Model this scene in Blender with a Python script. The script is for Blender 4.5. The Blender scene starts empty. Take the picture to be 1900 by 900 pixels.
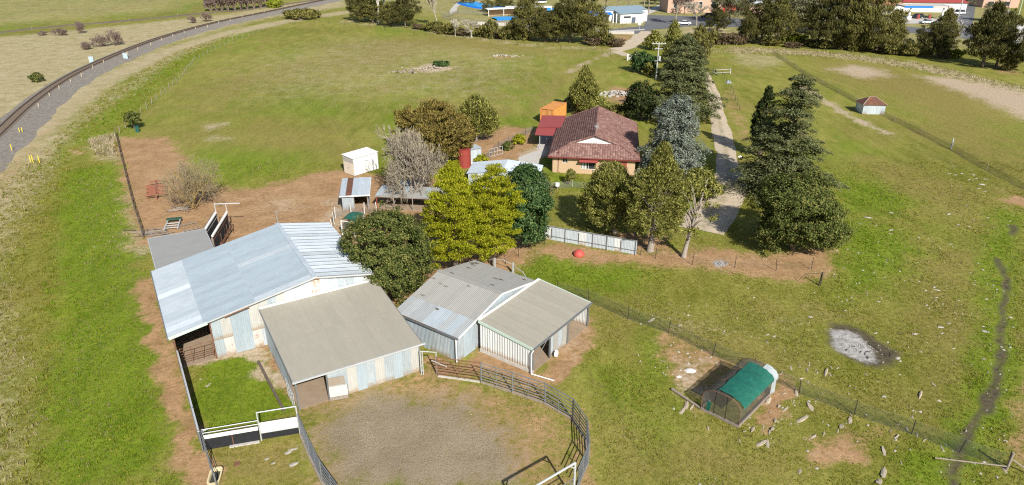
import bpy, math, random
import numpy as np
from mathutils import Matrix, Vector
sc = bpy.context.scene
COL = sc.collection
# ------------------------------------------------------------------ camera, sky, sun, exposure
FPX, CXP, CYP, CAMH, PITCH = 1284.0, 950.0, 450.0, 33.0, math.radians(25)   # drone camera, 33 m up, 25 degrees down
cam = bpy.data.cameras.new('camera'); camo = bpy.data.objects.new('camera', cam); COL.objects.link(camo)
cam.sensor_width = 36.0; cam.lens = 36.0*FPX/1900.0; cam.clip_start = 0.5; cam.clip_end = 8000
camo.location = (0, 0, CAMH); camo.rotation_euler = (math.radians(90)-PITCH, 0, 0)
sc.camera = camo
SUN_EL = math.radians(36); SHADOW_AZ = math.radians(111)                       # shadows run away to the left
world = bpy.data.worlds.new('World'); sc.world = world; world.use_nodes = True
wn = world.node_tree; wn.nodes.clear()
sky = wn.nodes.new('ShaderNodeTexSky'); sky.sky_type = 'NISHITA'; sky.sun_disc = False
sky.sun_elevation = SUN_EL; sky.air_density = 1.0; sky.dust_density = 1.2
sv = Vector((-math.cos(SHADOW_AZ), -math.sin(SHADOW_AZ), 0))                   # horizontal direction to the sun
sky.sun_rotation = math.atan2(sv.x, sv.y)
bg = wn.nodes.new('ShaderNodeBackground'); bg.inputs['Strength'].default_value = 0.08
wo = wn.nodes.new('ShaderNodeOutputWorld')
wn.links.new(sky.outputs[0], bg.inputs['Color']); wn.links.new(bg.outputs[0], wo.inputs['Surface'])
sun = bpy.data.lights.new('sun', 'SUN'); suno = bpy.data.objects.new('sun', sun); COL.objects.link(suno)
sun.energy = 5.0; sun.angle = math.radians(0.55); sun.color = (1.0, 0.95, 0.86)
tosun = Vector((sv.x*math.cos(SUN_EL), sv.y*math.cos(SUN_EL), math.sin(SUN_EL)))
suno.rotation_euler = tosun.to_track_quat('Z', 'Y').to_euler(); suno.location = tosun*80
sc.view_settings.view_transform = 'Standard'; sc.view_settings.look = 'None'
sc.view_settings.exposure = 0.58; sc.view_settings.gamma = 1.0; sc.view_settings.use_curve_mapping = False
sc.cycles.max_bounces = 6; sc.cycles.transparent_max_bounces = 12
sc.cycles.use_denoising = False; sc.cycles.filter_width = 1.15

# ------------------------------------------------------------------ survey: photo reading -> place on the ground
_c, _s = math.cos(PITCH), math.sin(PITCH)
def G(px, py, z=0.0):
    u = (px-CXP)/FPX; v = (py-CYP)/FPX
    t = (CAMH-z)/(_s+v*_c)
    return Vector((u*t, (_c-v*_s)*t, z))
def g2(px, py):
    p = G(px, py); return (p.x, p.y)
def scale_at(p):                                    # pixels of the photo per metre at a place
    return FPX/(p[1]*_c-(-CAMH)*_s) if len(p) < 3 else FPX/(p[1]*_c-(p[2]-CAMH)*_s)
def height(base, topy):
    p = G(*base); lo, hi = 0.0, 60.0
    for _ in range(40):
        m = (lo+hi)/2; zz = m-CAMH
        y = CYP+FPX*(-(p.y*_s+zz*_c))/(p.y*_c-zz*_s)
        if y > topy: lo = m
        else: hi = m
    return lo

# ------------------------------------------------------------------ helpers
def link(o, parent=None):
    COL.objects.link(o)
    if parent is not None: o.parent = parent
    return o
def thing(name, label, cat, loc=(0, 0, 0), rz=0.0, group=None):
    o = bpy.data.objects.new(name, None); o.empty_display_size = 0.3
    o.location = loc; o.rotation_euler = (0, 0, rz); link(o)
    o['label'] = label; o['category'] = cat
    if group: o['group'] = group
    return o
def tag(o, label=None, cat=None, group=None, kind=None):
    if label: o['label'] = label
    if cat: o['category'] = cat
    if group: o['group'] = group
    if kind: o['kind'] = kind
    return o
def mobj(name, me, parent=None, mat=None, loc=None, mtx=None):
    o = bpy.data.objects.new(name, me)
    if mat is not None and len(me.materials) == 0: me.materials.append(mat)
    if loc is not None: o.location = loc
    link(o, parent)
    if mtx is not None: o.matrix_basis = mtx
    return o
def copy_tree(o, parent=None, loc=None, rz=None, scale=None, label=None, group=None):
    c = o.copy(); COL.objects.link(c); c.parent = parent
    if loc is not None: c.location = loc
    if rz is not None: c.rotation_euler = (0, 0, rz)
    if scale is not None: c.scale = scale
    if label: c['label'] = label
    if group: c['group'] = group
    for ch in list(o.children): copy_tree(ch, c)
    return c
def npmesh(name, V, Fq, mat=None, smooth=False):
    """V (n,3), Fq (m,k) same size faces"""
    V = np.asarray(V, dtype=np.float32); Fq = np.asarray(Fq, dtype=np.int32)
    me = bpy.data.meshes.new(name); m, k = Fq.shape
    me.vertices.add(len(V)); me.vertices.foreach_set('co', V.ravel())
    me.loops.add(m*k); me.loops.foreach_set('vertex_index', Fq.ravel())
    me.polygons.add(m); me.polygons.foreach_set('loop_start', np.arange(0, m*k, k, dtype=np.int32))
    if smooth: me.polygons.foreach_set('use_smooth', np.ones(m, dtype=bool))
    me.update(calc_edges=True); me.validate()
    if mat: me.materials.append(mat)
    return me
class MB:
    def __init__(self): self.v = []; self.f = []
    def add(self, vs, fs):
        b = len(self.v); self.v += [tuple(p) for p in vs]; self.f += [tuple(i+b for i in f) for f in fs]
        return self
    def box(self, c, s, rz=0.0, taper=1.0):
        cx, cy, cz = c; hx, hy, hz = s[0]/2, s[1]/2, s[2]/2; ca, sa = math.cos(rz), math.sin(rz); vs = []
        for z, k in ((-hz, 1.0), (hz, taper)):
            for x, y in ((-hx, -hy), (hx, -hy), (hx, hy), (-hx, hy)):
                x2, y2 = x*k, y*k
                vs.append((cx+x2*ca-y2*sa, cy+x2*sa+y2*ca, cz+z))
        return self.add(vs, [(3, 2, 1, 0), (4, 5, 6, 7), (0, 1, 5, 4), (1, 2, 6, 5), (2, 3, 7, 6), (3, 0, 4, 7)])
    def tube(self, p0, p1, r0, r1=None, n=6, cap=True):
        r1 = r0 if r1 is None else r1
        p0 = Vector(p0); p1 = Vector(p1); d = (p1-p0)
        if d.length < 1e-6: return self
        d.normalize(); a = d.orthogonal().normalized(); b = d.cross(a)
        vs = []
        for p, r in ((p0, r0), (p1, r1)):
            for i in range(n):
                t = 2*math.pi*i/n; vs.append(p+(a*math.cos(t)+b*math.sin(t))*r)
        fs = [(i, (i+1) % n, n+(i+1) % n, n+i) for i in range(n)]
        if cap: fs += [tuple(range(n-1, -1, -1)), tuple(range(n, 2*n))]
        return self.add(vs, fs)
    def bar(self, p0, p1, w, h):                 # rectangular bar, w sideways, h upright
        p0 = Vector(p0); p1 = Vector(p1); d = (p1-p0).normalized()
        up = Vector((0, 0, 1)) if abs(d.z) < 0.95 else Vector((0, 1, 0))
        a = d.cross(up).normalized(); b = a.cross(d).normalized(); vs = []
        for p in (p0, p1):
            for x, y in ((-1, -1), (1, -1), (1, 1), (-1, 1)): vs.append(p+a*(x*w/2)+b*(y*h/2))
        return self.add(vs, [(3, 2, 1, 0), (4, 5, 6, 7), (0, 1, 5, 4), (1, 2, 6, 5), (2, 3, 7, 6), (3, 0, 4, 7)])
    def path(self, pts, r, n=6):
        for a, b in zip(pts[:-1], pts[1:]): self.tube(a, b, r, n=n)
        return self
    def slab(self, poly, z0, z1):                # prism from a plan polygon (counter-clockwise)
        n = len(poly); vs = [(x, y, z0) for x, y in poly]+[(x, y, z1) for x, y in poly]
        return self.add(vs, [tuple(range(n-1, -1, -1)), tuple(range(n, 2*n))]+[(i, (i+1) % n, n+(i+1) % n, n+i) for i in range(n)])
    def sheet(self, pts, th):                    # thick panel from a planar polygon in space
        P = [Vector(p) for p in pts]; nrm = (P[1]-P[0]).cross(P[2]-P[1]).normalized()*th; n = len(P)
        return self.add(P+[p+nrm for p in P], [tuple(range(n-1, -1, -1)), tuple(range(n, 2*n))]+[(i, (i+1) % n, n+(i+1) % n, n+i) for i in range(n)])
    def mesh(self, name, mat=None, smooth=False):
        me = bpy.data.meshes.new(name); me.from_pydata(self.v, [], self.f); me.update()
        if smooth: me.polygons.foreach_set('use_smooth', np.ones(len(me.polygons), dtype=bool))
        if mat: me.materials.append(mat)
        return me
    def build(self, name, mat=None, parent=None, loc=None, smooth=False, mtx=None):
        return mobj(name, self.mesh(name, mat, smooth), parent, None, loc, mtx)

# ------------------------------------------------------------------ materials
def nn(nt, t, **kw):
    n = nt.nodes.new(t)
    for k, v in kw.items(): setattr(n, k, v)
    return n
def base_mat(name, rough=0.8, metal=0.0):
    m = bpy.data.materials.new(name); m.use_nodes = True; nt = m.node_tree
    b = nt.nodes['Principled BSDF']; b.inputs['Roughness'].default_value = rough; b.inputs['Metallic'].default_value = metal
    b.inputs['Specular IOR Level'].default_value = 0.3
    return m, nt, b
def ramp(nt, stops, interp='LINEAR'):
    r = nn(nt, 'ShaderNodeValToRGB'); e = r.color_ramp; e.interpolation = interp
    while len(e.elements) < len(stops): e.elements.new(0.5)
    for i, (p, c) in enumerate(stops):
        e.elements[i].position = p; e.elements[i].color = (c[0], c[1], c[2], 1) if len(c) == 3 else c
    return r
def noise(nt, scale, detail=5, rough=0.6, vec=None, dist=0.0):
    n = nn(nt, 'ShaderNodeTexNoise'); n.inputs['Scale'].default_value = scale; n.inputs['Detail'].default_value = detail
    n.inputs['Roughness'].default_value = rough; n.inputs['Distortion'].default_value = dist
    if vec is not None: nt.links.new(vec, n.inputs['Vector'])
    return n
def mixc(nt, fac, a, b, blend='MIX'):
    m = nn(nt, 'ShaderNodeMix', data_type='RGBA', blend_type=blend)
    for s, v in (('Factor', fac), ('A', a), ('B', b)):
        idx = {'Factor': 0, 'A': 6, 'B': 7}[s]
        if hasattr(v, 'links') or hasattr(v, 'is_linked'): nt.links.new(v, m.inputs[idx])
        elif s == 'Factor': m.inputs[0].default_value = v
        else: m.inputs[idx].default_value = (v[0], v[1], v[2], 1)
    return m.outputs[2]
def mth(nt, op, a, b=None, clamp=False):
    m = nn(nt, 'ShaderNodeMath', operation=op); m.use_clamp = clamp
    for i, v in enumerate((a, b)):
        if v is None: continue
        if hasattr(v, 'is_linked'): nt.links.new(v, m.inputs[i])
        else: m.inputs[i].default_value = v
    return m.outputs[0]
def maprange(nt, v, a, b, c=0.0, d=1.0, smooth=True):
    m = nn(nt, 'ShaderNodeMapRange'); m.interpolation_type = 'SMOOTHSTEP' if smooth else 'LINEAR'
    nt.links.new(v, m.inputs[0])
    for i, x in enumerate((a, b, c, d)): m.inputs[i+1].default_value = x
    return m.outputs[0]
def bump(nt, b, h, strength=0.3, dist=0.05):
    n = nn(nt, 'ShaderNodeBump'); n.inputs['Strength'].default_value = strength; n.inputs['Distance'].default_value = dist
    nt.links.new(h, n.inputs['Height']); nt.links.new(n.outputs[0], b.inputs['Normal'])
MATS = {}
def plain(name, col, rough=0.75, metal=0.0, var=0.25, scale=3.0, bmp=0.15, dirt=None, obj_var=0.0):
    """a worn single colour: two noises of its own tone, optional dirt colour"""
    if name in MATS: return MATS[name]
    m, nt, b = base_mat(name, rough, metal)
    tc = nn(nt, 'ShaderNodeTexCoord'); n1 = noise(nt, scale, 6, 0.65, tc.outputs['Object']); n2 = noise(nt, scale*9, 4, 0.6, tc.outputs['Object'])
    f = mth(nt, 'ADD', mth(nt, 'MULTIPLY', n1.outputs[0], 0.65), mth(nt, 'MULTIPLY', n2.outputs[0], 0.35))
    lo = tuple(c*(1-var) for c in col); hi = tuple(min(c*(1+var), 0.95) for c in col)
    r = ramp(nt, [(0.3, lo), (0.7, hi)]); nt.links.new(f, r.inputs[0]); out = r.outputs[0]
    if dirt:
        n3 = noise(nt, scale*0.7, 7, 0.7, tc.outputs['Object']); out = mixc(nt, maprange(nt, n3.outputs[0], 0.52, 0.72), out, dirt)
    if obj_var:
        oi = nn(nt, 'ShaderNodeObjectInfo'); k = maprange(nt, oi.outputs['Random'], 0, 1, 1-obj_var, 1+obj_var, False)
        cmb = nn(nt, 'ShaderNodeCombineColor')
        for i in range(3): nt.links.new(k, cmb.inputs[i])
        out = mixc(nt, 1.0, out, cmb.outputs[0], 'MULTIPLY')
    nt.links.new(out, b.inputs['Base Color'])
    if bmp: bump(nt, b, n2.outputs[0], bmp, 0.02)
    MATS[name] = m; return m
def iron(name, col, rust=0.0, rough=0.5, metal=0.35, streak=0.2, obj_var=0.07, rustcol=(0.22, 0.085, 0.035), splash=False):
    """weathered sheet iron; the sheet's own Y runs along its ribs"""
    if name in MATS: return MATS[name]
    m, nt, b = base_mat(name, rough, metal)
    tc = nn(nt, 'ShaderNodeTexCoord'); oi = nn(nt, 'ShaderNodeObjectInfo')
    off = nn(nt, 'ShaderNodeVectorMath', operation='ADD'); nt.links.new(tc.outputs['Object'], off.inputs[0])
    sc3 = nn(nt, 'ShaderNodeVectorMath', operation='SCALE'); sc3.inputs[0].default_value = (37, 61, 13); nt.links.new(oi.outputs['Random'], sc3.inputs[3])
    nt.links.new(sc3.outputs[0], off.inputs[1])
    mp = nn(nt, 'ShaderNodeMapping'); mp.inputs['Scale'].default_value = (5.0, 0.5, 1.0); nt.links.new(off.outputs[0], mp.inputs[0])
    n1 = noise(nt, 1.6, 6, 0.65, mp.outputs[0]); n2 = noise(nt, 1.1, 6, 0.7, off.outputs[0])
    f = mth(nt, 'ADD', mth(nt, 'MULTIPLY', n1.outputs[0], 0.6), mth(nt, 'MULTIPLY', n2.outputs[0], 0.4))
    r = ramp(nt, [(0.28, tuple(c*(1-streak) for c in col)), (0.72, tuple(min(c*(1+streak), 0.9) for c in col))]); nt.links.new(f, r.inputs[0])
    k = maprange(nt, oi.outputs['Random'], 0, 1, 1-obj_var, 1+obj_var, False)
    cmb = nn(nt, 'ShaderNodeCombineColor')
    for i in range(3): nt.links.new(k, cmb.inputs[i])
    out = mixc(nt, 1.0, r.outputs[0], cmb.outputs[0], 'MULTIPLY')
    if rust > 0:
        n3 = noise(nt, 1.4, 8, 0.75, off.outputs[0]); fr = maprange(nt, n3.outputs[0], 0.66-rust*0.3, 0.80-rust*0.3)
        out = mixc(nt, fr, out, rustcol)
        nt.links.new(maprange(nt, fr, 0, 1, rough, 0.9), b.inputs['Roughness'])
    if splash:                                  # mud splashed up from the ground
        sp_ = nn(nt, 'ShaderNodeSeparateXYZ'); nt.links.new(tc.outputs['Object'], sp_.inputs[0]); n4 = noise(nt, 2.5, 6, 0.7, off.outputs[0])
        fs_ = maprange(nt, mth(nt, 'SUBTRACT', sp_.outputs[1], mth(nt, 'MULTIPLY', n4.outputs[0], 0.9)), -0.45, 0.12, 0.75, 0.0); out = mixc(nt, fs_, out, (0.27, 0.19, 0.115))
    nt.links.new(out, b.inputs['Base Color']); bump(nt, b, n2.outputs[0], 0.12, 0.03)
    MATS[name] = m; return m
def leafmat(name, dark, mid, light, trans=0.22):
    if name in MATS: return MATS[name]
    m = bpy.data.materials.new(name); m.use_nodes = True; nt = m.node_tree; nt.nodes.clear()
    g = nn(nt, 'ShaderNodeNewGeometry'); oi = nn(nt, 'ShaderNodeObjectInfo'); tc = nn(nt, 'ShaderNodeTexCoord')
    n = noise(nt, 0.9, 3, 0.6, tc.outputs['Object'])
    f = mth(nt, 'ADD', mth(nt, 'MULTIPLY', g.outputs['Random Per Island'], 0.55), mth(nt, 'MULTIPLY', n.outputs[0], 0.45))
    r = ramp(nt, [(0.18, dark), (0.5, mid), (0.85, light)]); nt.links.new(f, r.inputs[0])
    d = nn(nt, 'ShaderNodeBsdfDiffuse'); t = nn(nt, 'ShaderNodeBsdfTranslucent'); mx = nn(nt, 'ShaderNodeMixShader'); mx.inputs[0].default_value = trans
    nt.links.new(r.outputs[0], d.inputs[0]); nt.links.new(r.outputs[0], t.inputs[0])
    nt.links.new(d.outputs[0], mx.inputs[1]); nt.links.new(t.outputs[0], mx.inputs[2])
    o = nn(nt, 'ShaderNodeOutputMaterial'); nt.links.new(mx.outputs[0], o.inputs[0])
    MATS[name] = m; return m
def meshmat(name, col, open_=0.6):
    """woven wire or shade net: real holes as transparency"""
    m, nt, b = base_mat(name, 0.7); b.inputs['Base Color'].default_value = (*col, 1)
    tr = nn(nt, 'ShaderNodeBsdfTransparent'); mx = nn(nt, 'ShaderNodeMixShader'); mx.inputs[0].default_value = open_
    nt.links.new(b.outputs[0], mx.inputs[1]); nt.links.new(tr.outputs[0], mx.inputs[2])
    nt.links.new(mx.outputs[0], nt.nodes['Material Output'].inputs[0]); MATS[name] = m; return m
# ------------------------------------------------------------------ the ground: where soil, gravel, straw and lush grass lie
LAY = ['dirt', 'gravel', 'lush', 'dry', 'mud', 'ash', 'pale', 'worn']
ZN = []
def zp(layer, pts, feather=1.5, k=1.0): ZN.append((layer, 'poly', [g2(*p) for p in pts], feather, k))
def zl(layer, pts, width, feather=1.0, k=1.0): ZN.append((layer, 'line', [g2(*p) for p in pts], width, feather, k))
# railway reserve: straw both sides of the track
zp('dry', [(-400, 250), (-200, 90), (0, 68), (230, 46), (430, 24), (640, -12), (648, 12), (480, 38), (330, 80), (220, 118), (120, 165), (40, 222), (0, 250), (-300, 500)], 5, 0.74)
zl('dry', [(-40, 330), (40, 262), (110, 205), (190, 150), (300, 100), (420, 62), (560, 34), (650, 22)], 4.0, 3, 0.95)
zl('dry', [(-30, 420), (30, 330), (75, 285), (110, 250)], 2.0, 2.5, 0.85)
zl('dirt', [(-40, 410), (10, 330), (60, 272), (120, 212), (180, 165)], 1.0, 2.0, 0.6)
zp('dry', [(0, 500), (40, 420), (95, 330), (130, 250), (230, 180), (330, 110), (420, 70), (400, 68), (300, 110), (180, 190), (60, 290), (-60, 470), (-120, 900), (30, 900), (40, 700)], 2.5, 0.62)
zp('lush', [(0, 78), (280, 48), (400, 34), (390, 40), (230, 62), (0, 92)], 2.5, 0.6)
zp('lush', [(60, 320), (110, 262), (220, 170), (330, 100), (440, 62), (490, 55), (400, 96), (300, 170), (240, 225), (215, 250), (200, 260), (130, 290)], 3, 0.6)
# mown lush strip left of the sheds
zp('lush', [(120, 320), (222, 300), (240, 380), (255, 440), (268, 520), (300, 640), (312, 760), (320, 900), (80, 900), (85, 780), (100, 640), (110, 500), (108, 400)], 1.6, 1.0)
zp('worn', [(150, 330), (200, 330), (215, 420), (175, 440)], 2.0, 0.6)
zp('worn', [(110, 640), (170, 600), (190, 720), (140, 800), (100, 760)], 2.2, 0.55)
zp('worn', [(190, 430), (262, 440), (300, 640), (345, 790), (385, 905), (325, 905), (300, 780), (255, 640), (215, 520)], 1.6, 0.9)
zl('dirt', [(268, 520), (300, 640), (325, 740), (352, 830), (380, 905)], 0.75, 0.9, 1.0)
zp('dry', [(165, 262), (212, 252), (232, 300), (180, 292)], 1.5, 1.0)
zp('dirt', [(125, 268), (160, 268), (160, 285), (130, 290)], 1.5, 0.6)
zl('dry', [(238, 360), (252, 420), (262, 470)], 0.9, 1.2, 0.8)
# bare red yard behind the sheds
zp('dirt', [(222, 258), (300, 258), (322, 275), (345, 300), (330, 330), (390, 352), (470, 352), (530, 340), (600, 320), (660, 318), (710, 330), (830, 340), (840, 400), (760, 440), (640, 470), (560, 430), (420, 470), (268, 452), (240, 350)], 3.0, 1.25)
zp('pale', [(600, 370), (645, 362), (650, 400), (640, 440), (600, 420)], 1.5, 0.6)
zp('pale', [(430, 365), (560, 350), (600, 378), (560, 410), (450, 405)], 5.0, 0.42)
zp('lush', [(585, 343), (640, 336), (650, 348), (590, 355)], 1.2, 0.65)
zp('lush', [(400, 440), (500, 400), (520, 412), (430, 465)], 1.2, 0.4)
zp('dirt', [(620, 430), (1010, 440), (960, 500), (880, 520), (700, 580), (640, 500)], 2.0, 0.9)
zp('dirt', [(860, 262), (940, 232), (1000, 240), (990, 290), (900, 320), (850, 300)], 2.5, 0.85)
zp('mud', [(838, 198), (852, 194), (868, 198), (858, 207), (842, 208)], 2.0, 0.6)
zp('worn', [(840, 192), (930, 196), (955, 215), (900, 225), (850, 215)], 4, 0.9)
zp('worn', [(230, 250), (420, 190), (640, 230), (700, 290), (560, 330), (420, 340), (330, 300)], 8, 0.55)
zp('lush', [(290, 300), (400, 270), (500, 275), (600, 282), (560, 320), (430, 345), (360, 330)], 6, 0.85)
zp('lush', [(340, 240), (560, 150), (640, 175), (640, 230), (500, 225), (380, 262)], 8, 0.5)
zp('dry', [(375, 228), (415, 228), (420, 236), (380, 242)], 1.5, 0.8)
zp('dry', [(380, 252), (430, 252), (435, 262), (385, 264)], 1.5, 0.6)
# paddock in the middle distance: brownish sweep and the wheel track
zp('worn', [(640, 75), (860, 60), (1000, 80), (1100, 95), (1000, 110), (820, 100), (690, 130), (560, 150), (500, 130)], 14, 0.65)
zp('worn', [(330, 170), (520, 110), (640, 120), (520, 160), (400, 210)], 12, 0.65)
zl('pale', [(1140, 95), (1115, 105), (1085, 118), (1055, 135)], 0.9, 1.6, 0.8)
zl('worn', [(1120, 100), (1070, 125), (1040, 150), (1015, 175), (990, 205), (960, 230), (900, 240)], 1.5, 3.0, 0.8)
zp('pale', [(760, 130), (800, 116), (845, 122), (830, 133), (790, 136)], 2.0, 0.85)
zp('dirt', [(915, 104), (955, 102), (960, 109), (920, 110)], 2.0, 0.7)
zp('lush', [(910, 215), (1000, 212), (1000, 232), (930, 240)], 3, 0.75)
# house garden and tree row
zp('pale', [(960, 285), (1020, 262), (1030, 285), (1000, 300), (960, 300)], 1.2, 0.8)
zp('lush', [(1000, 290), (1035, 268), (1062, 262), (1040, 320), (1095, 335), (1090, 352), (1020, 350)], 1.2, 0.8)
zp('dirt', [(1000, 340), (1040, 342), (1040, 362), (1005, 362)], 1, 0.5)
zp('dirt', [(930, 500), (1000, 452), (1030, 448), (1190, 470), (1290, 455), (1420, 470), (1545, 452), (1552, 500), (1505, 530), (1400, 515), (1280, 500), (1150, 492), (1040, 488), (1000, 470), (960, 498)], 1.5, 0.74)
zp('dirt', [(1050, 430), (1250, 430), (1250, 470), (1180, 475), (1050, 440)], 1.5, 0.75)
zp('dirt', [(1130, 160), (1200, 165), (1200, 200), (1130, 195)], 2.5, 0.8)
zp('dirt', [(1355, 150), (1375, 200), (1400, 260), (1370, 260), (1345, 190)], 2.5, 0.65)
zp('lush', [(960, 520), (1010, 452), (1060, 480), (1200, 510), (1100, 545), (1010, 530)], 2.0, 1.0)
zp('lush', [(1540, 330), (1640, 345), (1700, 375), (1640, 400), (1560, 390)], 3.0, 1.0)
zp('lush', [(1540, 235), (1600, 270), (1640, 285), (1560, 285)], 3.0, 0.8)
zp('lush', [(1555, 400), (1660, 420), (1720, 470), (1640, 530), (1555, 560), (1550, 480)], 3.0, 0.9)
zp('lush', [(1300, 300), (1325, 300), (1335, 360), (1345, 420), (1290, 440), (1250, 400)], 1.5, 0.8)
zp('worn', [(1540, 280), (1700, 300), (1830, 360), (1860, 440), (1700, 400), (1600, 330)], 5, 0.55)
zp('worn', [(1640, 480), (1840, 420), (1850, 640), (1760, 740), (1650, 600)], 4, 0.6)
zp('worn', [(1000, 560), (1200, 545), (1330, 600), (1480, 640), (1540, 700), (1420, 720), (1150, 620)], 3, 0.5)
zp('dry', [(1150, 590), (1240, 570), (1400, 590), (1500, 560), (1560, 600), (1430, 640), (1250, 640)], 4, 0.3)
# right-hand paddock
zl('pale', [(1478, 155), (1505, 172), (1535, 190), (1580, 218), (1640, 245)], 0.9, 1.2, 0.85)
zl('pale', [(1640, 245), (1760, 300), (1840, 345), (1900, 380)], 0.7, 1.4, 0.35)
zp('pale', [(1530, 128), (1580, 118), (1640, 128), (1660, 142), (1600, 148)], 4, 0.75)
zp('pale', [(1690, 138), (1770, 145), (1900, 170), (2100, 220), (2100, 300), (1900, 222), (1800, 178)], 4, 0.9)
zp('worn', [(1480, 105), (1640, 120), (1900, 180), (1900, 330), (1760, 280), (1640, 190), (1540, 150)], 10, 0.75)
zl('dry', [(1370, 92), (1500, 98), (1600, 108), (1700, 122), (1800, 145), (1900, 172)], 3.0, 2.5, 1.0)
zl('dry', [(640, 40), (760, 52), (900, 74), (1000, 86), (1130, 92)], 1.6, 2.0, 0.8)
zp('dry', [(1350, 95), (1420, 100), (1480, 112), (1420, 130), (1360, 118)], 4, 0.55)
zp('dirt', [(1850, 368), (1910, 366), (1910, 384), (1870, 380)], 1.2, 1.0)
zl('lush', [(1875, 400), (1845, 470), (1850, 560), (1850, 660), (1835, 740), (1800, 800), (1760, 900)], 1.6, 1.6, 0.9)
zl('mud', [(1852, 480), (1866, 520), (1862, 560), (1858, 610), (1856, 660), (1848, 705), (1846, 735), (1822, 760), (1800, 800), (1782, 840), (1770, 905)], 0.24, 0.55, 1.15)
zp('mud', [(1836, 712), (1856, 715), (1858, 742), (1830, 770), (1808, 765)], 0.5, 1.0)
zp('mud', [(1765, 800), (1800, 790), (1815, 850), (1770, 900), (1745, 880)], 1.0, 0.62)
zp('mud', [(1866, 418), (1880, 414), (1892, 424), (1884, 440), (1870, 436)], 0.7, 0.85)
zl('mud', [(1435, 100), (1500, 142), (1590, 190), (1660, 225), (1760, 275), (1830, 315), (1900, 352)], 0.3, 0.7, 0.8)
zp('dirt', [(1885, 700), (1930, 690), (1930, 905), (1880, 870)], 1.0, 0.7)
# burnt heap, hen run surrounds, bare spots
zp('mud', [(1530, 596), (1560, 598), (1610, 615), (1672, 655), (1660, 680), (1625, 685), (1575, 668), (1538, 640)], 0.7, 0.82)
zp('ash', [(1538, 612), (1565, 612), (1600, 626), (1625, 655), (1630, 675), (1590, 668), (1552, 648)], 0.6, 1.0)
zp('ash', [(1322, 484), (1345, 482), (1356, 492), (1340, 498), (1322, 494)], 0.4, 0.8)
zp('dirt', [(1395, 765), (1440, 720), (1500, 715), (1470, 760), (1400, 800)], 0.7, 0.95)
zp('dirt', [(1215, 612), (1260, 615), (1330, 650), (1440, 690), (1500, 720), (1440, 735), (1370, 690), (1310, 745), (1260, 735), (1225, 700)], 1.2, 0.6)
zp('pale', [(1240, 670), (1330, 665), (1310, 740), (1255, 730)], 0.9, 0.55)
zp('dirt', [(1500, 830), (1600, 805), (1600, 850), (1520, 870)], 1.2, 0.95)
zp('dirt', [(1600, 770), (1660, 790), (1680, 815), (1610, 810)], 1.0, 0.5)
zp('dirt', [(1270, 740), (1310, 760), (1300, 790), (1265, 770)], 0.6, 0.4)
zp('lush', [(1650, 850), (1760, 835), (1780, 905), (1640, 905)], 1.2, 0.9)
zp('lush', [(1080, 660), (1200, 690), (1260, 780), (1240, 860), (1150, 800), (1100, 740)], 2, 0.55)
zp('worn', [(1110, 760), (1250, 800), (1500, 830), (1480, 905), (1100, 905)], 2.5, 0.6)
# around the barn and the round yard
zp('dirt', [(780, 640), (850, 680), (890, 640), (1000, 690), (1050, 640), (1095, 592), (1110, 612), (1075, 660), (1040, 715), (985, 715), (895, 690), (800, 690)], 0.9, 1.0)
zp('pale', [(1040, 640), (1090, 605), (1105, 615), (1065, 665), (1035, 700)], 0.7, 0.45)
zp('gravel', [(600, 760), (700, 728), (790, 735), (860, 745), (900, 790), (940, 805), (965, 850), (950, 910), (620, 910), (585, 800)], 2.6, 0.95)
zp('dirt', [(560, 700), (800, 690), (900, 712), (1060, 770), (1090, 910), (570, 910), (550, 770)], 1.2, 0.55)
zp('dirt', [(550, 715), (610, 745), (640, 740), (780, 700), (785, 690), (600, 745), (570, 770)], 0.5, 0.9)
zp('lush', [(800, 705), (890, 715), (930, 745), (870, 742), (800, 722)], 0.9, 0.75)
zp('lush', [(925, 770), (1040, 770), (1070, 830), (1010, 850), (940, 800)], 1.2, 0.35)
zl('dirt', [(1075, 770), (1105, 820), (1100, 870)], 0.35, 0.7, 0.7)
# holding pen
zp('lush', [(362, 690), (400, 672), (478, 655), (485, 690), (540, 730), (556, 770), (370, 800)], 0.5, 1.0)
zp('pale', [(335, 640), (480, 640), (500, 660), (540, 720), (520, 725), (470, 690), (480, 668), (420, 668), (370, 688), (340, 680)], 0.4, 0.75)
zp('lush', [(690, 725), (760, 715), (800, 730), (740, 745)], 1.2, 0.4)
zp('lush', [(600, 850), (660, 840), (680, 900), (610, 905)], 1.4, 0.4)
zp('worn', [(395, 840), (550, 805), (600, 905), (400, 905)], 1.0, 0.7)
zp('dirt', [(300, 520), (690, 500), (700, 560), (480, 650), (330, 640)], 1.0, 0.9)
zp('dirt', [(480, 640), (780, 640), (620, 740), (545, 740)], 0.6, 0.9)
# stock pads and wheel marks
for _w in ([(280, 250), (420, 215), (640, 170), (820, 140), (1000, 118)], [(300, 200), (480, 150), (700, 110), (900, 98)], [(470, 330), (620, 250), (760, 190), (900, 150), (1060, 125)], [(1130, 560), (1300, 585), (1520, 570), (1700, 520), (1850, 440)], [(1100, 700), (1250, 850), (1330, 905)], [(1560, 320), (1700, 360), (1840, 420)], [(150, 900), (160, 700), (165, 520), (160, 380), (180, 300)], [(205, 900), (205, 700), (200, 520), (190, 400), (205, 300)], [(260, 230), (330, 150), (420, 98), (520, 62)], [(1650, 130), (1760, 200), (1900, 290)]): zl('worn', _w, 0.16, 0.55, 0.8)
zp('dry', [(420, 110), (640, 60), (900, 78), (1090, 98), (980, 200), (760, 200), (520, 200), (380, 200)], 18, 0.36)
zp('dry', [(-500, 60), (-300, -30), (400, -30), (380, 18), (0, 55), (-400, 110)], 20, 0.42)
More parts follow.
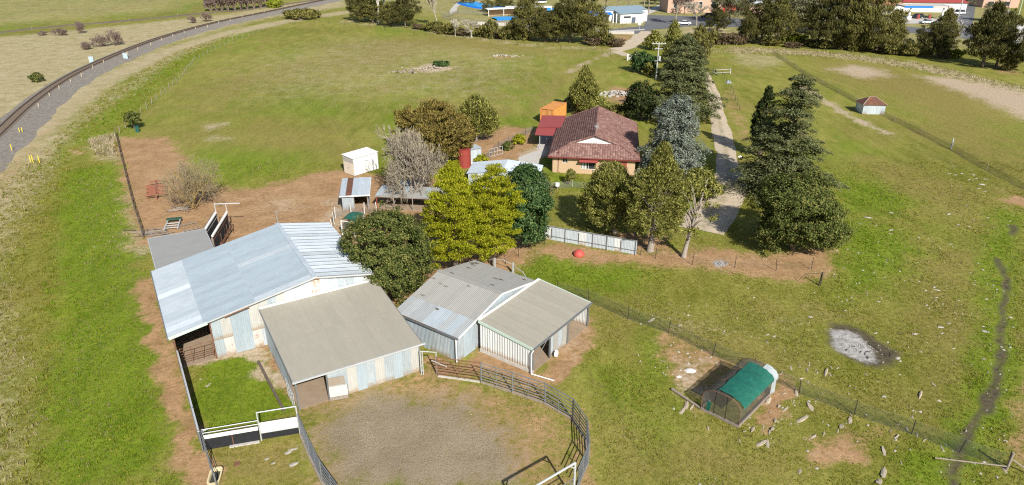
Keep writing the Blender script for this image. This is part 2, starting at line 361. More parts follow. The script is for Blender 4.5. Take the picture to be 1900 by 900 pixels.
zl('dirt', [(-60+p[0], p[1]) for p in [(640, 735), (860, 690), (960, 702), (1040, 722), (1100, 752), (1138, 790), (1148, 850), (1130, 905)]], 0.5, 0.9, 0.75)
# town side
zp('dry', [(640, -20), (1900, -20), (1900, 100), (1480, 80), (1100, 70), (860, 55)], 10, 0.45)
zp('lush', [(1090, 18), (1260, 5), (1330, 8), (1190, 24)], 8, 0.5)
zp('lush', [(1440, 70), (1520, 60), (1530, 82), (1450, 84)], 5, 0.9)
zp('dry', [(1260, 52), (1360, 52), (1360, 64), (1250, 66)], 6, 0.9)
zp('dirt', [(1060, 64), (1200, 60), (1190, 86), (1100, 82)], 6, 0.6)
zp('dirt', [(1845, 118), (1885, 118), (1885, 140), (1850, 135)], 3, 0.8)

def seg_dist(P, a, b):
    a = np.array(a); b = np.array(b); d = b-a; L = max(d@d, 1e-9)
    t = np.clip(((P-a)@d)/L, 0, 1); q = a+t[:, None]*d
    return np.hypot(P[:, 0]-q[:, 0], P[:, 1]-q[:, 1])
def zones(P):
    P = np.array(P, dtype=np.float64); out = np.zeros((len(P), 8)); x, y = P[:, 0].copy(), P[:, 1].copy()
    P[:, 0] += 0.42*np.sin(0.9*y+1.7*np.sin(0.7*x))+0.28*np.sin(2.3*y+1.1*x+2)+0.16*np.sin(4.7*y-3.1*x); P[:, 1] += 0.42*np.sin(0.8*x+1.5*np.sin(0.9*y))+0.28*np.sin(2.6*x-1.3*y)+0.16*np.sin(5.1*x+2.7*y)
    P0_ = np.c_[x, y]+0.3*(P-np.c_[x, y]); Pw = P
    for z in ZN:
        P = P0_ if z[0] in ('mud', 'ash') else Pw
        pts = z[2]; A = np.array(pts); pad = (z[3] if z[1] == 'poly' else z[3]+z[4])*1.2+0.5
        sel = np.where((P[:, 0] > A[:, 0].min()-pad) & (P[:, 0] < A[:, 0].max()+pad) & (P[:, 1] > A[:, 1].min()-pad) & (P[:, 1] < A[:, 1].max()+pad))[0]
        if len(sel) == 0: continue
        Q = P[sel]; li = LAY.index(z[0])
        if z[1] == 'poly':
            n = len(pts); D = np.full(len(Q), 1e9); ins = np.zeros(len(Q), dtype=bool)
            for i in range(n):
                a, b = pts[i], pts[(i+1) % n]; D = np.minimum(D, seg_dist(Q, a, b))
                if a[1] != b[1]:
                    c = ((a[1] > Q[:, 1]) != (b[1] > Q[:, 1])) & (Q[:, 0] < (b[0]-a[0])*(Q[:, 1]-a[1])/(b[1]-a[1])+a[0]); ins ^= c
            sd = np.where(ins, D, -D); w = np.clip(0.5+0.5*sd/z[3], 0, 1)*z[4]
        else:
            D = np.full(len(Q), 1e9)
            for a, b in zip(pts[:-1], pts[1:]): D = np.minimum(D, seg_dist(Q, a, b))
            w = np.clip(0.5+0.5*(z[3]-D)/z[4], 0, 1)*z[5]
        out[sel, li] = np.maximum(out[sel, li], w)
    return out
def lines(a, b, fine0, fine1, step, grow, maxstep):
    core = list(np.arange(fine0, fine1+1e-6, step)); hi = []; s = step; x = core[-1]
    while x < b: s = min(s*grow, maxstep); x += s; hi.append(x)
    lo = []; s = step; x = core[0]
    while x > a: s = min(s*grow, maxstep); x -= s; lo.append(x)
    return np.array(lo[::-1]+core+hi)
# gentle railway bank, otherwise level
RAIL = [G(*p) for p in [(-330, 620), (-150, 400), (-60, 308), (0, 257), (23, 230), (64, 193), (128, 148), (179, 123), (230, 100.5), (281, 80.5), (332, 64), (383, 50), (434, 38), (480, 29.4), (569, 10), (643, -4), (760, -22)]]
def smooth_path(pts, step):
    P = np.array([[p[0], p[1]] for p in pts]); d = np.r_[0, np.cumsum(np.hypot(*np.diff(P, axis=0).T))]
    out = []
    def cr(i, t):
        p0, p1, p2, p3 = P[max(i-1, 0)], P[i], P[i+1], P[min(i+2, len(P)-1)]
        return 0.5*((2*p1)+(-p0+p2)*t+(2*p0-5*p1+4*p2-p3)*t*t+(-p0+3*p1-3*p2+p3)*t**3)
    for i in range(len(P)-1):
        n = max(1, int((d[i+1]-d[i])/step))
        for k in range(n): out.append(cr(i, k/n))
    out.append(P[-1]); return np.array(out)
RP = smooth_path(RAIL, 2.0)
# even the curve out
for _ in range(30): RP[1:-1] = 0.5*RP[1:-1]+0.25*(RP[:-2]+RP[2:])
def tangents(P):
    T = np.gradient(P, axis=0); return T/np.maximum(np.hypot(T[:, 0], T[:, 1]), 1e-9)[:, None]
def nearest_dist(P, C):
    D = np.full(len(P), 1e9)
    for a, b in zip(C[:-1:2], C[1::2]): D = np.minimum(D, np.hypot(P[:, 0]-(a[0]+b[0])/2, P[:, 1]-(a[1]+b[1])/2))
    return D
def ground_z(P):
    P = np.asarray(P, dtype=np.float64); z = 0.02*np.sin(P[:, 0]*0.7+1.3*np.sin(P[:, 1]*0.31))*np.sin(P[:, 1]*0.53)
    far = np.clip((np.hypot(P[:, 0], P[:, 1]-600)-900)/1500, 0, 1); z = z+far*far*30
    return z
xs = lines(-3500, 3500, -62, 76, 0.62, 1.055, 120); ys = lines(-600, 4500, 30, 100, 0.56, 1.04, 120)
X, Y = np.meshgrid(xs, ys); P2 = np.c_[X.ravel(), Y.ravel()]
nx, ny = len(xs), len(ys)
idx = np.arange(nx*ny).reshape(ny, nx)
Fg = np.stack([idx[:-1, :-1], idx[:-1, 1:], idx[1:, 1:], idx[1:, :-1]], -1).reshape(-1, 4)
gme = npmesh('ground', np.c_[P2, ground_z(P2)], Fg, smooth=True)
W = zones(P2)
for nm, sl in (('zone_soil', slice(0, 4)), ('zone_wet', slice(4, 8))):
    a = gme.attributes.new(nm, 'FLOAT_COLOR', 'POINT'); a.data.foreach_set('color', W[:, sl].astype(np.float32).ravel())
gm, nt, gb = base_mat('pasture', 0.95); gb.inputs['Specular IOR Level'].default_value = 0.1
geo = nn(nt, 'ShaderNodeNewGeometry'); pos = geo.outputs['Position']
nL = noise(nt, 0.035, 5, 0.6, pos); nM = noise(nt, 0.35, 6, 0.65, pos, 0.6); nS = noise(nt, 2.2, 6, 0.7, pos); nF = noise(nt, 11, 3, 0.7, pos)
mpp = nn(nt, 'ShaderNodeMapping'); mpp.inputs['Scale'].default_value = (1.0, 0.35, 1); mpp.inputs['Rotation'].default_value = (0, 0, 0.5); nt.links.new(pos, mpp.inputs[0])
nB = noise(nt, 0.5, 7, 0.72, mpp.outputs[0])
brk = mth(nt, 'ADD', mth(nt, 'MULTIPLY', mth(nt, 'SUBTRACT', nM.outputs[0], 0.5), 1.0), mth(nt, 'MULTIPLY', mth(nt, 'SUBTRACT', nS.outputs[0], 0.5), 1.1))
aA = nn(nt, 'ShaderNodeAttribute', attribute_name='zone_soil'); aB = nn(nt, 'ShaderNodeAttribute', attribute_name='zone_wet')
sA = nn(nt, 'ShaderNodeSeparateColor'); nt.links.new(aA.outputs['Color'], sA.inputs[0])
sB = nn(nt, 'ShaderNodeSeparateColor'); nt.links.new(aB.outputs['Color'], sB.inputs[0])
Lr = {'dirt': sA.outputs[0], 'gravel': sA.outputs[1], 'lush': sA.outputs[2], 'dry': aA.outputs['Alpha'], 'mud': sB.outputs[0], 'ash': sB.outputs[1], 'pale': sB.outputs[2], 'worn': aB.outputs['Alpha']}
Lr['dry'] = aA.outputs['Alpha']
def fac(l, w=0.22, gain=1.0, soft=0.0):
    v = mth(nt, 'ADD', Lr[l], mth(nt, 'MULTIPLY', brk, 0.75*gain)); v = mth(nt, 'MINIMUM', v, mth(nt, 'MULTIPLY', Lr[l], 3.0))
    return maprange(nt, v, 0.5-w, 0.5+w)
def two(c1, c2, src, a=0.35, b=0.65):
    r = ramp(nt, [(a, c1), (b, c2)]); nt.links.new(src, r.inputs[0]); return r.outputs[0]
GC = dict(grassA=(0.108, 0.118, 0.014), grassB=(0.262, 0.246, 0.060), lushA=(0.064, 0.112, 0.006), lushB=(0.172, 0.230, 0.018), dryA=(0.23, 0.188, 0.088), dryB=(0.44, 0.375, 0.245),
          wornA=(0.145, 0.118, 0.028), wornB=(0.265, 0.205, 0.075), dirtA=(0.205, 0.120, 0.058), dirtB=(0.405, 0.258, 0.140), gravA=(0.170, 0.134, 0.088), gravB=(0.290, 0.236, 0.162), paleA=(0.30, 0.235, 0.16), paleB=(0.45, 0.36, 0.26),
          mudA=(0.045, 0.038, 0.025), mudB=(0.115, 0.095, 0.058), ashA=(0.16, 0.145, 0.132), ashB=(0.47, 0.46, 0.445))
col = two(GC['grassA'], GC['grassB'], mth(nt, 'ADD', mth(nt, 'MULTIPLY', nL.outputs[0], 0.3), mth(nt, 'ADD', mth(nt, 'MULTIPLY', nB.outputs[0], 0.4), mth(nt, 'MULTIPLY', nS.outputs[0], 0.3))), 0.40, 0.60)
nP = noise(nt, 0.11, 6, 0.68, pos, 0.4); nQ = noise(nt, 0.06, 6, 0.7, mpp.outputs[0], 0.3)
col = mixc(nt, mth(nt, 'MULTIPLY', maprange(nt, nP.outputs[0], 0.47, 0.66), 0.5), col, two(GC['wornA'], GC['wornB'], nS.outputs[0]))
col = mixc(nt, mth(nt, 'MULTIPLY', maprange(nt, nQ.outputs[0], 0.50, 0.64), 0.6), col, two(GC['lushA'], GC['lushB'], nS.outputs[0], 0.36, 0.62))
col = mixc(nt, mth(nt, 'MULTIPLY', fac('worn', 0.4, 0.8), 0.85), col, two(GC['wornA'], GC['wornB'], nS.outputs[0]))
col = mixc(nt, mth(nt, 'MULTIPLY', fac('lush', 0.4, 1.5), 0.85), col, two(GC['lushA'], GC['lushB'], mth(nt, 'ADD', mth(nt, 'MULTIPLY', nS.outputs[0], 0.5), mth(nt, 'MULTIPLY', nB.outputs[0], 0.5)), 0.36, 0.62))
col = mixc(nt, mth(nt, 'MULTIPLY', fac('dry', 0.35, 1.0), 0.95), col, two(GC['dryA'], GC['dryB'], mth(nt, 'ADD', mth(nt, 'MULTIPLY', nS.outputs[0], 0.6), mth(nt, 'MULTIPLY', nM.outputs[0], 0.4))))
col = mixc(nt, fac('dirt', 0.25), col, two(GC['dirtA'], GC['dirtB'], mth(nt, 'ADD', mth(nt, 'MULTIPLY', nM.outputs[0], 0.5), mth(nt, 'MULTIPLY', nS.outputs[0], 0.5))))
col = mixc(nt, fac('gravel', 0.3), col, two(GC['gravA'], GC['gravB'], mth(nt, 'ADD', mth(nt, 'MULTIPLY', nF.outputs[0], 0.55), mth(nt, 'MULTIPLY', nM.outputs[0], 0.45))))
col = mixc(nt, fac('pale', 0.3), col, two(GC['paleA'], GC['paleB'], nS.outputs[0]))
col = mixc(nt, fac('mud', 0.3, 0.62), col, two(GC['mudA'], GC['mudB'], nS.outputs[0]))
nAsh = noise(nt, 1.9, 8, 0.8, pos, 0.3)
col = mixc(nt, fac('ash', 0.25, 0.7), col, two(GC['ashA'], GC['ashB'], nAsh.outputs[0], 0.36, 0.66))
fv = maprange(nt, nF.outputs[0], 0.25, 0.75, 0.66, 1.34, False); cmb = nn(nt, 'ShaderNodeCombineColor')
for i in range(3): nt.links.new(fv, cmb.inputs[i])
col = mixc(nt, 1.0, col, cmb.outputs[0], 'MULTIPLY')
nt.links.new(col, gb.inputs['Base Color'])
bump(nt, gb, mth(nt, 'ADD', mth(nt, 'MULTIPLY', nF.outputs[0], 0.4), nS.outputs[0]), 0.7, 0.09)
ground = mobj('ground', gme, None, gm); tag(ground, 'olive green paddock ground with bare red soil and straw patches', kind='structure')
# ------------------------------------------------------------------ strips laid on the ground: railway, driveway, roads
rng = np.random.default_rng(7); random.seed(7)
def strip(name, path, profile, mat, rag=0.0, kind='structure', label=None, parent=None, loc0=(0, 0)):
    """profile: list of (offset across, height)"""
    T = tangents(path); N = np.c_[-T[:, 1], T[:, 0]]; k = len(profile); V = []
    for i, p in enumerate(path):
        for j, (o, h) in enumerate(profile):
            oo = o
            if rag and j in (0, k-1): oo = o*(1+rag*(0.55*math.sin(i*0.9+j)+0.45*(rng.random()*2-1)))
            V.append((p[0]+N[i, 0]*oo-loc0[0], p[1]+N[i, 1]*oo-loc0[1], h))
    Fs = [(i*k+j, i*k+j+1, (i+1)*k+j+1, (i+1)*k+j) for i in range(len(path)-1) for j in range(k-1)]
    me = npmesh(name, np.array(V), np.array(Fs)[:, ::-1], mat)
    o = mobj(name, me, parent)
    if kind: o['kind'] = kind
    if label: o['label'] = label
    return o
M_ball = plain('ballast', (0.19, 0.172, 0.15), 0.95, 0, 0.6, 2.2, 0.8, dirt=(0.20, 0.15, 0.10))
M_rail = plain('rail_steel', (0.085, 0.060, 0.048), 0.55, 0.5, 0.2)
M_sleeper = plain('sleeper_wood', (0.11, 0.082, 0.06), 0.9)
ballast = strip('ballast_bed', RP, [(-5.3, 0.0), (-3.9, 0.2), (-1.8, 0.72), (0, 0.74), (1.8, 0.72), (2.6, 0.3), (3.1, 0.0)], M_ball, 0.10, label='grey stone ballast bank carrying the curved railway')
tr = thing('railway_track', 'curved single railway track on grey ballast at the left', 'railway track', (RP[8][0], RP[8][1], 0.7))
L0 = (RP[8][0], RP[8][1])
for s in (-1, 1):
    r = strip('rail', RP, [(s*0.72-0.05, 0.06), (s*0.72-0.05, 0.24), (s*0.72+0.05, 0.24), (s*0.72+0.05, 0.06)], M_rail, kind=None, parent=tr, loc0=L0)
T = tangents(RP); mb = MB(); d = np.r_[0, np.cumsum(np.hypot(*np.diff(RP, axis=0).T))]
for sdist in np.arange(0.5, d[-1]-1, 0.7):
    i = min(np.searchsorted(d, sdist), len(RP)-1); p = RP[i-1]+(RP[i]-RP[i-1])*((sdist-d[i-1])/max(d[i]-d[i-1], 1e-6)) if i > 0 else RP[0]
    mb.box((p[0]-L0[0], p[1]-L0[1], 0.05), (2.4, 0.24, 0.12), math.atan2(T[i, 1], T[i, 0])+math.pi/2)
tag(mb.build('sleepers', M_sleeper, tr), kind='stuff')
# second line of track beyond, half sunk in grass
R2 = smooth_path([G(*p) for p in [(-250, 92), (0, 61), (100, 50), (200, 42), (300, 33), (390, 24), (450, 19), (560, 4), (640, -8)]], 3.0)
M_old = plain('weedy_formation', (0.13, 0.10, 0.075), 0.95, 0, 0.4, 1.5)
strip('old_formation', R2, [(-1.6, 0.004), (-1.0, 0.22), (1.0, 0.22), (1.6, 0.004)], M_old, 0.25, label='dark overgrown track bed behind the curved railway')
# driveway
M_drive = plain('drive_gravel', (0.43, 0.355, 0.26), 0.95, 0, 0.22, 0.9, 0.4, dirt=(0.31, 0.25, 0.17))
DP = smooth_path([G(*p) for p in [(1306, 135), (1312, 145), (1322, 170), (1330, 205), (1340, 250), (1350, 300), (1353, 340), (1340, 372), (1318, 400), (1298, 428)]], 0.8)
Tn = tangents(DP); Nn = np.c_[-Tn[:, 1], Tn[:, 0]]
V = []; n = len(DP); prof = 10
for i, p in enumerate(DP):
    t = i/(n-1); w = 0.98+0.62*min(1, t/0.6)+(1.6*max(0, t-0.72)/0.28 if t > 0.72 else 0)
    wl = w*(1+0.06*math.sin(i*0.23)+0.05*math.sin(i*0.61+1)+0.05*(rng.random()-0.5)); wr = w*(1+0.06*math.sin(i*0.19+2)+0.05*math.sin(i*0.53)+0.05*(rng.random()-0.5))
    for j in range(prof+1):
        k = -1+2*j/prof; o = k*(wl if k < 0 else wr); V.append((p[0]+Nn[i, 0]*o, p[1]+Nn[i, 1]*o, 0.012+0.06*(1-k*k)))
Fs = [(i*(prof+1)+j, (i+1)*(prof+1)+j, (i+1)*(prof+1)+j+1, i*(prof+1)+j+1) for i in range(n-1) for j in range(prof)]
M_wheel = M_drive.copy(); M_wheel.name = 'wheel_worn_gravel'; nt = M_wheel.node_tree; _b = nt.nodes['Principled BSDF']; _src = _b.inputs['Base Color'].links[0].from_socket; _at = nn(nt, 'ShaderNodeAttribute', attribute_name='across'); _g = nn(nt, 'ShaderNodeNewGeometry'); _n = noise(nt, 1.4, 6, 0.7, _g.outputs['Position'])
_f = mth(nt, 'MULTIPLY', maprange(nt, _at.outputs['Fac'], 0.05, 0.34, 1.0, 0.0), maprange(nt, _n.outputs[0], 0.38, 0.62)); nt.links.new(mixc(nt, mth(nt, 'MULTIPLY', _f, 0.75), _src, (0.20, 0.19, 0.09)), _b.inputs['Base Color'])
drme = npmesh('driveway', np.array(V), np.array(Fs)[:, ::-1], M_wheel, True); _a = drme.attributes.new('across', 'FLOAT', 'POINT'); _a.data.foreach_set('value', np.array([abs(-1+2*(q % (prof+1))/prof) for q in range(len(V))], dtype=np.float32))
dr = mobj('driveway', drme); tag(dr, 'pale gravel driveway between rows of conifers', kind='structure')
strip('access_track', smooth_path([G(*p) for p in [(1176, 104), (1160, 102), (1148, 97), (1143, 94)]], 1.5), [(-1.5, 0.012), (0, 0.05), (1.5, 0.012)], M_drive, 0.15, label='pale gravel apron by the white gate')
strip('creek_crossing', smooth_path([G(*p) for p in [(1140, 93), (1160, 88), (1176, 79), (1190, 66), (1199, 58)]], 2.0), [(-2.4, 0.016), (0, 0.06), (2.4, 0.016)], M_drive, 0.15, label='pale dirt track climbing from the creek to the town road')
M_asph = plain('asphalt', (0.115, 0.118, 0.125), 0.85, 0, 0.18, 0.25, 0.3)
def area(name, pts, mat, z, label, kind='structure'):
    P = [G(*p) for p in pts]; me = bpy.data.meshes.new(name); me.from_pydata([(p.x, p.y, z) for p in P], [], [tuple(range(len(P)))]); me.update(); me.materials.append(mat)
    if me.polygons[0].normal.z < 0: me.flip_normals()
    o = mobj(name, me); tag(o, label, kind=kind); return o
area('town_road', [(1130, 55), (1195, 48), (1200, 28), (1330, 31), (1480, 43), (1660, 47), (1770, 58), (1900, 66), (2300, 100), (2300, 130), (1900, 84), (1790, 72), (1700, 62), (1660, 58), (1480, 56), (1330, 49), (1290, 48), (1215, 55), (1190, 63), (1165, 63)], M_asph, 0.03, 'grey asphalt town road beyond the creek')
area('side_street', [(1762, 57), (1802, 61), (1812, 0), (1825, -30), (1760, -30), (1766, 0)], M_asph, 0.034, 'grey side street running away uphill at upper right')
M_conc = plain('concrete_path', (0.42, 0.40, 0.37), 0.9)
area('footpath', [(1105, 58), (1196, 54), (1196, 56), (1107, 61)], M_conc, 0.05, 'pale concrete footpath beside the kiosk')
area('town_track', [(1190, 22), (1262, -6), (1280, -6), (1200, 28)], M_conc, 0.03, 'pale road climbing beside the pink hall')
area('pool_path', [(834, 20), (842, 10), (850, 4), (858, 6), (848, 14), (848, 20), (836, 26)], M_conc, 0.03, 'curved concrete path beside the pool')
area('forecourt', [(1660, 32), (1755, 34), (1752, 44), (1668, 44)], M_conc, 0.04, 'pale concrete forecourt of the fuel station')
M_line = plain('road_paint', (0.7, 0.7, 0.68), 0.7)
for k in range(5):
    a = G(1790-k*1.2, 50-k*9); b = G(1790-k*1.2-0.7, 50-k*9-4)
    mb = MB(); mb.box(((a.x+b.x)/2, (a.y+b.y)/2, 0.039), (0.15, (b-a).length, 0.004), 0.0)
    tag(mb.build('road_marking', M_line), 'white centre line dash on the side street', kind='structure')

# ------------------------------------------------------------------ sheet iron
def sheet_mesh(name, w, L, waves=5, amp=0.02, top=None, style='wave'):
    n = waves*4; V = []; 
    for i in range(n+1):
        x = w*i/n; ph = i % 4
        z = (amp*math.sin(2*math.pi*i/4)) if style == 'wave' else (amp*(1 if ph in (1, 2) else -1) if waves else 0)
        V.append((x, 0, z)); V.append((x, L if top is None else top(x), z))
    Fs = [(2*i, 2*i+2, 2*i+3, 2*i+1) for i in range(n)]
    return npmesh(name, np.array(V), np.array(Fs), smooth=(style == 'wave'))
def fmtx(o, ax, ay):
    ax = Vector(ax).normalized(); ay = Vector(ay).normalized(); az = ax.cross(ay).normalized()
    return Matrix(((ax.x, ay.x, az.x, o[0]), (ax.y, ay.y, az.y, o[1]), (ax.z, ay.z, az.z, o[2]), (0, 0, 0, 1)))
SHC = {}
def roof_sheets(parent, origin, across, slope, A, rows, pick, w=0.76, amp=0.016, name='roof_sheet', jit=0.006, waves=5, style='wave'):
    """origin: eave corner; across: unit along the eave; slope: unit up the slope; rows: (s0, s1) along the slope"""
    ac = Vector(across).normalized(); sl = Vector(slope).normalized(); nr = ac.cross(sl).normalized()
    if nr.z < 0: nr = -nr
    n = int(round(A/w)); ww = A/n
    for ri, (s0, s1) in enumerate(rows):
        for i in range(n):
            m = pick(ri, i); key = (round(ww, 3), round(s1-s0, 2), amp, waves, style, m.name)
            if key not in SHC:
                me = sheet_mesh(name, ww+0.03, s1-s0+0.12, waves, amp, style=style); me.materials.append(m); SHC[key] = me
            o = Vector(origin)+ac*(i*ww)+sl*(s0-0.06)+nr*(0.010*ri+0.006*(i % 2)+random.uniform(0, jit))
            mobj(name, SHC[key], parent, mtx=fmtx(o, ac, sl))
def wall_sheets(parent, p0, p1, topf, pick, w=0.76, amp=0.016, name='wall_sheet', z0=0.02, waves=5, style='wave', split=None):
    """upright sheets between two plan points; topf(t metres along) -> height"""
    p0 = Vector((p0[0], p0[1], 0)); p1 = Vector((p1[0], p1[1], 0)); d = p1-p0; L = d.length; d.normalize(); n = max(1, int(round(L/w))); ww = L/n
    for i in range(n):
        bands = [(z0, None)] if not split else [(z0, split), (split-0.05, None)]
        for bi, (a, b) in enumerate(bands):
            m = pick(i) if not split else pick(i, bi)
            if m is None: continue
            me = sheet_mesh(name, ww+0.02, 0, waves, amp, top=(lambda x: (topf(i*ww+x) if b is None else b)-a), style=style); me.materials.append(m)
            nrm = d.cross(Vector((0, 0, 1)))
            mobj(name, me, parent, mtx=fmtx(p0+d*(i*ww)+Vector((0, 0, a))+nrm*(0.005*(i % 2)+0.006*bi), d, (0, 0, 1)))
I_blue = iron('galv_blue', (0.335, 0.40, 0.445), 0.0, 0.45, 0.2, 0.16, 0.06)
I_white = iron('galv_bright', (0.56, 0.62, 0.67), 0.0, 0.38, 0.2, 0.12)
I_pale = iron('galv_pale', (0.44, 0.495, 0.535), 0.0, 0.4, 0.2, 0.2)
I_wall = iron('galv_wall', (0.36, 0.41, 0.44), 0.12, 0.5, 0.2, 0.24, splash=True)
I_cream = iron('cream_sheet', (0.40, 0.395, 0.37), 0.08, 0.6, 0.05, 0.14, splash=True)
I_rust = iron('rusty_sheet', (0.48, 0.46, 0.43), 0.42, 0.65, 0.05, 0.2, splash=True)
I_soft = iron('galv_soft', (0.40, 0.455, 0.495), 0.0, 0.45, 0.2, 0.16, 0.05)
I_dull = iron('galv_dull', (0.345, 0.365, 0.37), 0.04, 0.5, 0.15, 0.16, 0.06)
I_rust2 = iron('half_rusted_sheet', (0.52, 0.50, 0.47), 0.62, 0.65, 0.05, 0.2, rustcol=(0.33, 0.14, 0.05))
I_beige = iron('beige_roofing', (0.305, 0.285, 0.235), 0.0, 0.6, 0.05, 0.09, 0.03)
I_grey = iron('grey_roofing', (0.27, 0.27, 0.26), 0.0, 0.55, 0.1, 0.10, 0.02)
I_drab = iron('drab_roofing', (0.31, 0.305, 0.285), 0.06, 0.6, 0.1, 0.12, 0.05, (0.13, 0.10, 0.08))
I_rib = iron('white_ribbed', (0.54, 0.555, 0.55), 0.05, 0.5, 0.05, 0.1, splash=True)
I_dark = iron('old_rust_iron', (0.12, 0.058, 0.040), 0.5, 0.8, 0.1, 0.3)
M_wpaint = plain('white_paint', (0.64, 0.64, 0.62), 0.55, 0, 0.08, 2, 0.05, dirt=(0.55, 0.52, 0.47))
M_trim = plain('pale_green_trim', (0.42, 0.52, 0.46), 0.5, 0, 0.1)
M_gal = plain('galv_pipe', (0.23, 0.24, 0.25), 0.5, 0.5, 0.15)
M_galw = plain('white_pipe', (0.44, 0.455, 0.46), 0.5, 0.2, 0.12)
M_timber = plain('grey_timber', (0.24, 0.20, 0.165), 0.9, 0, 0.3, 4)
M_dtimb = plain('dark_timber', (0.11, 0.085, 0.065), 0.9, 0, 0.35, 4)
M_rub = plain('black_rubber', (0.016, 0.017, 0.020), 0.8, 0, 0.3)
M_rustp = plain('rusty_pipe', (0.17, 0.085, 0.05), 0.85, 0.1, 0.4, 5)
M_soil = plain('shed_floor_soil', (0.27, 0.205, 0.145), 0.95, 0, 0.2, 1.5)
M_wire = plain('fence_wire', (0.30, 0.30, 0.29), 0.6, 0.6, 0.1)
M_peg = plain('steel_picket', (0.045, 0.040, 0.036), 0.8, 0.2, 0.3)

# ------------------------------------------------------------------ the big gabled shed
RZ = math.radians(30.46)
shed = thing('hay_shed', 'large gabled shed with pale blue galvanised iron roof', 'shed', (-26.9, 46.0, 0), RZ)
ZL, ZR, ZE, XR, XE, YB = 3.3, 5.5, 4.5, 11.8, 16.9, 13.2
sl = Vector((XR, 0, ZR-ZL)); Ls = sl.length; sl.normalize()
def pick_left(r, i):
    if r == 0: return I_white if i in (1, 9) else (I_pale if (i*7+3) % 5 in (0, 2, 3) else I_soft)
    if r == 1: return I_blue
    return I_blue if i % 9 else I_pale
roof_sheets(shed, (0, 0, ZL), (0, 1, 0), sl, YB, [(0, 2.75), (2.75, 6.95), (6.95, Ls)], pick_left)
sr = Vector((XE-XR, 0, ZE-ZR)); Lr_ = sr.length; sr.normalize()
roof_sheets(shed, (XR, 0, ZR+0.02), (0, 1, 0), sr, YB, [(0, 3.35), (3.35, Lr_)], lambda r, i: I_white if i % 6 else I_pale, jit=0.02)
mb = MB()
for i in range(18):                                   # raised lap ribs on the bright slope
    y = YB*i/17
    mb.bar((XR+0.1, y, ZR+0.05), (XE, y, ZE+0.06), 0.045, 0.05)
tag(mb.build('lap_ribs', M_gal, shed))
MB().bar((XR, -0.05, ZR+0.05), (XR, YB+0.05, ZR+0.05), 0.42, 0.06).build('ridge_cap', I_pale, shed)
MB().bar((-0.02, -0.03, ZL-0.05), (XR, -0.03, ZR-0.03), 0.05, 0.13).build('barge_board', M_galw, shed)
MB().bar((XR, -0.03, ZR-0.03), (XE, -0.03, ZE-0.03), 0.05, 0.13).build('barge_board', M_galw, shed)
MB().bar((-0.06, -0.05, ZL-0.06), (2.9, -0.05, ZL-0.06+0.53), 0.06, 0.26).build('fascia_strip', M_trim, shed)
MB().bar((4.2, -0.06, ZL+0.62), (6.2, -0.06, ZL+1.0), 0.04, 0.1).build('rust_flashing', M_rustp, shed)
MB().bar((-0.08, -0.1, ZL-0.08), (-0.08, YB+0.1, ZL-0.08), 0.13, 0.12).build('gutter', M_gal, shed)
def shed_top(x): return (ZL+(ZR-ZL)*x/XR if x < XR else ZR+(ZE-ZR)*(x-XR)/(XE-XR))-0.06
fr_cols = [I_wall, I_cream, I_blue, I_blue, I_rust, I_cream, I_wall, I_cream, I_white, I_pale, I_white, I_rust2, I_white, I_pale, I_wall, I_wall, I_pale, I_cream]
def pick_front(i, b):
    m = fr_cols[i % len(fr_cols)]
    if b == 0 and i == 1: return I_rust
    if b == 0 and m is I_cream: return I_pale
    if b == 1 and i in (1,): return I_cream
    if b == 1 and m is I_rust and i < 8: return I_cream
    return m
wall_sheets(shed, (3.15, 0.45), (16.8, 0.45), lambda t: shed_top(3.15+t), pick_front, split=1.75)
wall_sheets(shed, (0.25, YB-0.2), (16.8, YB-0.2), lambda t: shed_top(0.25+t), lambda i: I_wall)
wall_sheets(shed, (16.8, 0.45), (16.8, YB-0.2), lambda t: ZE-0.1, lambda i: I_wall)
wall_sheets(shed, (0.25, 0.45), (0.25, YB-0.2), lambda t: ZL-0.08, lambda i: I_wall)
for x, y in ((0.3, 0.4), (3.1, 0.52), (0.3, 4.5), (3.6, 4.5), (0.3, 9), (7, 9)):
    MB().tube((x, y, 0), (x, y, shed_top(x)-0.03), 0.07, n=8).build('post', M_rustp, shed)
MB().slab([(0.3, 0.5), (16.7, 0.5), (16.7, YB-0.3), (0.3, YB-0.3)], -0.1, 0.035).build('earth_floor', M_soil, shed)
MB().bar((0.3, 0.42, ZL-0.35), (3.1, 0.42, ZL+0.2), 0.08, 0.16).build('lintel', M_dtimb, shed)
gate = thing('stock_gate', 'brown pipe stock gate across the dark shed opening', 'gate', (0, 0, 0))
gate.location = shed.matrix_basis @ Vector((0.5, 0.1, 0)) if False else Vector((-26.9, 46.0, 0))+Vector((math.cos(RZ)*0.5-math.sin(RZ)*0.9, math.sin(RZ)*0.5+math.cos(RZ)*0.9, 0)); gate.rotation_euler = (0, 0, RZ)
for z in (0.25, 0.5, 0.75, 1.0, 1.25, 1.5): MB().tube((0, 0, z), (2.5, 0, z+0.05), 0.022).build('rail', M_rustp, gate)
for x in (0.05, 0.85, 1.65, 2.45): MB().tube((x, 0.001, 0.0), (x, 0.001, 1.6), 0.028).build('upright', M_rustp, gate)
yp = thing('inner_stock_panel', 'rusty pipe panel inside the shed doorway', 'panel', (gate.location.x+2.4, gate.location.y+1.45, 0), RZ+math.radians(80))
for z in (0.35, 0.75, 1.15, 1.55): MB().tube((0, 0, z), (3.0, 0, z), 0.022).build('rail', M_rustp, yp)
for x in (0.0, 1.0, 2.0, 3.0): MB().tube((x, 0, 0), (x, 0, 1.9), 0.028).build('upright', M_rustp, yp)

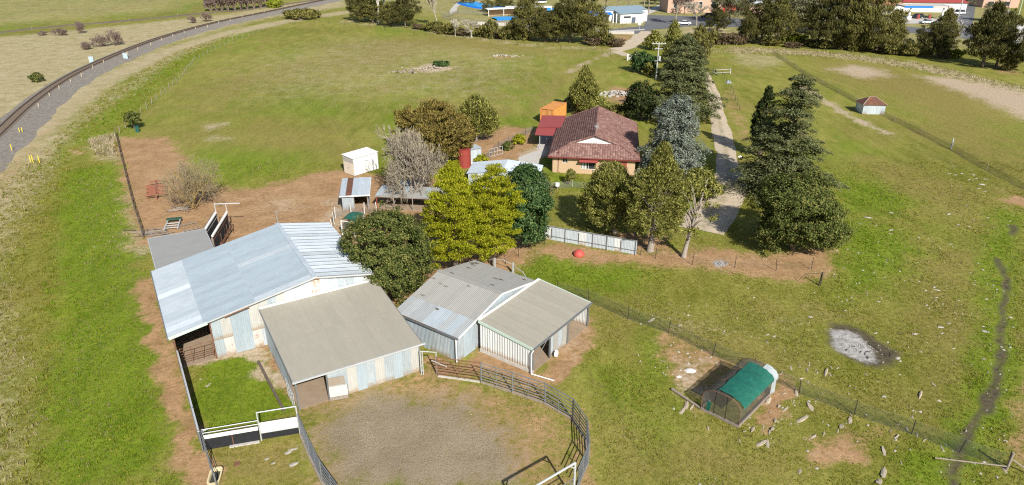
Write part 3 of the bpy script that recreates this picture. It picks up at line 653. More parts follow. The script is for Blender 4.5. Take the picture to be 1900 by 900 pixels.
# flat grey skillion behind the shed
def lw(x, y, z=0, rz=RZ, o=(-26.9, 46.0)):            # shed-local plan -> world
    return Vector((o[0]+x*math.cos(rz)-y*math.sin(rz), o[1]+x*math.sin(rz)+y*math.cos(rz), z))
sk = thing('rear_skillion', 'low flat grey roofed skillion behind the big shed', 'shed', lw(0.4, 13.4), RZ)
s2 = Vector((5.5, 0, -0.12)).normalized()
roof_sheets(sk, (0, 0, 2.85), (0, 1, 0), s2, 9.1, [(0, 5.5)], lambda r, i: I_grey, amp=0.008, jit=0.002)
MB().bar((-0.05, -0.0, 2.78), (-0.05, 9.15, 2.78), 0.08, 0.16).build('fascia', M_galw, sk)
MB().bar((-0.05, 9.2, 2.78), (5.55, 9.2, 2.66), 0.06, 0.16).build('fascia', M_galw, sk)
MB().bar((5.55, 0, 2.66), (5.55, 9.2, 2.66), 0.06, 0.16).build('fascia', M_galw, sk)
wall_sheets(sk, (0.1, 0.05), (0.1, 9.0), lambda t: 2.75, lambda i: I_grey)
for x, y in ((0.1, 9), (2.8, 9), (5.4, 9), (5.4, 4.5), (5.4, 0.2)): MB().tube((x, y, 0), (x, y, 2.7), 0.06, n=8).build('post', M_gal, sk)
roof_sheets(sk, (-0.05, 0.0, 2.9), (0, 1, 0), s2, 0.76, [(0, 5.5)], lambda r, i: I_pale, jit=0)

# front skillion, beige roof
fs = thing('front_skillion', 'open sided skillion shed with flat beige roof and patched iron front', 'shed', lw(7.0, -9.95), RZ)
FW, FD = 10.1, 10.2
s3 = Vector((0, FD, 0.95)).normalized()
def bz(y): return 2.75+0.95*y/FD
roof_sheets(fs, (0, 0, 2.78), (1, 0, 0), s3, FW, [(0, 5.2), (5.2, FD)], lambda r, i: I_beige, amp=0.007, jit=0.003)
MB().bar((-0.05, FD-0.03, bz(FD)+0.09), (FW, FD-0.03, bz(FD)+0.09), 0.22, 0.1).build('back_flashing', M_wpaint, fs)
MB().bar((-0.05, -0.08, 2.72), (FW+0.25, -0.08, 2.70), 0.13, 0.13).build('gutter', M_galw, fs)
MB().bar((-0.04, 0, 2.70), (-0.04, FD, 3.65), 0.05, 0.2).build('barge_board', M_gal, fs)
MB().bar((FW+0.03, 0, 2.70), (FW+0.03, FD, 3.65), 0.05, 0.2).build('barge_board', M_gal, fs)
ff = [I_wall, I_wall, I_cream, I_blue, I_wall, I_cream, I_wall, I_blue, I_wall, I_cream]
wall_sheets(fs, (2.55, 0.25), (9.95, 0.25), lambda t: 2.68, lambda i: ff[i % 10])
wall_sheets(fs, (9.95, 0.25), (9.95, FD-0.1), lambda t: bz(t)-0.1, lambda i: I_wall)
lf = [I_blue, I_wall, I_wall, I_blue, I_wall, I_blue, I_wall, I_wall, I_blue, I_wall, I_wall, I_blue, I_wall]
wall_sheets(fs, (0.15, 2.6), (0.15, FD-0.2), lambda t: bz(t+2.6)-0.12, lambda i: lf[i % 13])
for x, y in ((0.2, 0.2), (2.5, 0.3), (0.2, 2.6), (0.2, 6.3), (9.95, 0.3)): MB().box((x, y, (bz(y)-0.12)/2), (0.12, 0.12, bz(y)-0.12)).build('post', M_gal, fs)
MB().slab([(0.2, 0.3), (9.9, 0.3), (9.9, FD-0.2), (0.2, FD-0.2)], -0.1, 0.03).build('earth_floor', M_soil, fs)
dg = thing('swung_stable_door', 'white panelled stable door swung open at the skillion doorway', 'door', tuple(lw(7.0+2.5, -9.95+0.12)), RZ+math.radians(-14))
MB().box((0.68, 0, 0.84), (1.34, 0.05, 0.92)).build('white_panel', plain('dull_white', (0.48, 0.47, 0.44), 0.7, 0, 0.1), dg)
MB().box((0.68, 0, 0.21), (1.34, 0.05, 0.28)).build('kick_panel', M_timber, dg)
MB().box((0.62, 0.02, 1.72), (1.2, 0.04, 0.75)).build('upper_panel', I_wall, dg)
mb = MB()
for a, b in (((0, 0, 0.08), (0, 0, 1.95)), ((1.36, 0, 0.08), (1.36, 0, 1.33)), ((0, 0, 1.33), (1.36, 0, 1.33)), ((0, 0, 0.37), (1.36, 0, 0.37)), ((0, 0, 0.08), (1.36, 0, 0.08))): mb.tube(a, b, 0.03)
mb.build('frame', M_gal, dg)
pg = thing('side_pipe_gate', 'white pipe gate standing against the skillion side', 'gate', tuple(lw(6.95, -9.6)), RZ+math.radians(90))
for z in (0.15, 0.55, 0.95, 1.35, 1.6): MB().tube((0, 0, z), (2.1, 0, z), 0.022).build('rail', M_galw, pg)
for x in (0, 0.7, 1.4, 2.1): MB().tube((x, 0, 0.0), (x, 0, 1.62), 0.025).build('upright', M_galw, pg)
lg = thing('half_buried_timber', 'long dark timber lying along the skillion side', 'timber', tuple(lw(6.2, -9.5)), RZ+math.radians(92))
MB().box((4.0, 0, 0.04), (7.5, 0.2, 0.16)).build('beam', M_dtimb, lg)

# ------------------------------------------------------------------ the barn and its skillion
BZ = math.radians(-36); BO = (-4.5, 47.4)
def bw(x, y, z=0): return lw(x, y, z, BZ, BO)
barn = thing('barn', 'grey roofed iron barn with low ridge and blue grey walls', 'barn', (BO[0], BO[1], 0), BZ)
e0, r0, b0, YR, YE = 2.5, 3.95, 2.95, 5.8, 11.0
s4 = Vector((0, YR, r0-e0)); L4 = s4.length; s4.normalize()
def pick_barn(r, i): return (I_soft if i in (4, 5, 7) else I_dull) if r == 0 else I_drab
roof_sheets(barn, (-6.95, -0.05, e0), (1, 0, 0), s4, 7.2, [(0, 2.35), (2.35, L4)], pick_barn, amp=0.012)
s5 = Vector((0, YE-YR, b0-r0)); L5 = s5.length; s5.normalize()
roof_sheets(barn, (-6.95, YR, r0), (1, 0, 0), s5, 7.2, [(0, L5)], lambda r, i: I_drab, amp=0.012)
MB().bar((-7.0, YR, r0+0.04), (0.3, YR, r0+0.04), 0.35, 0.06).build('ridge_cap', I_drab, barn)
MB().bar((0.27, -0.05, e0-0.06), (0.27, YR, r0-0.06), 0.05, 0.15).build('barge_board', M_wpaint, barn)
MB().bar((0.27, YR, r0-0.06), (0.27, YE, b0-0.06), 0.05, 0.15).build('barge_board', M_wpaint, barn)
MB().bar((-7.0, -0.15, e0-0.06), (0.3, -0.15, e0-0.06), 0.13, 0.13).build('gutter', M_gal, barn)
for k in range(16):
    yy = random.choice((random.uniform(0.3, 5.4), random.uniform(6.2, 10.5))); xx = -6.7+abs(random.gauss(0, 1.2)) if k < 9 else random.uniform(-5, 0); zz = (e0+(r0-e0)*yy/YR if yy < YR else r0+(b0-r0)*(yy-YR)/(YE-YR))+0.03; aa = random.uniform(0, 3)
    q = [(xx+random.uniform(.15, .4)*math.cos(t+aa), yy+random.uniform(.05, .16)*math.sin(t+aa)) for t in np.linspace(0, 6.28, 7)[:-1]]
    MB().add([(x_, y_, zz+(y_-yy)*((r0-e0)/YR if yy < YR else (b0-r0)/(YE-YR))) for x_, y_ in q], [tuple(range(6))]).build('leaf_litter', M_dtimb, barn)
MB().bar((-6.0, -0.15, e0+0.02), (-2.0, -0.15, e0+0.02), 0.1, 0.03).build('leaf_litter', M_dtimb, barn)
def barn_top(y): return (e0+(r0-e0)*y/YR if y < YR else r0+(b0-r0)*(y-YR)/(YE-YR))-0.08
wall_sheets(barn, (-6.85, 0.08), (0, 0.08), lambda t: e0-0.08, lambda i: I_wall if i % 4 else I_blue)
wall_sheets(barn, (0, 0.08), (0, YE-0.1), lambda t: barn_top(t+0.08), lambda i: I_blue if i % 3 else I_wall)
wall_sheets(barn, (-6.85, 0.08), (-6.85, YE-0.1), lambda t: barn_top(t+0.08), lambda i: I_wall)
wall_sheets(barn, (-6.85, YE-0.1), (0, YE-0.1), lambda t: b0-0.1, lambda i: I_wall)
mb = MB(); mb.tube((0.05, -0.12, 0.05), (0.05, -0.12, e0-0.1), 0.06, n=8); mb.build('downpipe', M_wpaint, barn)
ls = thing('barn_skillion', 'skillion with beige roof, white ribbed end wall and open side beside the barn', 'shed', tuple(bw(0.45, 2.35)), BZ)
KW, KD = 5.5, 8.9
s6 = Vector((-KW, 0, 0.62)).normalized()
roof_sheets(ls, (KW, 0, 2.42), (0, 1, 0), s6, KD, [(0, KW)], lambda r, i: I_beige, amp=0.008, jit=0.002)
def kz(x): return 2.42+0.62*(KW-x)/KW
MB().bar((0, -0.05, kz(0)-0.07), (KW, -0.05, kz(KW)-0.07), 0.06, 0.24).build('barge_board', M_trim, ls)
MB().bar((0, KD+0.05, kz(0)-0.05), (KW, KD+0.05, kz(KW)-0.05), 0.06, 0.2).build('barge_board', M_trim, ls)
MB().bar((0.02, 0, kz(0)+0.07), (0.02, KD, kz(0)+0.07), 0.25, 0.06).build('back_flashing', M_wpaint, ls)
MB().bar((KW+0.08, -0.1, 2.38), (KW+0.08, KD+0.1, 2.38), 0.13, 0.12).build('gutter', M_gal, ls)
wall_sheets(ls, (0.05, 0.06), (KW-0.1, 0.06), lambda t: kz(t+0.05)-0.12, lambda i: I_rib, w=0.72, amp=0.03, waves=3, style='trap', z0=0.28)
MB().box((KW/2, 0.05, 0.15), (KW-0.1, 0.12, 0.3)).build('concrete_plinth', M_conc, ls)
wall_sheets(ls, (0.05, KD-0.06), (KW-0.1, KD-0.06), lambda t: kz(t+0.05)-0.12, lambda i: I_rib if i > 4 else I_wall)
wall_sheets(ls, (KW-0.25, 2.6), (KW-0.25, 5.4), lambda t: 2.3, lambda i: I_drab if i % 2 else I_wall)
for y in (0.1, 2.6, 5.4, KD-0.1): MB().box((KW-0.12, y, 1.17), (0.1, 0.1, 2.34)).build('post', M_gal, ls)
MB().slab([(0.1, 0.1), (KW-0.1, 0.1), (KW-0.1, KD-0.1), (0.1, KD-0.1)], -0.1, 0.03).build('earth_floor', M_soil, ls)
mb = MB(); a = Vector((KW+0.08, -0.12, 2.34)); pts = [a, Vector((KW-0.05, -0.2, 2.05)), Vector((KW-0.05, -0.2, 0.12)), Vector((KW+1.9, 0.15, 0.10))]
mb.path(pts, 0.055, 8); mb.build('downpipe', M_wpaint, ls)
MB().tube((KW-0.3, 0.2, 0.4), (KW-0.3, 2.5, 1.9), 0.03).build('brace', M_gal, ls)
wb = thing('white_feed_tub', 'white rounded tub leaning by the open side of the barn skillion', 'tub', tuple(bw(0.45+KW+0.15, 2.35+3.1)), BZ)
mb = MB()
for k in range(8): 
    t0, t1 = math.pi*2*k/8, math.pi*2*(k+1)/8
    mb.add([(0, 0.28*math.cos(t0), 0.34+0.34*math.sin(t0)), (0, 0.28*math.cos(t1), 0.34+0.34*math.sin(t1)), (0.12, 0.24*math.cos(t1), 0.34+0.30*math.sin(t1)), (0.12, 0.24*math.cos(t0), 0.34+0.30*math.sin(t0))], [(0, 1, 2, 3)])
mb.add([(0.12, 0.24*math.cos(math.pi*2*k/8), 0.34+0.30*math.sin(math.pi*2*k/8)) for k in range(8)], [tuple(range(8))]); mb.build('tub', M_wpaint, wb)
# ------------------------------------------------------------------ holding pen
pf = thing('pen_side_fence', 'long rail topped dark fence from the big shed along the pen', 'fence', tuple(lw(0.35, -10.8)), RZ+math.radians(90))
LP = 11.1
for i in range(5):
    x = LP*i/4; MB().tube((x, 0, 0), (x, 0, 1.85), 0.05, n=8).build('post', M_gal, pf)
for i in range(4):
    a, b = LP*i/4+0.06, LP*(i+1)/4-0.06
    MB().box(((a+b)/2, 0.0, 0.82), (b-a, 0.03, 1.5)).build('panel', M_rub, pf)
MB().bar((-0.05, 0.0, 1.80), (LP, 0.0, 1.80), 0.12, 0.10).build('top_rail', M_galw, pf)
MB().bar((-0.05, 0.06, 0.95), (LP, 0.06, 0.95), 0.06, 0.06).build('mid_rail', M_gal, pf)
A0, A1, A2 = Vector((-21.0, 37.05, 0)), Vector((-17.55, 38.0, 0)), Vector((-14.95, 38.7, 0))
def rz_of(a, b): return math.atan2(b.y-a.y, b.x-a.x)
bf = thing('pen_front_fence', 'black belting fence with white board and pipe rails closing the pen', 'fence', tuple(A0), rz_of(A0, A1)); L = (A1-A0).length
for x in (0.0, L*0.5): MB().tube((x, 0.05, 0), (x, 0.05, 1.75 if x == 0 else 1.1), 0.05, n=8).build('post', M_gal if x == 0 else M_rustp, bf)
for a, b in ((0.06, L*0.5-0.03), (L*0.5+0.03, L-0.06)): MB().box(((a+b)/2, 0, 0.48), (b-a, 0.03, 0.92)).build('panel', M_rub, bf)
MB().box((L/2, -0.03, 1.12), (L-0.08, 0.05, 0.30)).build('white_board', M_wpaint, bf)
for z in (1.42, 1.72): MB().tube((0, 0.03, z), (L, 0.03, z), 0.035).build('rail', M_galw, bf)
MB().box((L*0.7, -0.12, 0.03), (L*0.55, 0.22, 0.08)).build('sill', M_conc, bf)
MB().bar((-0.06, 0.12, 1.52), (0.35, 0.2, 1.62), 0.12, 0.06).build('latch', M_galw, bf)
pgx = thing('pen_gate', 'white sheeted pen gate with tall overhead pipe frame', 'gate', tuple(A1), rz_of(A1, A2)); L = (A2-A1).length
for x in (0.05, L-0.05): MB().tube((x, 0, 0), (x, 0, 2.45), 0.05, n=8).build('post', M_galw, pgx)
MB().tube((0.05, 0, 2.42), (L-0.05, 0, 2.42), 0.045).build('overhead_bar', M_galw, pgx)
MB().box((L/2, 0, 1.1), (L-0.22, 0.05, 0.85)).build('white_panel', plain('stained_white', (0.66, 0.63, 0.58), 0.7, 0, 0.1, 1.5, 0.1, dirt=(0.42, 0.33, 0.26)), pgx)
MB().box((L/2, 0.01, 0.36), (L-0.22, 0.04, 0.55)).build('belting', M_rub, pgx)
MB().bar((0.1, -0.03, 0.66), (L-0.1, -0.03, 0.66), 0.05, 0.05).build('bottom_rail', M_galw, pgx)
# low left rails below the pen and the trough
B0, B1 = Vector((-21.2, 37.2, 0)), Vector((-18.7, 33.2, 0))
lf_ = thing('lower_rail_fence', 'short grey pipe fence running down beside the bath trough', 'fence', tuple(B0), rz_of(B0, B1)); L = (B1-B0).length
for i in range(3): MB().tube((L*i/2, 0, 0), (L*i/2, 0, 1.6), 0.05, n=8).build('post', M_gal, lf_)
for z in (0.4, 0.75, 1.1, 1.5): MB().tube((0, 0, z), (L, 0, z), 0.028).build('rail', M_gal, lf_)
bt = thing('bath_trough', 'cream bath used as a water trough by the lower fence', 'trough', tuple(G(401, 893)), math.radians(100))
mb = MB(); outer = [(0.72*math.copysign(abs(math.cos(t))**0.45, math.cos(t)), 0.36*math.copysign(abs(math.sin(t))**0.45, math.sin(t))) for t in np.linspace(0.2, 2*math.pi+0.2, 16, endpoint=False)]
for k in range(16):
    (x0, y0), (x1, y1) = outer[k], outer[(k+1) % 16]
    mb.add([(x0*0.85, y0*0.8, 0), (x1*0.85, y1*0.8, 0), (x1*1.12, y1*1.12, 0.5), (x0*1.12, y0*1.12, 0.5), (x1*0.9, y1*0.85, 0.5), (x0*0.9, y0*0.85, 0.5), (x1*0.78, y1*0.7, 0.2), (x0*0.78, y0*0.7, 0.2)], [(0, 1, 2, 3), (3, 2, 4, 5), (5, 4, 6, 7)])
mb.build('bath', plain('cream_enamel', (0.6, 0.5, 0.3), 0.4, 0, 0.1), bt)
mb = MB(); mb.add([(x*0.82, y*0.76, 0.3) for x, y in outer], [tuple(range(16))]); mb.build('water', plain('trough_water', (0.05, 0.055, 0.04), 0.08, 0, 0.1, bmp=0), bt)

# ------------------------------------------------------------------ round yard of pipe panels
YP = [Vector((*p, 0)) for p in [(-2.45, 44.75), (0.0, 43.5), (2.45, 42.15), (4.4, 40.3), (5.2, 38.05), (5.1, 35.7), (4.15, 33.3)]]
YL = [Vector((*p, 0)) for p in [(-14.9, 38.6), (-13.75, 36.5), (-12.3, 34.1), (-10.4, 31.6)]]
YG = [Vector((-5.95, 45.55, 0)), Vector((-2.45, 44.75, 0))]
where = ['beside the barn skillion downpipe', 'second along from the barn corner', 'where the ring starts to bend right', 'on the right bend', 'on the right edge of the ring', 'beside the overhead gate frame', 'next to the white pen gate', 'on the left edge of the ring', 'at the left bottom edge of the photo', 'brown, nearest the white walk gate']
def panel(a, b, lab, m, h=1.85):
    L = (b-a).length; t = thing('yard_panel', lab, 'yard panel', tuple(a), rz_of(a, b), 'pipe panels of the round yard')
    for z in np.linspace(0.28, h-0.05, 6): MB().tube((0.04, 0, z), (L-0.04, 0, z), 0.033 if z < h-0.1 else 0.042).build('rail', m, t)
    for x in (0.03, L*0.5): MB().tube((x, 0, 0), (x, 0, h), 0.06 if x < 0.1 else 0.028, n=8).build('post', m, t)
    MB().box((L/2, -0.05, 0.04), (L*0.96, 0.16, 0.1)).build('kerb', M_timber if m is M_gal else M_conc, t)
    return t
k = 0
for a, b in list(zip(YP[:-1], YP[1:])): panel(a, b, 'six rail pipe yard panel '+where[k], M_gal); k += 1
for a, b in list(zip(YL[:-1], YL[1:])): panel(a, b, 'six rail pipe yard panel '+where[k], M_gal); k += 1
panel(YG[0], YG[1], 'six rail pipe yard panel '+where[9], M_rustp)
ag = thing('overhead_yard_gate', 'tall pipe gate frame with corner braces on the round yard', 'gate', (3.85, 32.5, 0), rz_of(Vector((3.85, 32.5, 0)), Vector((0.87, 30.2, 0))))
Lg = 3.77
for x in (0, Lg): MB().tube((x, 0, 0), (x, 0, 3.05), 0.075, n=8).build('post', M_galw, ag)
MB().tube((0, 0, 3.05), (Lg, 0, 3.05), 0.075, n=8).build('overhead_bar', M_galw, ag)
for x, s in ((0, 1), (Lg, -1)): MB().tube((x, 0, 2.6), (x+s*0.45, 0, 3.03), 0.045).build('corner_brace', M_galw, ag)
for z in np.linspace(0.3, 1.8, 6): MB().tube((0.06, 0, z), (Lg-0.06, 0, z), 0.03).build('rail', M_gal, ag)
wg = thing('walk_gate', 'narrow white walk-through gate between skillion and barn yard', 'gate', (-7.25, 45.75, 0), rz_of(Vector((-7.25, 45.75, 0)), Vector((-5.98, 45.6, 0))))
for x in (0, 0.16, 1.28): MB().tube((x, 0, 0), (x, 0, 2.25), 0.045, n=8).build('post', M_galw, wg)
MB().tube((0, 0, 2.22), (1.28, 0, 2.22), 0.04).build('overhead_bar', M_galw, wg)
for z in (0.4, 0.9, 1.4): MB().tube((0, 0, z), (0.16, 0, z), 0.025).build('rung', M_galw, wg)
MB().tube((0.9, -0.02, 1.45), (2.2, -0.4, 1.2), 0.03).build('slide_bar', M_galw, wg)

# ------------------------------------------------------------------ cattle loading ramp
rp = thing('loading_ramp', 'steep cattle loading ramp with white topped dark sides behind the skillion', 'loading ramp', (-33.05, 68.2, 0), math.radians(90)+math.radians(3))
LR = 5.2
for s in (-1, 1):
    y = s*0.62
    MB().sheet([(0, y, 0.35), (LR, y, 1.0), (LR, y, 2.55), (0, y, 1.95)], 0.04).build('side_panel', M_rub, rp)
    MB().bar((-0.1, y, 1.98), (LR, y, 2.6), 0.22, 0.16).build('white_top_rail', M_wpaint, rp)
    MB().bar((0, y-0.03, 1.5), (LR, y-0.03, 2.1), 0.06, 0.06).build('side_rail', M_galw if s > 0 else M_rustp, rp)
    MB().tube((LR, y, 0), (LR, y, 3.6), 0.05, n=8).build('end_post', M_galw, rp)
    for x in (0.1, 1.7, 3.4): MB().tube((x, y, 0), (x, y, 1.9+0.11*x), 0.045, n=8).build('post', M_rustp, rp)
MB().sheet([(0, -0.6, 0.05), (LR, -0.6, 1.05), (LR, 0.6, 1.05), (0, 0.6, 0.05)], 0.06).build('floor', M_timber, rp)
MB().tube((LR+0.2, 0.75, 3.55), (LR+0.2, -2.2, 3.6), 0.06, n=8).build('overhead_bar', M_galw, rp)
MB().bar((-0.3, -0.95, 0.12), (LR, -0.95, 1.0), 0.07, 0.3).build('walkway', M_rustp, rp)
for x in (1.0, 3.0, 4.8): MB().tube((x, -1.1, 0), (x, -1.1, 1.7+0.1*x), 0.03).build('walkway_post', M_rustp, rp)
mb = MB(); mb.path([(3.9, -1.1, 1.0), (3.9, -1.1, 2.2), (4.8, -1.1, 2.35), (4.8, -1.1, 1.2)], 0.03); mb.build('guard_frame', M_rustp, rp)
mb = MB(); mb.path([(-0.6, 1.0, 1.7), (LR, 1.0, 2.5)], 0.03); mb.path([(-0.6, 1.0, 0.0), (-0.6, 1.0, 1.7)], 0.03); mb.path([(LR*0.5, 1.0, 0), (LR*0.5, 1.0, 2.1)], 0.03); mb.build('handrail', M_gal, rp)

# ------------------------------------------------------------------ clutter in the bare yard
I_harrow = plain('harrow_rust', (0.24, 0.095, 0.06), 0.85, 0.1, 0.3)
hr = thing('rusty_harrow', 'rusty red farm harrow frame with many cross bars', 'harrow', tuple(G(292, 372)), math.radians(115))
MB().bar((0, 0, 0.7), (6.0, 0, 0.75), 0.2, 0.2).build('spine', I_harrow, hr)
MB().tube((0.1, 0, 0), (0.1, 0, 1.3), 0.07, n=8).build('hitch_post', I_harrow, hr)
for i in range(9):
    x = 0.4+0.55*i+(1.0 if i > 7 else 0); w = 1.1+0.25*math.sin(i*2.1)
    o = MB().bar((x, -w, 0.68+0.02*(i % 2)), (x+0.1, w, 0.72), 0.13, 0.13).build('cross_bar', I_harrow, hr)
    mb = MB()
    for y in np.linspace(-w+0.1, w-0.1, 3): mb.tube((x+0.05, y, 0.7), (x+0.12, y, 0.05), 0.02, n=5)
    mb.build('tines', I_harrow, o)
gf = thing('green_metal_frame', 'green and grey steel frame lying on the bare soil', 'steel frame', tuple(G(318, 428)), math.radians(105))
M_grn = plain('dark_green_paint', (0.03, 0.075, 0.05), 0.6, 0, 0.3)
for y in (-0.75, 0.75): MB().bar((0, y, 0.25), (2.9, y*0.9, 0.4), 0.12, 0.14).build('side_rail', M_galw, gf)
for x in (0.2, 0.9, 1.6): MB().bar((x, -0.7, 0.3), (x, 0.7, 0.3), 0.08, 0.08).build('rung', M_galw, gf)
MB().box((2.5, 0, 0.5), (0.55, 1.7, 0.12)).build('green_head', M_grn, gf)
pl = thing('timber_hurdle', 'weathered pole hurdle lying flat beside the green frame', 'hurdle', tuple(G(352, 423)), math.radians(125))
for y in np.linspace(-0.9, 0.9, 5): MB().bar((-1.4, y, 0.10), (1.5, y+random.uniform(-.1, .1), 0.12), 0.08, 0.06).build('pole', M_timber, pl)
for x in (-1.0, 1.0): MB().bar((x, -1.0, 0.17), (x, 1.0, 0.17), 0.08, 0.06).build('cross_pole', M_timber, pl)
wp = thing('scrap_timber_pile', 'heap of grey broken timber beside the dark fence', 'timber pile', tuple(G(292, 432)))
for i in range(26):
    a = random.uniform(-0.4, 0.5); x, y = random.gauss(0, 1.1), random.gauss(0, 0.45); l = random.uniform(0.5, 1.6)
    MB().bar((x-l*math.cos(a), y-l*math.sin(a), 0.06+0.02*(i % 7)), (x+l*math.cos(a), y+l*math.sin(a), 0.1+0.02*(i % 5)), 0.09, 0.06).build('timber', M_timber if i % 3 else M_dtimb, wp)
wp2 = thing('grey_stick_heap', 'low heap of grey sticks below the spreading bare tree', 'stick heap', tuple(G(331, 389)))
for i in range(30):
    a = random.uniform(-0.7, 0.9); x, y = random.gauss(0, 0.7), random.gauss(0, 0.35); l = random.uniform(0.3, 0.9)
    MB().tube((x-l*math.cos(a), y-l*math.sin(a), 0.05+0.01*(i % 9)), (x+l*math.cos(a), y+l*math.sin(a), 0.12+0.012*(i % 7)), 0.035, n=5).build('stick', M_timber, wp2)
# dark timber fence along the yard's left edge
def wire_fence(name, label, pts, spacing, h, mat, r=0.035, wires=(0.35, 0.7, 1.05), wmat=None, wire_r=0.008, rails=None, group=None, lean=0.05, net=None):
    P = [Vector((p[0], p[1], 0)) for p in pts]; o = thing(name, label, 'fence', tuple(P[0]), group=group); O = P[0]
    pm = MB().tube((0, 0, 0), (0, 0, h), r, r*0.85, n=6).mesh('post', mat); pos_ = []
    for a, b in zip(P[:-1], P[1:]):
        n = max(1, int(round((b-a).length/spacing)))
        for i in range(n): pos_.append(a+(b-a)*(i/n))
    pos_.append(P[-1])
    for p in pos_:
        q = mobj('post', pm, o, loc=p-O); q.rotation_euler = (random.gauss(0, lean), random.gauss(0, lean), random.random()*6); q.scale = (1, 1, random.uniform(0.92, 1.06))
    if wires:
        mb = MB()
        for z in wires:
            for a, b in zip(pos_[:-1], pos_[1:]): mb.tube(a-O+Vector((0, 0, z)), b-O+Vector((0, 0, z)), wire_r, n=3, cap=False)
        mb.build('wires', wmat or M_wire, o)
    if rails:
        for a, b in zip(pos_[:-1], pos_[1:]):
            for z, w_, t_ in rails: MB().bar(a-O+Vector((0, 0, z)), b-O+Vector((0, 0, z+random.uniform(-.03, .03))), t_, w_).build('rail', mat, o)
    if net:
        zlo, zhi, m = net
        for a, b in zip(pos_[:-1], pos_[1:]):
            A, B = a-O, b-O; MB().add([(A.x, A.y, zlo), (B.x, B.y, zlo), (B.x, B.y, zhi), (A.x, A.y, zhi)], [(0, 1, 2, 3)]).build('netting', m, o)
    return o
M_net = meshmat('green_wire_netting', (0.05, 0.075, 0.055), 0.72)
M_netg = meshmat('grey_wire_netting', (0.20, 0.20, 0.19), 0.72)
wire_fence('timber_yard_fence', 'dark timber rail fence along the left side of the red yard', [g2(216, 252), g2(232, 320), g2(250, 390), g2(267, 442)], 2.6, 1.25, M_dtimb, 0.065, wires=None, rails=((0.4, 0.09, 0.04), (0.8, 0.09, 0.04), (1.18, 0.10, 0.04)))
wire_fence('paddock_fence', 'wire and post fence curving round the big paddock by the railway', [g2(*p) for p in [(222, 248), (245, 228), (262, 210), (300, 178), (340, 142), (362, 112), (400, 92), (440, 74), (490, 58), (530, 44), (556, 40)]], 3.4, 1.3, M_timber, 0.06)
wire_fence('creek_fence', 'thin steel picket fence along the far edge of the big paddock', [g2(*p) for p in [(556, 40), (640, 46), (740, 60), (860, 72), (960, 84), (1040, 92), (1118, 101)]], 7, 1.25, M_peg, 0.04)
wire_fence('gate_fence', 'short picket fence between the apron and the white gate', [g2(1132, 103), g2(1150, 106), g2(1168, 110)], 4.5, 1.25, M_peg, 0.04)
wire_fence('drive_fence', 'steel picket fence beside the upper driveway', [g2(*p) for p in [(1322, 130), (1340, 140), (1352, 160), (1364, 188), (1372, 205)]], 4.5, 1.25, M_peg, 0.04)
wire_fence('tree_row_fence', 'steel picket fence in front of the tree row', [g2(*p) for p in [(938, 490), (985, 462), (1010, 455)]], 2.6, 1.3, M_peg, 0.035)
wire_fence('front_tree_fence', 'dark picket fence along the bare bed below the conifers', [g2(*p) for p in [(1188, 474), (1216, 480), (1284, 492), (1363, 497), (1440, 503), (1505, 500), (1522, 530)]], 3.6, 1.35, M_peg, 0.035)
wire_fence('netting_fence', 'green netting fence on steel pickets running past the hen run', [g2(*p) for p in [(1035, 545), (1092, 560), (1165, 592), (1240, 618), (1322, 660), (1401, 690), (1483, 730), (1585, 770), (1691, 806), (1780, 840), (1867, 870)]], 3.1, 1.35, M_peg, 0.035, net=(0.03, 1.15, M_net), wires=(0.05, 1.2))
wire_fence('hut_fence', 'sagging wire fence with dark weeds past the rusty hut', [g2(*p) for p in [(1435, 100), (1500, 142), (1590, 190), (1660, 225), (1765, 277), (1830, 315), (1905, 352)]], 9, 1.2, M_timber, 0.05, net=(0.02, 0.8, M_net))
wire_fence('railway_fence', 'pale post fence along the old track bed at upper left', [g2(*p) for p in [(-40, 66), (60, 56), (150, 48), (240, 40), (330, 31), (400, 25)]], 12, 1.3, M_timber, 0.07)
ep = thing('strainer_post', 'grey strainer post with stay at the lower right corner', 'post', tuple(G(1867, 872)))
MB().tube((0, 0, 0), (0.05, 0, 1.45), 0.09, n=8).build('post', M_timber, ep); MB().tube((0, 0, 1.0), (1.6, -0.8, 0.05), 0.05).build('stay', M_timber, ep)
MB().tube((-4.2, 1.0, 0.12), (0, 0, 0.3), 0.05).build('bottom_rail', M_timber, ep)
wp_ = thing('wooden_fence_post', 'pale wooden post on the fence below the rusty hut', 'post', tuple(G(1764, 276))); MB().tube((0, 0, 0), (0, 0, 1.7), 0.12, 0.11, n=8).build('post', M_galw, wp_)
cp = thing('corner_post', 'leaning dark corner post with stays below the round bush', 'post', tuple(G(1519, 530)))
MB().tube((0, 0, 0), (0.12, 0, 1.5), 0.07, n=8).build('post', M_peg, cp); mb = MB(); mb.path([(0.1, 0, 1.35), (-0.7, 0.2, 1.3), (-1.4, 0.6, 0.9), (-1.7, 0.9, 0.1)], 0.02, 5); mb.build('stay_wire', M_peg, cp)

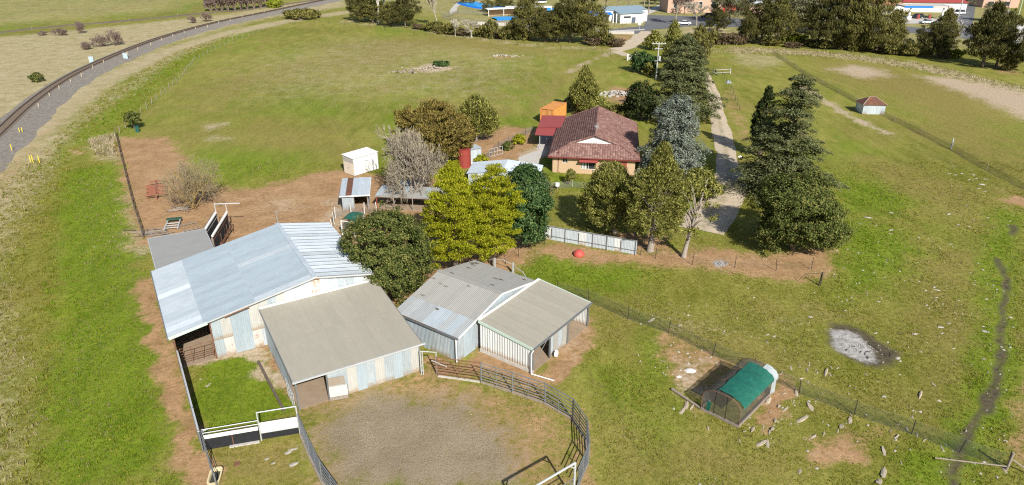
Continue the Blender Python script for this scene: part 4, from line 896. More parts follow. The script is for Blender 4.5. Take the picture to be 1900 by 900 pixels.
# ------------------------------------------------------------------ hen run
hc = thing('hen_run', 'arched wire hen run roofed with green shade cloth', 'hen run', (14.02, 41.38, 0), rz_of(Vector((14.02, 41.38, 0)), Vector((16.19, 39.32, 0))))
HW, HL = 3.0, 5.6
M_sack0 = plain('weathered_tarp', (0.31, 0.345, 0.36), 0.7, 0, 0.2, 2)
def arch(t): return HW/2-HW/2*math.cos(t), 1.25+0.95*math.sin(t)**0.8
ang = np.linspace(0, math.pi, 13)
M_cage = meshmat('cage_wire', (0.13, 0.12, 0.11), 0.58)
M_shade = meshmat('green_shade_cloth', (0.010, 0.145, 0.105), 0.05)
nt = M_shade.node_tree; _tc = nn(nt, 'ShaderNodeTexCoord'); _n = noise(nt, 2.2, 6, 0.7, _tc.outputs['Object']); _r = ramp(nt, [(0.3, (0.005, 0.075, 0.055)), (0.72, (0.016, 0.135, 0.10))]); nt.links.new(_n.outputs[0], _r.inputs[0]); nt.links.new(_r.outputs[0], nt.nodes['Principled BSDF'].inputs['Base Color'])
def arch_surf(y0, y1, a0, a1, m, nm, lift=0.0, wob=0.0):
    mb = MB(); ts = np.linspace(a0, a1, 14); ysn = np.linspace(y0, y1, 10); V = []
    for j, y in enumerate(ysn):
        for i, t in enumerate(ts):
            x, z = arch(t); V.append((x+(x-HW/2)*lift, y+wob*math.sin(i*1.7+j), z+lift+wob*0.6*math.sin(i*2.3+j*1.9)-0.13*math.sin(math.pi*j/3.0)**2*math.sin(t)*(lift > 0)))
    mb.add(V, [(j*14+i, j*14+i+1, (j+1)*14+i+1, (j+1)*14+i) for j in range(9) for i in range(13)])
    return mb.build(nm, m, hc, smooth=True)
arch_surf(0, HL, 0.0, math.pi, M_cage, 'wire_roof')
arch_surf(0.12, HL-0.65, math.pi*0.42, math.pi*0.93, M_shade, 'shade_cloth', 0.15, 0.03)
arch_surf(HL-0.7, HL+0.1, math.pi*0.62, math.pi*1.0, M_sack0, 'white_tarp', 0.12, 0.03)
for x in (0, HW): MB().add([(x, 0, 0), (x, HL, 0), (x, HL, 1.3), (x, 0, 1.3)], [(0, 1, 2, 3)]).build('side_netting', M_cage, hc)
MB().add([(HW+0.02, HL-0.6, 0.1), (HW+0.06, HL+0.2, 0.0), (HW+0.02, HL+0.2, 1.35), (HW+0.02, HL-0.6, 1.35)], [(0, 1, 2, 3)]).build('tarp_skirt', M_sack0, hc)
for y in (0, HL):
    mb = MB(); P = [(arch(t)[0], y, arch(t)[1]) for t in ang]; mb.add([(0, y, 0)]+P+[(HW, y, 0)], [tuple(range(len(P)+2))]); mb.build('end_netting', M_cage, hc)
for y in np.linspace(0, HL, 4):
    mb = MB(); mb.path([(0, y, 0)]+[(arch(t)[0], y, arch(t)[1]) for t in ang]+[(HW, y, 0)], 0.022, 5); mb.build('hoop', M_rustp, hc)
for x in (1.05, 1.95): MB().tube((x, -0.01, 0), (x, -0.01, arch(math.acos(1-2*x/HW))[1]), 0.025).build('door_post', M_peg, hc)
for a, b in (((0, 0, 0.12), (HW, 0, 0.12)), ((HW, 0, 0.12), (HW, HL, 0.12)), ((0, 0, 0.12), (0, HL, 0.12)), ((0, HL, 0.12), (HW, HL, 0.12))): MB().bar(a, b, 0.08, 0.22).build('base_board', M_timber, hc)
MB().bar((0.55, -0.05, 0.3), (0.62, -0.05, 1.1), 0.3, 0.03).build('green_bracket', M_shade, hc)
lgs = thing('fallen_log', 'dark straight log on the soil left of the hen run', 'log', (12.37, 43.71, 0), rz_of(Vector((12.37, 43.71, 0)), Vector((13.95, 41.48, 0))))
MB().tube((0, 0, 0.12), (2.75, 0, 0.12), 0.11, 0.09, n=10).build('log', M_timber, lgs)
def heap(name, label, loc, sx, sy, sz, mat, cat, seed, group=None, parent=None):
    r_ = random.Random(seed); V = []; n = 9; V.append((0, 0, sz))
    for j, f in ((1, 0.62), (2, 1.0)):
        for i in range(n):
            t = 2*math.pi*i/n+r_.uniform(-.2, .2); q = f*r_.uniform(0.75, 1.15); V.append((sx*q*math.cos(t), sy*q*math.sin(t), sz*(1-f)*r_.uniform(1.0, 1.8) if j == 1 else -0.03))
    Fs = [(0, 1+i, 1+(i+1) % n) for i in range(n)]+[(1+i, 1+n+i, 1+n+(i+1) % n, 1+(i+1) % n) for i in range(n)]
    me = bpy.data.meshes.new(name); me.from_pydata(V, [], Fs); me.update(); me.materials.append(mat)
    o = mobj(name, me, parent, loc=loc)
    if label: tag(o, label, cat, group)
    return o
M_sack = plain('white_sack', (0.66, 0.63, 0.58), 0.8)
heap('feed_sack', 'larger crumpled white sack on the soil beside the hen run', G(1281, 688), 0.55, 0.4, 0.16, M_sack, 'sack', 3)
heap('feed_sack', 'smaller crumpled white sack left of the larger one by the hen run', G(1260, 699), 0.3, 0.2, 0.1, M_sack, 'sack', 4)
# red ball
rb = thing('red_float', 'faded red dome lying on the grass by the white iron fence', 'dome', tuple(G(1074, 474)))
mb = MB(); V = []; nl, nr_ = 7, 18
for j in range(nl):
    ph = (math.pi/2)*(j/(nl-1)); V += [(0.62*math.cos(ph)*math.cos(2*math.pi*i/nr_), 0.62*math.cos(ph)*math.sin(2*math.pi*i/nr_), 0.10+0.62*math.sin(ph)*0.95) for i in range(nr_)]
V += [(0.58*math.cos(2*math.pi*i/nr_), 0.58*math.sin(2*math.pi*i/nr_), 0) for i in range(nr_)]
Fs = [(j*nr_+i, j*nr_+(i+1) % nr_, (j+1)*nr_+(i+1) % nr_, (j+1)*nr_+i) for j in range(nl-1) for i in range(nr_)]+[(nl*nr_+i, nl*nr_+(i+1) % nr_, (i+1) % nr_, i) for i in range(nr_)]
mb.add(V, Fs); mb.build('dome', plain('faded_red', (0.42, 0.075, 0.06), 0.6, 0, 0.2, 3, 0.05), rb, smooth=True)
# white corrugated iron fence
W0, W1 = Vector((*g2(1010, 443), 0)), Vector((*g2(1180, 473), 0))
wf = thing('white_iron_fence', 'white corrugated iron fence with dark posts beside the red dome', 'fence', tuple(W0), rz_of(W0, W1)); L = (W1-W0).length
wall_sheets(wf, (0, 0), (L, 0), lambda t: 1.72, lambda i: I_pale if i % 5 else I_rib, w=0.8, amp=0.012)
for x in np.linspace(0.9, L-0.1, 7): MB().box((x, -0.06, 0.86), (0.07, 0.07, 1.72 if int(x*3) % 2 else 1.2)).build('post', M_gal, wf)
for z in (0.5, 1.68): MB().bar((0, -0.05, z), (L, -0.05, z), 0.05, 0.06).build('rail', M_gal, wf)

# ------------------------------------------------------------------ house
HZ = math.radians(-8); HO = Vector((11.5, 93.4, 0))
house = thing('house', 'cream brick house with dark red tiled roof and white gable', 'house', tuple(HO), HZ)
M_brick, nt, b_ = base_mat('cream_brick', 0.9); tcx = nn(nt, 'ShaderNodeTexCoord'); sepx = nn(nt, 'ShaderNodeSeparateXYZ'); nt.links.new(tcx.outputs['Object'], sepx.inputs[0])
cmx = nn(nt, 'ShaderNodeCombineXYZ'); nt.links.new(mth(nt, 'ADD', sepx.outputs[0], sepx.outputs[1]), cmx.inputs[0]); nt.links.new(sepx.outputs[2], cmx.inputs[1])
bt_ = nn(nt, 'ShaderNodeTexBrick'); nt.links.new(cmx.outputs[0], bt_.inputs[0]); bt_.inputs['Scale'].default_value = 1.0
bt_.inputs['Color1'].default_value = (0.46, 0.315, 0.185, 1); bt_.inputs['Color2'].default_value = (0.40, 0.265, 0.15, 1); bt_.inputs['Mortar'].default_value = (0.42, 0.36, 0.27, 1)
bt_.inputs['Mortar Size'].default_value = 0.008; bt_.inputs['Brick Width'].default_value = 0.24; bt_.inputs['Row Height'].default_value = 0.086
nt.links.new(bt_.outputs[0], b_.inputs['Base Color'])
M_tile, nt, b_ = base_mat('red_roof_tile', 0.7)
gi_ = nn(nt, 'ShaderNodeNewGeometry'); tcx = nn(nt, 'ShaderNodeTexCoord'); nz_ = noise(nt, 0.7, 6, 0.7, tcx.outputs['Object']); nz2 = noise(nt, 9, 4, 0.7, tcx.outputs['Object'])
rt_ = ramp(nt, [(0.25, (0.120, 0.058, 0.050)), (0.5, (0.175, 0.094, 0.080)), (0.75, (0.245, 0.160, 0.134))])
nt.links.new(mth(nt, 'ADD', mth(nt, 'MULTIPLY', gi_.outputs['Random Per Island'], 0.40), mth(nt, 'ADD', mth(nt, 'MULTIPLY', nz_.outputs[0], 0.3), mth(nt, 'MULTIPLY', nz2.outputs[0], 0.3))), rt_.inputs[0]); nt.links.new(rt_.outputs[0], b_.inputs['Base Color'])
M_rtrim = plain('dark_red_trim', (0.15, 0.03, 0.028), 0.6, 0, 0.15)
M_red = plain('red_colorbond', (0.26, 0.055, 0.05), 0.55, 0, 0.10, 0.6, 0.05)
HX, HLn, HE, HR = 6.4, 19.8, 2.5, 5.0; gv = 3.2; gx = 3.3; gz_ = HE+(HR-HE)*(HX-gx)/HX
wx, wy0, wy1 = 5.75, 0.65, HLn-0.4
def hwall(x0, y0, x1, y1, holes=()):
    d = Vector((x1-x0, y1-y0, 0)); L = d.length; a = math.atan2(d.y, d.x); xs_ = sorted({0, L, *[h[0] for h in holes], *[h[1] for h in holes]}); zs_ = sorted({0, HE, *[h[2] for h in holes], *[h[3] for h in holes]}); mb = MB()
    for xa, xb in zip(xs_[:-1], xs_[1:]):
        for za, zb in zip(zs_[:-1], zs_[1:]):
            cx, cz = (xa+xb)/2, (za+zb)/2
            if any(h[0] < cx < h[1] and h[2] < cz < h[3] for h in holes): continue
            mb.box((x0+math.cos(a)*cx, y0+math.sin(a)*cx, cz), (xb-xa, 0.22, zb-za), a)
    mb.build('brick_wall', M_brick, house)
FH = [(1.35, 2.05, 1.5, 2.3), (4.0, 6.1, 0.7, 2.25), (9.6, 10.4, 1.0, 2.0)]
hwall(-wx, wy0, wx, wy0, FH); hwall(wx, wy0, wx, wy1, [(3, 4.8, 0.9, 2.2), (9, 10.8, 0.9, 2.2)]); hwall(wx, wy1, -wx, wy1); hwall(-wx, wy1, -wx, wy0, [(8, 9.8, 0.9, 2.2), (14, 15.6, 0.9, 2.2)])
M_glass = plain('window_glass', (0.03, 0.035, 0.04), 0.08, 0, 0.2, bmp=0)
M_curt = plain('pale_curtain', (0.5, 0.52, 0.5), 0.9)
for h in FH:
    x0, x1, z0, z1 = h; wnd = MB().box((-wx+(x0+x1)/2, wy0+0.04, (z0+z1)/2), (x1-x0-0.02, 0.03, z1-z0-0.02)).build('window', M_glass, house)
    mb = MB()
    for a, b in (((x0, z0), (x1, z0)), ((x0, z1), (x1, z1)), ((x0, z0), (x0, z1)), ((x1, z0), (x1, z1)), (((x0+x1)/2, z0), ((x0+x1)/2, z1))): mb.bar((-wx+a[0], wy0-0.02, a[1]), (-wx+b[0], wy0-0.02, b[1]), 0.06, 0.06)
    mb.build('window_frame', M_wpaint, wnd)
for xa in (4.1, 4.5): MB().box((-wx+xa+0.15, wy0+0.0, 1.45), (0.28, 0.02, 1.4)).build('curtain', M_curt, house)
MB().box((-wx+10.0, wy0-0.14, 1.5), (0.9, 0.05, 1.05)).build('red_shutter', M_red, house)
MB().sheet([(-wx+3.75, wy0-0.95, 1.95), (-wx+6.4, wy0-0.95, 1.95), (-wx+6.4, wy0-0.12, 2.4), (-wx+3.75, wy0-0.12, 2.4)], 0.05).build('window_awning', M_red, house)
MB().tube((-wx+0.75, wy0-0.15, 0), (-wx+0.75, wy0-0.15, 2.4), 0.045, n=8).build('downpipe', M_rtrim, house)
# solid roof deck, then tiles
def deck(pts): return MB().sheet(pts, -0.06).build('roof_deck', M_rtrim, house)
Lsl = [(-HX, 0, HE), (-gx, gv, gz_), (0, gv-0.35, HR), (0, HLn, HR), (-HX, HLn, HE)]
tilt = math.atan2(HR-HE, HX)
deck([(-HX, 0, HE), (-gx, gv, gz_), (0, gv, HR), (0, HLn, HR), (-HX, HLn, HE)][::-1]); deck([(HX, 0, HE), (HX, HLn, HE), (0, HLn, HR), (0, gv, HR), (gx, gv, gz_)][::-1]); deck([(-HX, 0, HE), (HX, 0, HE), (gx, gv, gz_), (-gx, gv, gz_)])
def tiles(fn, U, S, inside, tw=0.36, th=0.36):
    """fn(u, s, lift) -> point; u across, s up the slope"""
    V = []; Fs = []; prof = [(0, 0.0), (0.3, 0.085), (0.6, 0.065), (0.85, -0.015), (1.0, 0.0)]
    for a in np.arange(U[0], U[1], tw):
        for s in np.arange(S[0], S[1], th):
            if not inside(a+tw/2, s+th/2): continue
            b = len(V); k = random.uniform(0, 0.012)
            for f, h in prof: V.append(fn(a+f*tw, s-0.02, h+0.06+k)); V.append(fn(a+f*tw, s+th+0.02, h+0.025+k)); V.append(fn(a+f*tw, s-0.02, h*0.2+0.02))
            Fs += [(b+3*i, b+3*i+3, b+3*i+4, b+3*i+1) for i in range(4)]+[(b+3*i+2, b+3*i+5, b+3*i+3, b+3*i) for i in range(4)]
    o = mobj('roof_tiles', npmesh('roof_tiles', np.array(V), np.array(Fs), M_tile), house); o['kind'] = 'stuff'
SL = math.hypot(HX, HR-HE); ct, st = math.cos(tilt), math.sin(tilt)
def edge_v(s):                      # where the front edge of the side slopes lies at slope distance s
    x = HX-s*ct; 
    return (HX-x)/(HX-gx)*gv if x > gx else gv-0.3*(gx-x)/gx
tiles(lambda u, s, l: (-HX+s*ct-l*st, u, HE+s*st+l*ct), (0, HLn), (0, SL-0.05), lambda u, s: u > edge_v(s)+0.02)
tiles(lambda u, s, l: (HX-s*ct+l*st, u, HE+s*st+l*ct), (0, HLn), (0, SL-0.05), lambda u, s: u > edge_v(s)+0.02)
ft = math.atan2(gz_-HE, gv); cf, sf = math.cos(ft), math.sin(ft)
tiles(lambda u, s, l: (u, s*cf-l*sf, HE+s*sf+l*cf), (-HX, HX), (0, math.hypot(gv, gz_-HE)), lambda u, s: abs(u) < HX-(s*cf/gv)*(HX-gx)-0.05)
def caps(a, b, nm='hip_caps'):
    a, b = Vector(a), Vector(b); n = int((b-a).length/0.4); mb = MB()
    for i in range(n):
        p, q = a+(b-a)*(i/n), a+(b-a)*((i+1.12)/n); mb.tube(p+Vector((0, 0, 0.02)), q+Vector((0, 0, 0.04)), 0.15, 0.13, n=8)
    o = mb.build(nm, M_tile, house); o['kind'] = 'stuff'
caps((0, gv-0.4, HR+0.02), (0, HLn, HR+0.02), 'ridge_caps'); caps((-HX, 0, HE+0.03), (-gx, gv, gz_+0.03)); caps((HX, 0, HE+0.03), (gx, gv, gz_+0.03))
caps((-gx-0.1, gv-0.15, gz_), (0, gv-0.35, HR), 'gable_caps'); caps((gx+0.1, gv-0.15, gz_), (0, gv-0.35, HR), 'gable_caps'); caps((-HX, HLn, HE+0.03), (0, HLn, HR), 'verge_caps'); caps((HX, HLn, HE+0.03), (0, HLn, HR), 'verge_caps')
MB().sheet([(-gx, gv-0.02, gz_+0.05), (gx, gv-0.02, gz_+0.05), (0, gv-0.02, HR-0.02)], 0.06).build('white_gable', M_wpaint, house)
mb = MB()
for s in (-1, 1): mb.bar((s*gx*1.02, gv-0.12, gz_-0.02), (0, gv-0.2, HR-0.06), 0.05, 0.14)
mb.build('gable_barge', M_rtrim, house)
MB().box((0, gv-0.08, gz_+0.75), (0.05, 0.05, 1.3)).build('gable_pipe', M_gal, house)
for a, b in (((-HX, -0.06, HE-0.05), (HX, -0.06, HE-0.05)), ((HX+0.06, 0, HE-0.05), (HX+0.06, HLn, HE-0.05)), ((-HX-0.06, 0, HE-0.05), (-HX-0.06, HLn, HE-0.05))): MB().bar(a, b, 0.13, 0.14).build('gutter', M_rtrim, house)
MB().sheet([(-HX, 0, HE-0.14), (HX, 0, HE-0.14), (HX, HLn, HE-0.14), (-HX, HLn, HE-0.14)], 0.03).build('soffit', M_wpaint, house)
an = mb = MB(); mb.tube((0.1, gv+0.9, HR), (0.1, gv+0.9, HR+1.1), 0.025)
mb.tube((0.1, gv+0.2, HR+1.0), (0.1, gv+1.7, HR+1.05), 0.02)
for k in range(6): y = gv+0.3+0.24*k; mb.tube((-0.35-0.04*k+0.3, y, HR+1.02), (0.55-0.04*k, y, HR+1.02), 0.014, n=4)
mb.build('antenna', M_galw, house)
mb = MB(); mb.tube((-5.0, 0.5, HE+0.2), (-5.0, 0.5, HE+0.75), 0.05, n=8); mb.build('vent_pipe', M_rtrim, house)
cpt = thing('carport', 'flat red roofed carport attached to the left of the house', 'carport', tuple(HO), HZ)
MB().sheet([(-9.4, 14.2, 2.75), (-5.35, 14.2, 2.85), (-5.35, 20.8, 3.05), (-9.4, 20.8, 2.95)], 0.05).build('roof', M_red, cpt)
MB().sheet([(-9.55, 11.2, 2.30), (-6.5, 11.2, 2.30), (-6.5, 14.15, 2.66), (-9.55, 14.15, 2.66)], 0.05).build('awning_roof', M_red, cpt)
MB().bar((-9.4, 14.17, 2.72), (-5.4, 14.17, 2.82), 0.05, 0.16).build('fascia', M_rtrim, cpt)
for x, y in ((-8.8, 11.5), (-9.2, 20.5), (-9.2, 15), (-6.7, 11.4)): MB().tube((x, y, 0), (x, y, 2.36 if y < 14 else 2.8), 0.06, n=8).build('post', M_galw, cpt)
MB().slab([(-9.3, 11.5), (-5.9, 11.5), (-5.9, 20.5), (-9.3, 20.5)], -0.1, 0.06).build('slab', M_conc, cpt)
# orange shipping container
ct_ = thing('shipping_container', 'orange shipping container behind the carport', 'container', (4.75, 121.6, 0), math.radians(-32))
M_or = plain('orange_paint', (0.54, 0.235, 0.06), 0.6, 0, 0.15, 1.2, 0.1, dirt=(0.30, 0.12, 0.05))
ct_.location = (6.2, 121.2, 0); ct_.rotation_euler = (0, 0, math.radians(-26))
CW, CLn, CH = 2.44, 6.06, 2.59
def corr_panel(nm, p0, p1, z0, z1):
    wl_ = (Vector((*p1, 0))-Vector((*p0, 0))); L = wl_.length; n = int(L/0.28); me = sheet_mesh(nm, L, 0, n, 0.03, top=lambda x: z1-z0, style='trap'); me.materials.append(M_or); mobj(nm, me, ct_, mtx=fmtx((p0[0], p0[1], z0), wl_, (0, 0, 1)))
corr_panel('side_panel', (-CW/2, 0), (-CW/2, CLn), 0.15, CH-0.08); corr_panel('side_panel', (CW/2, 0), (CW/2, CLn), 0.15, CH-0.08); corr_panel('end_panel', (-CW/2, CLn), (CW/2, CLn), 0.15, CH-0.08)
MB().box((0, CLn/2, CH-0.04), (CW, CLn, 0.06)).build('roof', M_or, ct_); MB().box((0, CLn/2, 0.1), (CW-0.02, CLn, 0.16)).build('floor', M_dtimb, ct_)
for s in (-1, 1):
    dd = MB().box((s*CW/4, 0.02, 1.32), (CW/2-0.12, 0.06, 2.2)).build('door', M_or, ct_)
    mb = MB()
    for q in (0.25, 0.75): mb.tube((s*CW/2*q, -0.04, 0.25), (s*CW/2*q, -0.04, 2.4), 0.025)
    mb.build('locking_bars', M_gal, dd)
for x in (-CW/2, CW/2):
    for y in (0, CLn): MB().box((x, y, CH/2), (0.14, 0.14, CH)).build('corner_post', M_or, ct_)
for x in (-CW/2, CW/2): MB().bar((x, 0, CH-0.06), (x, CLn, CH-0.06), 0.1, 0.12).build('top_rail', M_or, ct_)

# ------------------------------------------------------------------ smaller sheds
ws = thing('white_box_shed', 'white box shed with cream end door on bare ground', 'shed', (-24.4, 94.2, 0), math.radians(-13))
p_a, p_b = Vector((*g2(634, 322), 0)), Vector((*g2(694, 327), 0)); p_c = Vector((*g2(694, 327), 0))
# the near corner is the right end of the short cream face
ws.location = (-22.55, 92.6, 0); ws.rotation_euler = (0, 0, math.radians(-24))
nearc = G(658, 327); ws.location = (nearc.x, nearc.y, 0); ws.rotation_euler = (0, 0, math.radians(49))
SWd, SLn, SHt = 2.35, 4.3, 2.5
MB().box((SLn/2, SWd/2, SHt/2), (SLn, SWd, SHt)).build('body', M_wpaint, ws)
MB().sheet([(-0.12, -0.12, SHt+0.05), (SLn+0.12, -0.12, SHt+0.05), (SLn+0.12, SWd+0.12, SHt+0.22), (-0.12, SWd+0.12, SHt+0.22)], 0.06).build('roof', plain('white_roof', (0.74, 0.75, 0.76), 0.5, 0, 0.05), ws)
MB().box((-0.03, SWd/2, 0.95), (0.05, SWd-0.14, 1.75)).build('door', plain('cream_panel', (0.60, 0.54, 0.44), 0.7, 0, 0.08), ws)
MB().box((-0.03, SWd/2, 2.17), (0.05, SWd-0.1, 0.6)).build('vent_panel', plain('grey_panel', (0.36, 0.34, 0.32), 0.8), ws)
MB().box((-0.07, SWd/2, 1.0), (0.05, 0.18, 0.05)).build('door_handle', M_peg, ws)
for y in (0.05, SWd-0.05): MB().box((SLn/2, y, -0.02), (SLn, 0.1, 0.16)).build('skid', M_dtimb, ws)
for x in (0, SLn): MB().box((x, -0.02, SHt/2), (0.06, 0.05, SHt)).build('corner_trim', M_galw, ws)
# iron hen shed and long low shed
hs = thing('tin_shed', 'small tin shed with rust striped roof and open front', 'shed', tuple(G(636, 392)), math.radians(8))
def tin_pick(r, i): return I_dark if i in (1, 5) else I_pale
wall_sheets(hs, (0.05, 0.02), (1.5, 0.02), lambda t: 2.05, lambda i: I_wall); wall_sheets(hs, (3.2, 0.02), (3.2, 4.6), lambda t: 2.1+t*0.1, lambda i: I_white if i != 2 else None); wall_sheets(hs, (0.05, 0.02), (0.05, 4.6), lambda t: 2.1+t*0.1, lambda i: I_wall); wall_sheets(hs, (0.05, 4.6), (3.2, 4.6), lambda t: 2.5, lambda i: I_wall)
roof_sheets(hs, (-0.2, -0.25, 2.12), (1, 0, 0), (0, 1, 0.1), 3.7, [(0, 5.1)], tin_pick)
MB().bar((-0.2, -0.28, 2.06), (3.5, -0.28, 2.06), 0.05, 0.16).build('fascia', M_wpaint, hs); MB().bar((3.5, -0.28, 2.06), (3.5, 4.8, 2.56), 0.05, 0.2).build('barge_board', M_wpaint, hs)
for x in (1.5, 3.15): MB().box((x, 0.02, 1.0), (0.08, 0.08, 2.05)).build('post', M_timber, hs)
MB().box((1.8, 3.2, 1.1), (0.5, 0.4, 0.9)).build('blue_drum', plain('blue_plastic', (0.12, 0.25, 0.5), 0.5), hs)
ll = thing('low_stable', 'long low open stable with grey littered roof under the bare tree', 'shed', tuple(G(700, 388)), math.radians(-7))
roof_sheets(ll, (-0.2, 0, 1.75), (1, 0, 0), (0, 1, 0.06), 9.0, [(0, 3.4)], lambda r, i: I_drab if i % 4 else I_wall)
wall_sheets(ll, (-0.1, 3.3), (8.7, 3.3), lambda t: 1.85, lambda i: I_wall); wall_sheets(ll, (7.0, 0.05), (8.7, 0.05), lambda t: 1.7, lambda i: I_drab)
for x in (0, 2.2, 4.6, 6.9): MB().tube((x, 0.05, 0), (x, 0.05, 1.75), 0.06, n=8).build('post', M_red if x == 0 else M_timber, ll)
MB().bar((-0.2, -0.02, 1.7), (8.8, -0.02, 1.7), 0.05, 0.12).build('fascia', M_timber, ll)
MB().slab([(0, 0), (8.6, 0), (8.6, 3.2), (0, 3.2)], -0.1, 0.03).build('earth_floor', M_soil, ll)
sr_ = thing('iron_sheet_stack', 'loose sheets of pale iron lying on the long low stable roof', 'iron sheets', tuple(G(728, 370)), math.radians(-4))
for k in range(3): mobj('sheet', sheet_mesh('sheet', 3.2, 1.2, 12, 0.02), sr_, I_pale, mtx=fmtx((0.1*k, 0.05*k, 2.02+0.05*k), (1, 0.06*k, 0), (0, 1, 0.05)))
hp = thing('hen_coop_pen', 'small white framed poultry pen with green cloth roof', 'pen', tuple(G(636, 437)), math.radians(72))
for x in (0, 2.2):
    for y in (0, 1.6): MB().box((x, -y, 0.95), (0.12, 0.12, 1.9)).build('post', M_wpaint, hp)
for x in (0, 2.2): MB().bar((x, 0, 1.85), (x, -1.6, 1.85), 0.08, 0.08).build('rail', M_wpaint, hp)
mb = MB(); V = []
for j in range(6):
    for i in range(6): V.append((0.1+2.3*j/5, 0.1-1.8*i/5, 1.95+0.18*math.sin(math.pi*i/5)-0.05*math.sin(math.pi*j/2.5)))
mb.add(V, [(j*6+i, j*6+i+1, (j+1)*6+i+1, (j+1)*6+i) for j in range(5) for i in range(5)]); mb.build('cloth_roof', M_shade, hp)
for a, b in (((0, 0), (2.2, 0)), ((2.2, 0), (2.2, -1.6)), ((0, 0), (0, -1.6))): MB().add([(*a, 0.05), (*b, 0.05), (*b, 1.7), (*a, 1.7)], [(0, 1, 2, 3)]).build('netting', M_netg, hp)
wire_fence('pen_netting_fence', 'netting fence with white posts in front of the tin shed', [g2(618, 428), g2(622, 405), g2(652, 398), g2(700, 396)], 2.0, 1.5, M_wpaint, 0.05, net=(0.03, 1.3, M_netg), wires=(1.4,))
# tanks
def tank(name, label, p, r, h, m, rz=0):
    t = thing(name, label, 'tank', tuple(p), rz); mb = MB(); n = 28
    for j in range(8):
        z0, z1 = h*j/8, h*(j+1)/8; rr = r*(1.0 if j % 2 else 1.012)
        mb.tube((0, 0, z0), (0, 0, z1), rr, rr, n=n, cap=False)
    mb.build('wall', m, t, smooth=True)
    mb = MB(); mb.add([(r*1.02*math.cos(2*math.pi*i/n), r*1.02*math.sin(2*math.pi*i/n), h) for i in range(n)]+[(0, 0, h+r*0.12)], [(i, (i+1) % n, n) for i in range(n)]); mb.build('lid', m, t); return t
tank('water_tank', 'tall red water tank behind the yellow conifer', G(862, 309), 0.95, 2.7, plain('tank_red', (0.25, 0.045, 0.035), 0.6, 0, 0.15))
gt = thing('garden_shed', 'pale grey iron garden shed behind the red tank', 'shed', tuple(G(868, 306)), math.radians(35))
wall_sheets(gt, (0, 0), (2.4, 0), lambda t: 2.2, lambda i: I_pale); wall_sheets(gt, (0, 0), (0, 2.4), lambda t: 2.2, lambda i: I_pale); wall_sheets(gt, (2.4, 0), (2.4, 2.4), lambda t: 2.2, lambda i: I_pale); wall_sheets(gt, (0, 2.4), (2.4, 2.4), lambda t: 2.2, lambda i: I_pale)
roof_sheets(gt, (-0.1, -0.1, 2.22), (1, 0, 0), (0, 1, 0.04), 2.6, [(0, 2.6)], lambda r, i: I_pale)
gr = thing('garage', 'low garage with pale galvanised gable roof behind the yellow conifers', 'garage', tuple(G(935, 322, 2.2).xy.to_3d()), math.radians(-8))
s7 = Vector((3.1, 0, 0.45)).normalized(); s8 = Vector((-3.1, 0, 0.45)).normalized()
roof_sheets(gr, (-5.0, -0.5, 2.1), (0, 1, 0), Vector((4.9, 0, 0.6)), 5.0, [(0, 4.94)], lambda r, i: I_pale); roof_sheets(gr, (4.8, -0.5, 2.1), (0, 1, 0), Vector((-4.9, 0, 0.6)), 5.0, [(0, 4.94)], lambda r, i: I_white)
for y in (-0.4, 4.4): wall_sheets(gr, (-4.8, y), (4.6, y), lambda t: 2.1+0.6*(1-abs(t-4.7)/4.7)-0.06, lambda i: I_pale)
for x in (-4.8, 4.6): wall_sheets(gr, (x, -0.4), (x, 4.4), lambda t: 2.05, lambda i: I_pale)
# little hut with rusty roof
ht = thing('rusty_hut', 'small iron hut with rusty hipped roof on the right paddock', 'hut', tuple(G(1613, 208)), math.radians(-4))
h0 = 1.75
for a, b in (((-2.0, -1.7), (2.0, -1.7)), ((2.0, -1.7), (2.0, 1.7)), ((2.0, 1.7), (-2.0, 1.7)), ((-2.0, 1.7), (-2.0, -1.7))): wall_sheets(ht, a, b, lambda t: h0, lambda i: I_pale if (i % 4) else I_wall)
R_ = [(-2.2, -1.9, h0), (2.2, -1.9, h0), (2.2, 1.9, h0), (-2.2, 1.9, h0)]; T_ = [(-0.5, 0, h0+1.15), (0.5, 0, h0+1.15)]
for f in ([R_[0], R_[1], T_[1], T_[0]], [R_[1], R_[2], T_[1]], [R_[2], R_[3], T_[0], T_[1]], [R_[3], R_[0], T_[0]]): MB().sheet(f, 0.04).build('roof_panel', I_dark, ht)
mb = MB()
for p, q in ((R_[0], T_[0]), (R_[1], T_[1]), (R_[2], T_[1]), (R_[3], T_[0]), (T_[0], T_[1])): mb.bar(Vector(p)+Vector((0, 0, .06)), Vector(q)+Vector((0, 0, .07)), 0.16, 0.04)
mb.build('hip_flashing', I_rust, ht)
# garden bits round the house
gfn = wire_fence('garden_fence', 'low netting garden fence in front of the house', [g2(1003, 348), g2(1030, 350), g2(1062, 348), g2(1100, 352)], 2.2, 1.0, M_galw, 0.03, net=(0.05, 0.9, M_netg), wires=(0.95,))
gg = thing('garden_gate', 'white pipe garden gate by the path left of the house', 'gate', tuple(G(908, 292)), math.radians(40))
for x in np.linspace(0, 2.6, 6): MB().tube((x, 0, 0), (x, 0, 1.3), 0.03).build('upright', M_galw, gg)
for z in (0.1, 0.7, 1.28): MB().tube((0, 0, z), (2.6, 0, z), 0.03).build('rail', M_galw, gg)
wire_fence('garden_side_fence', 'wire fence along the paddock side of the garden', [g2(890, 300), g2(908, 292), g2(925, 275), g2(975, 250), g2(990, 245)], 2.6, 1.2, M_peg, 0.035, net=(0.05, 1.0, M_netg))
lb = thing('letter_stand', 'small pale box on a post in the front garden', 'box', tuple(G(1034, 352))); MB().box((0, 0, 0.75), (0.5, 0.4, 0.45)).build('box', M_wpaint, lb); MB().tube((0, 0, 0), (0, 0, 0.55), 0.05).build('post', M_timber, lb)
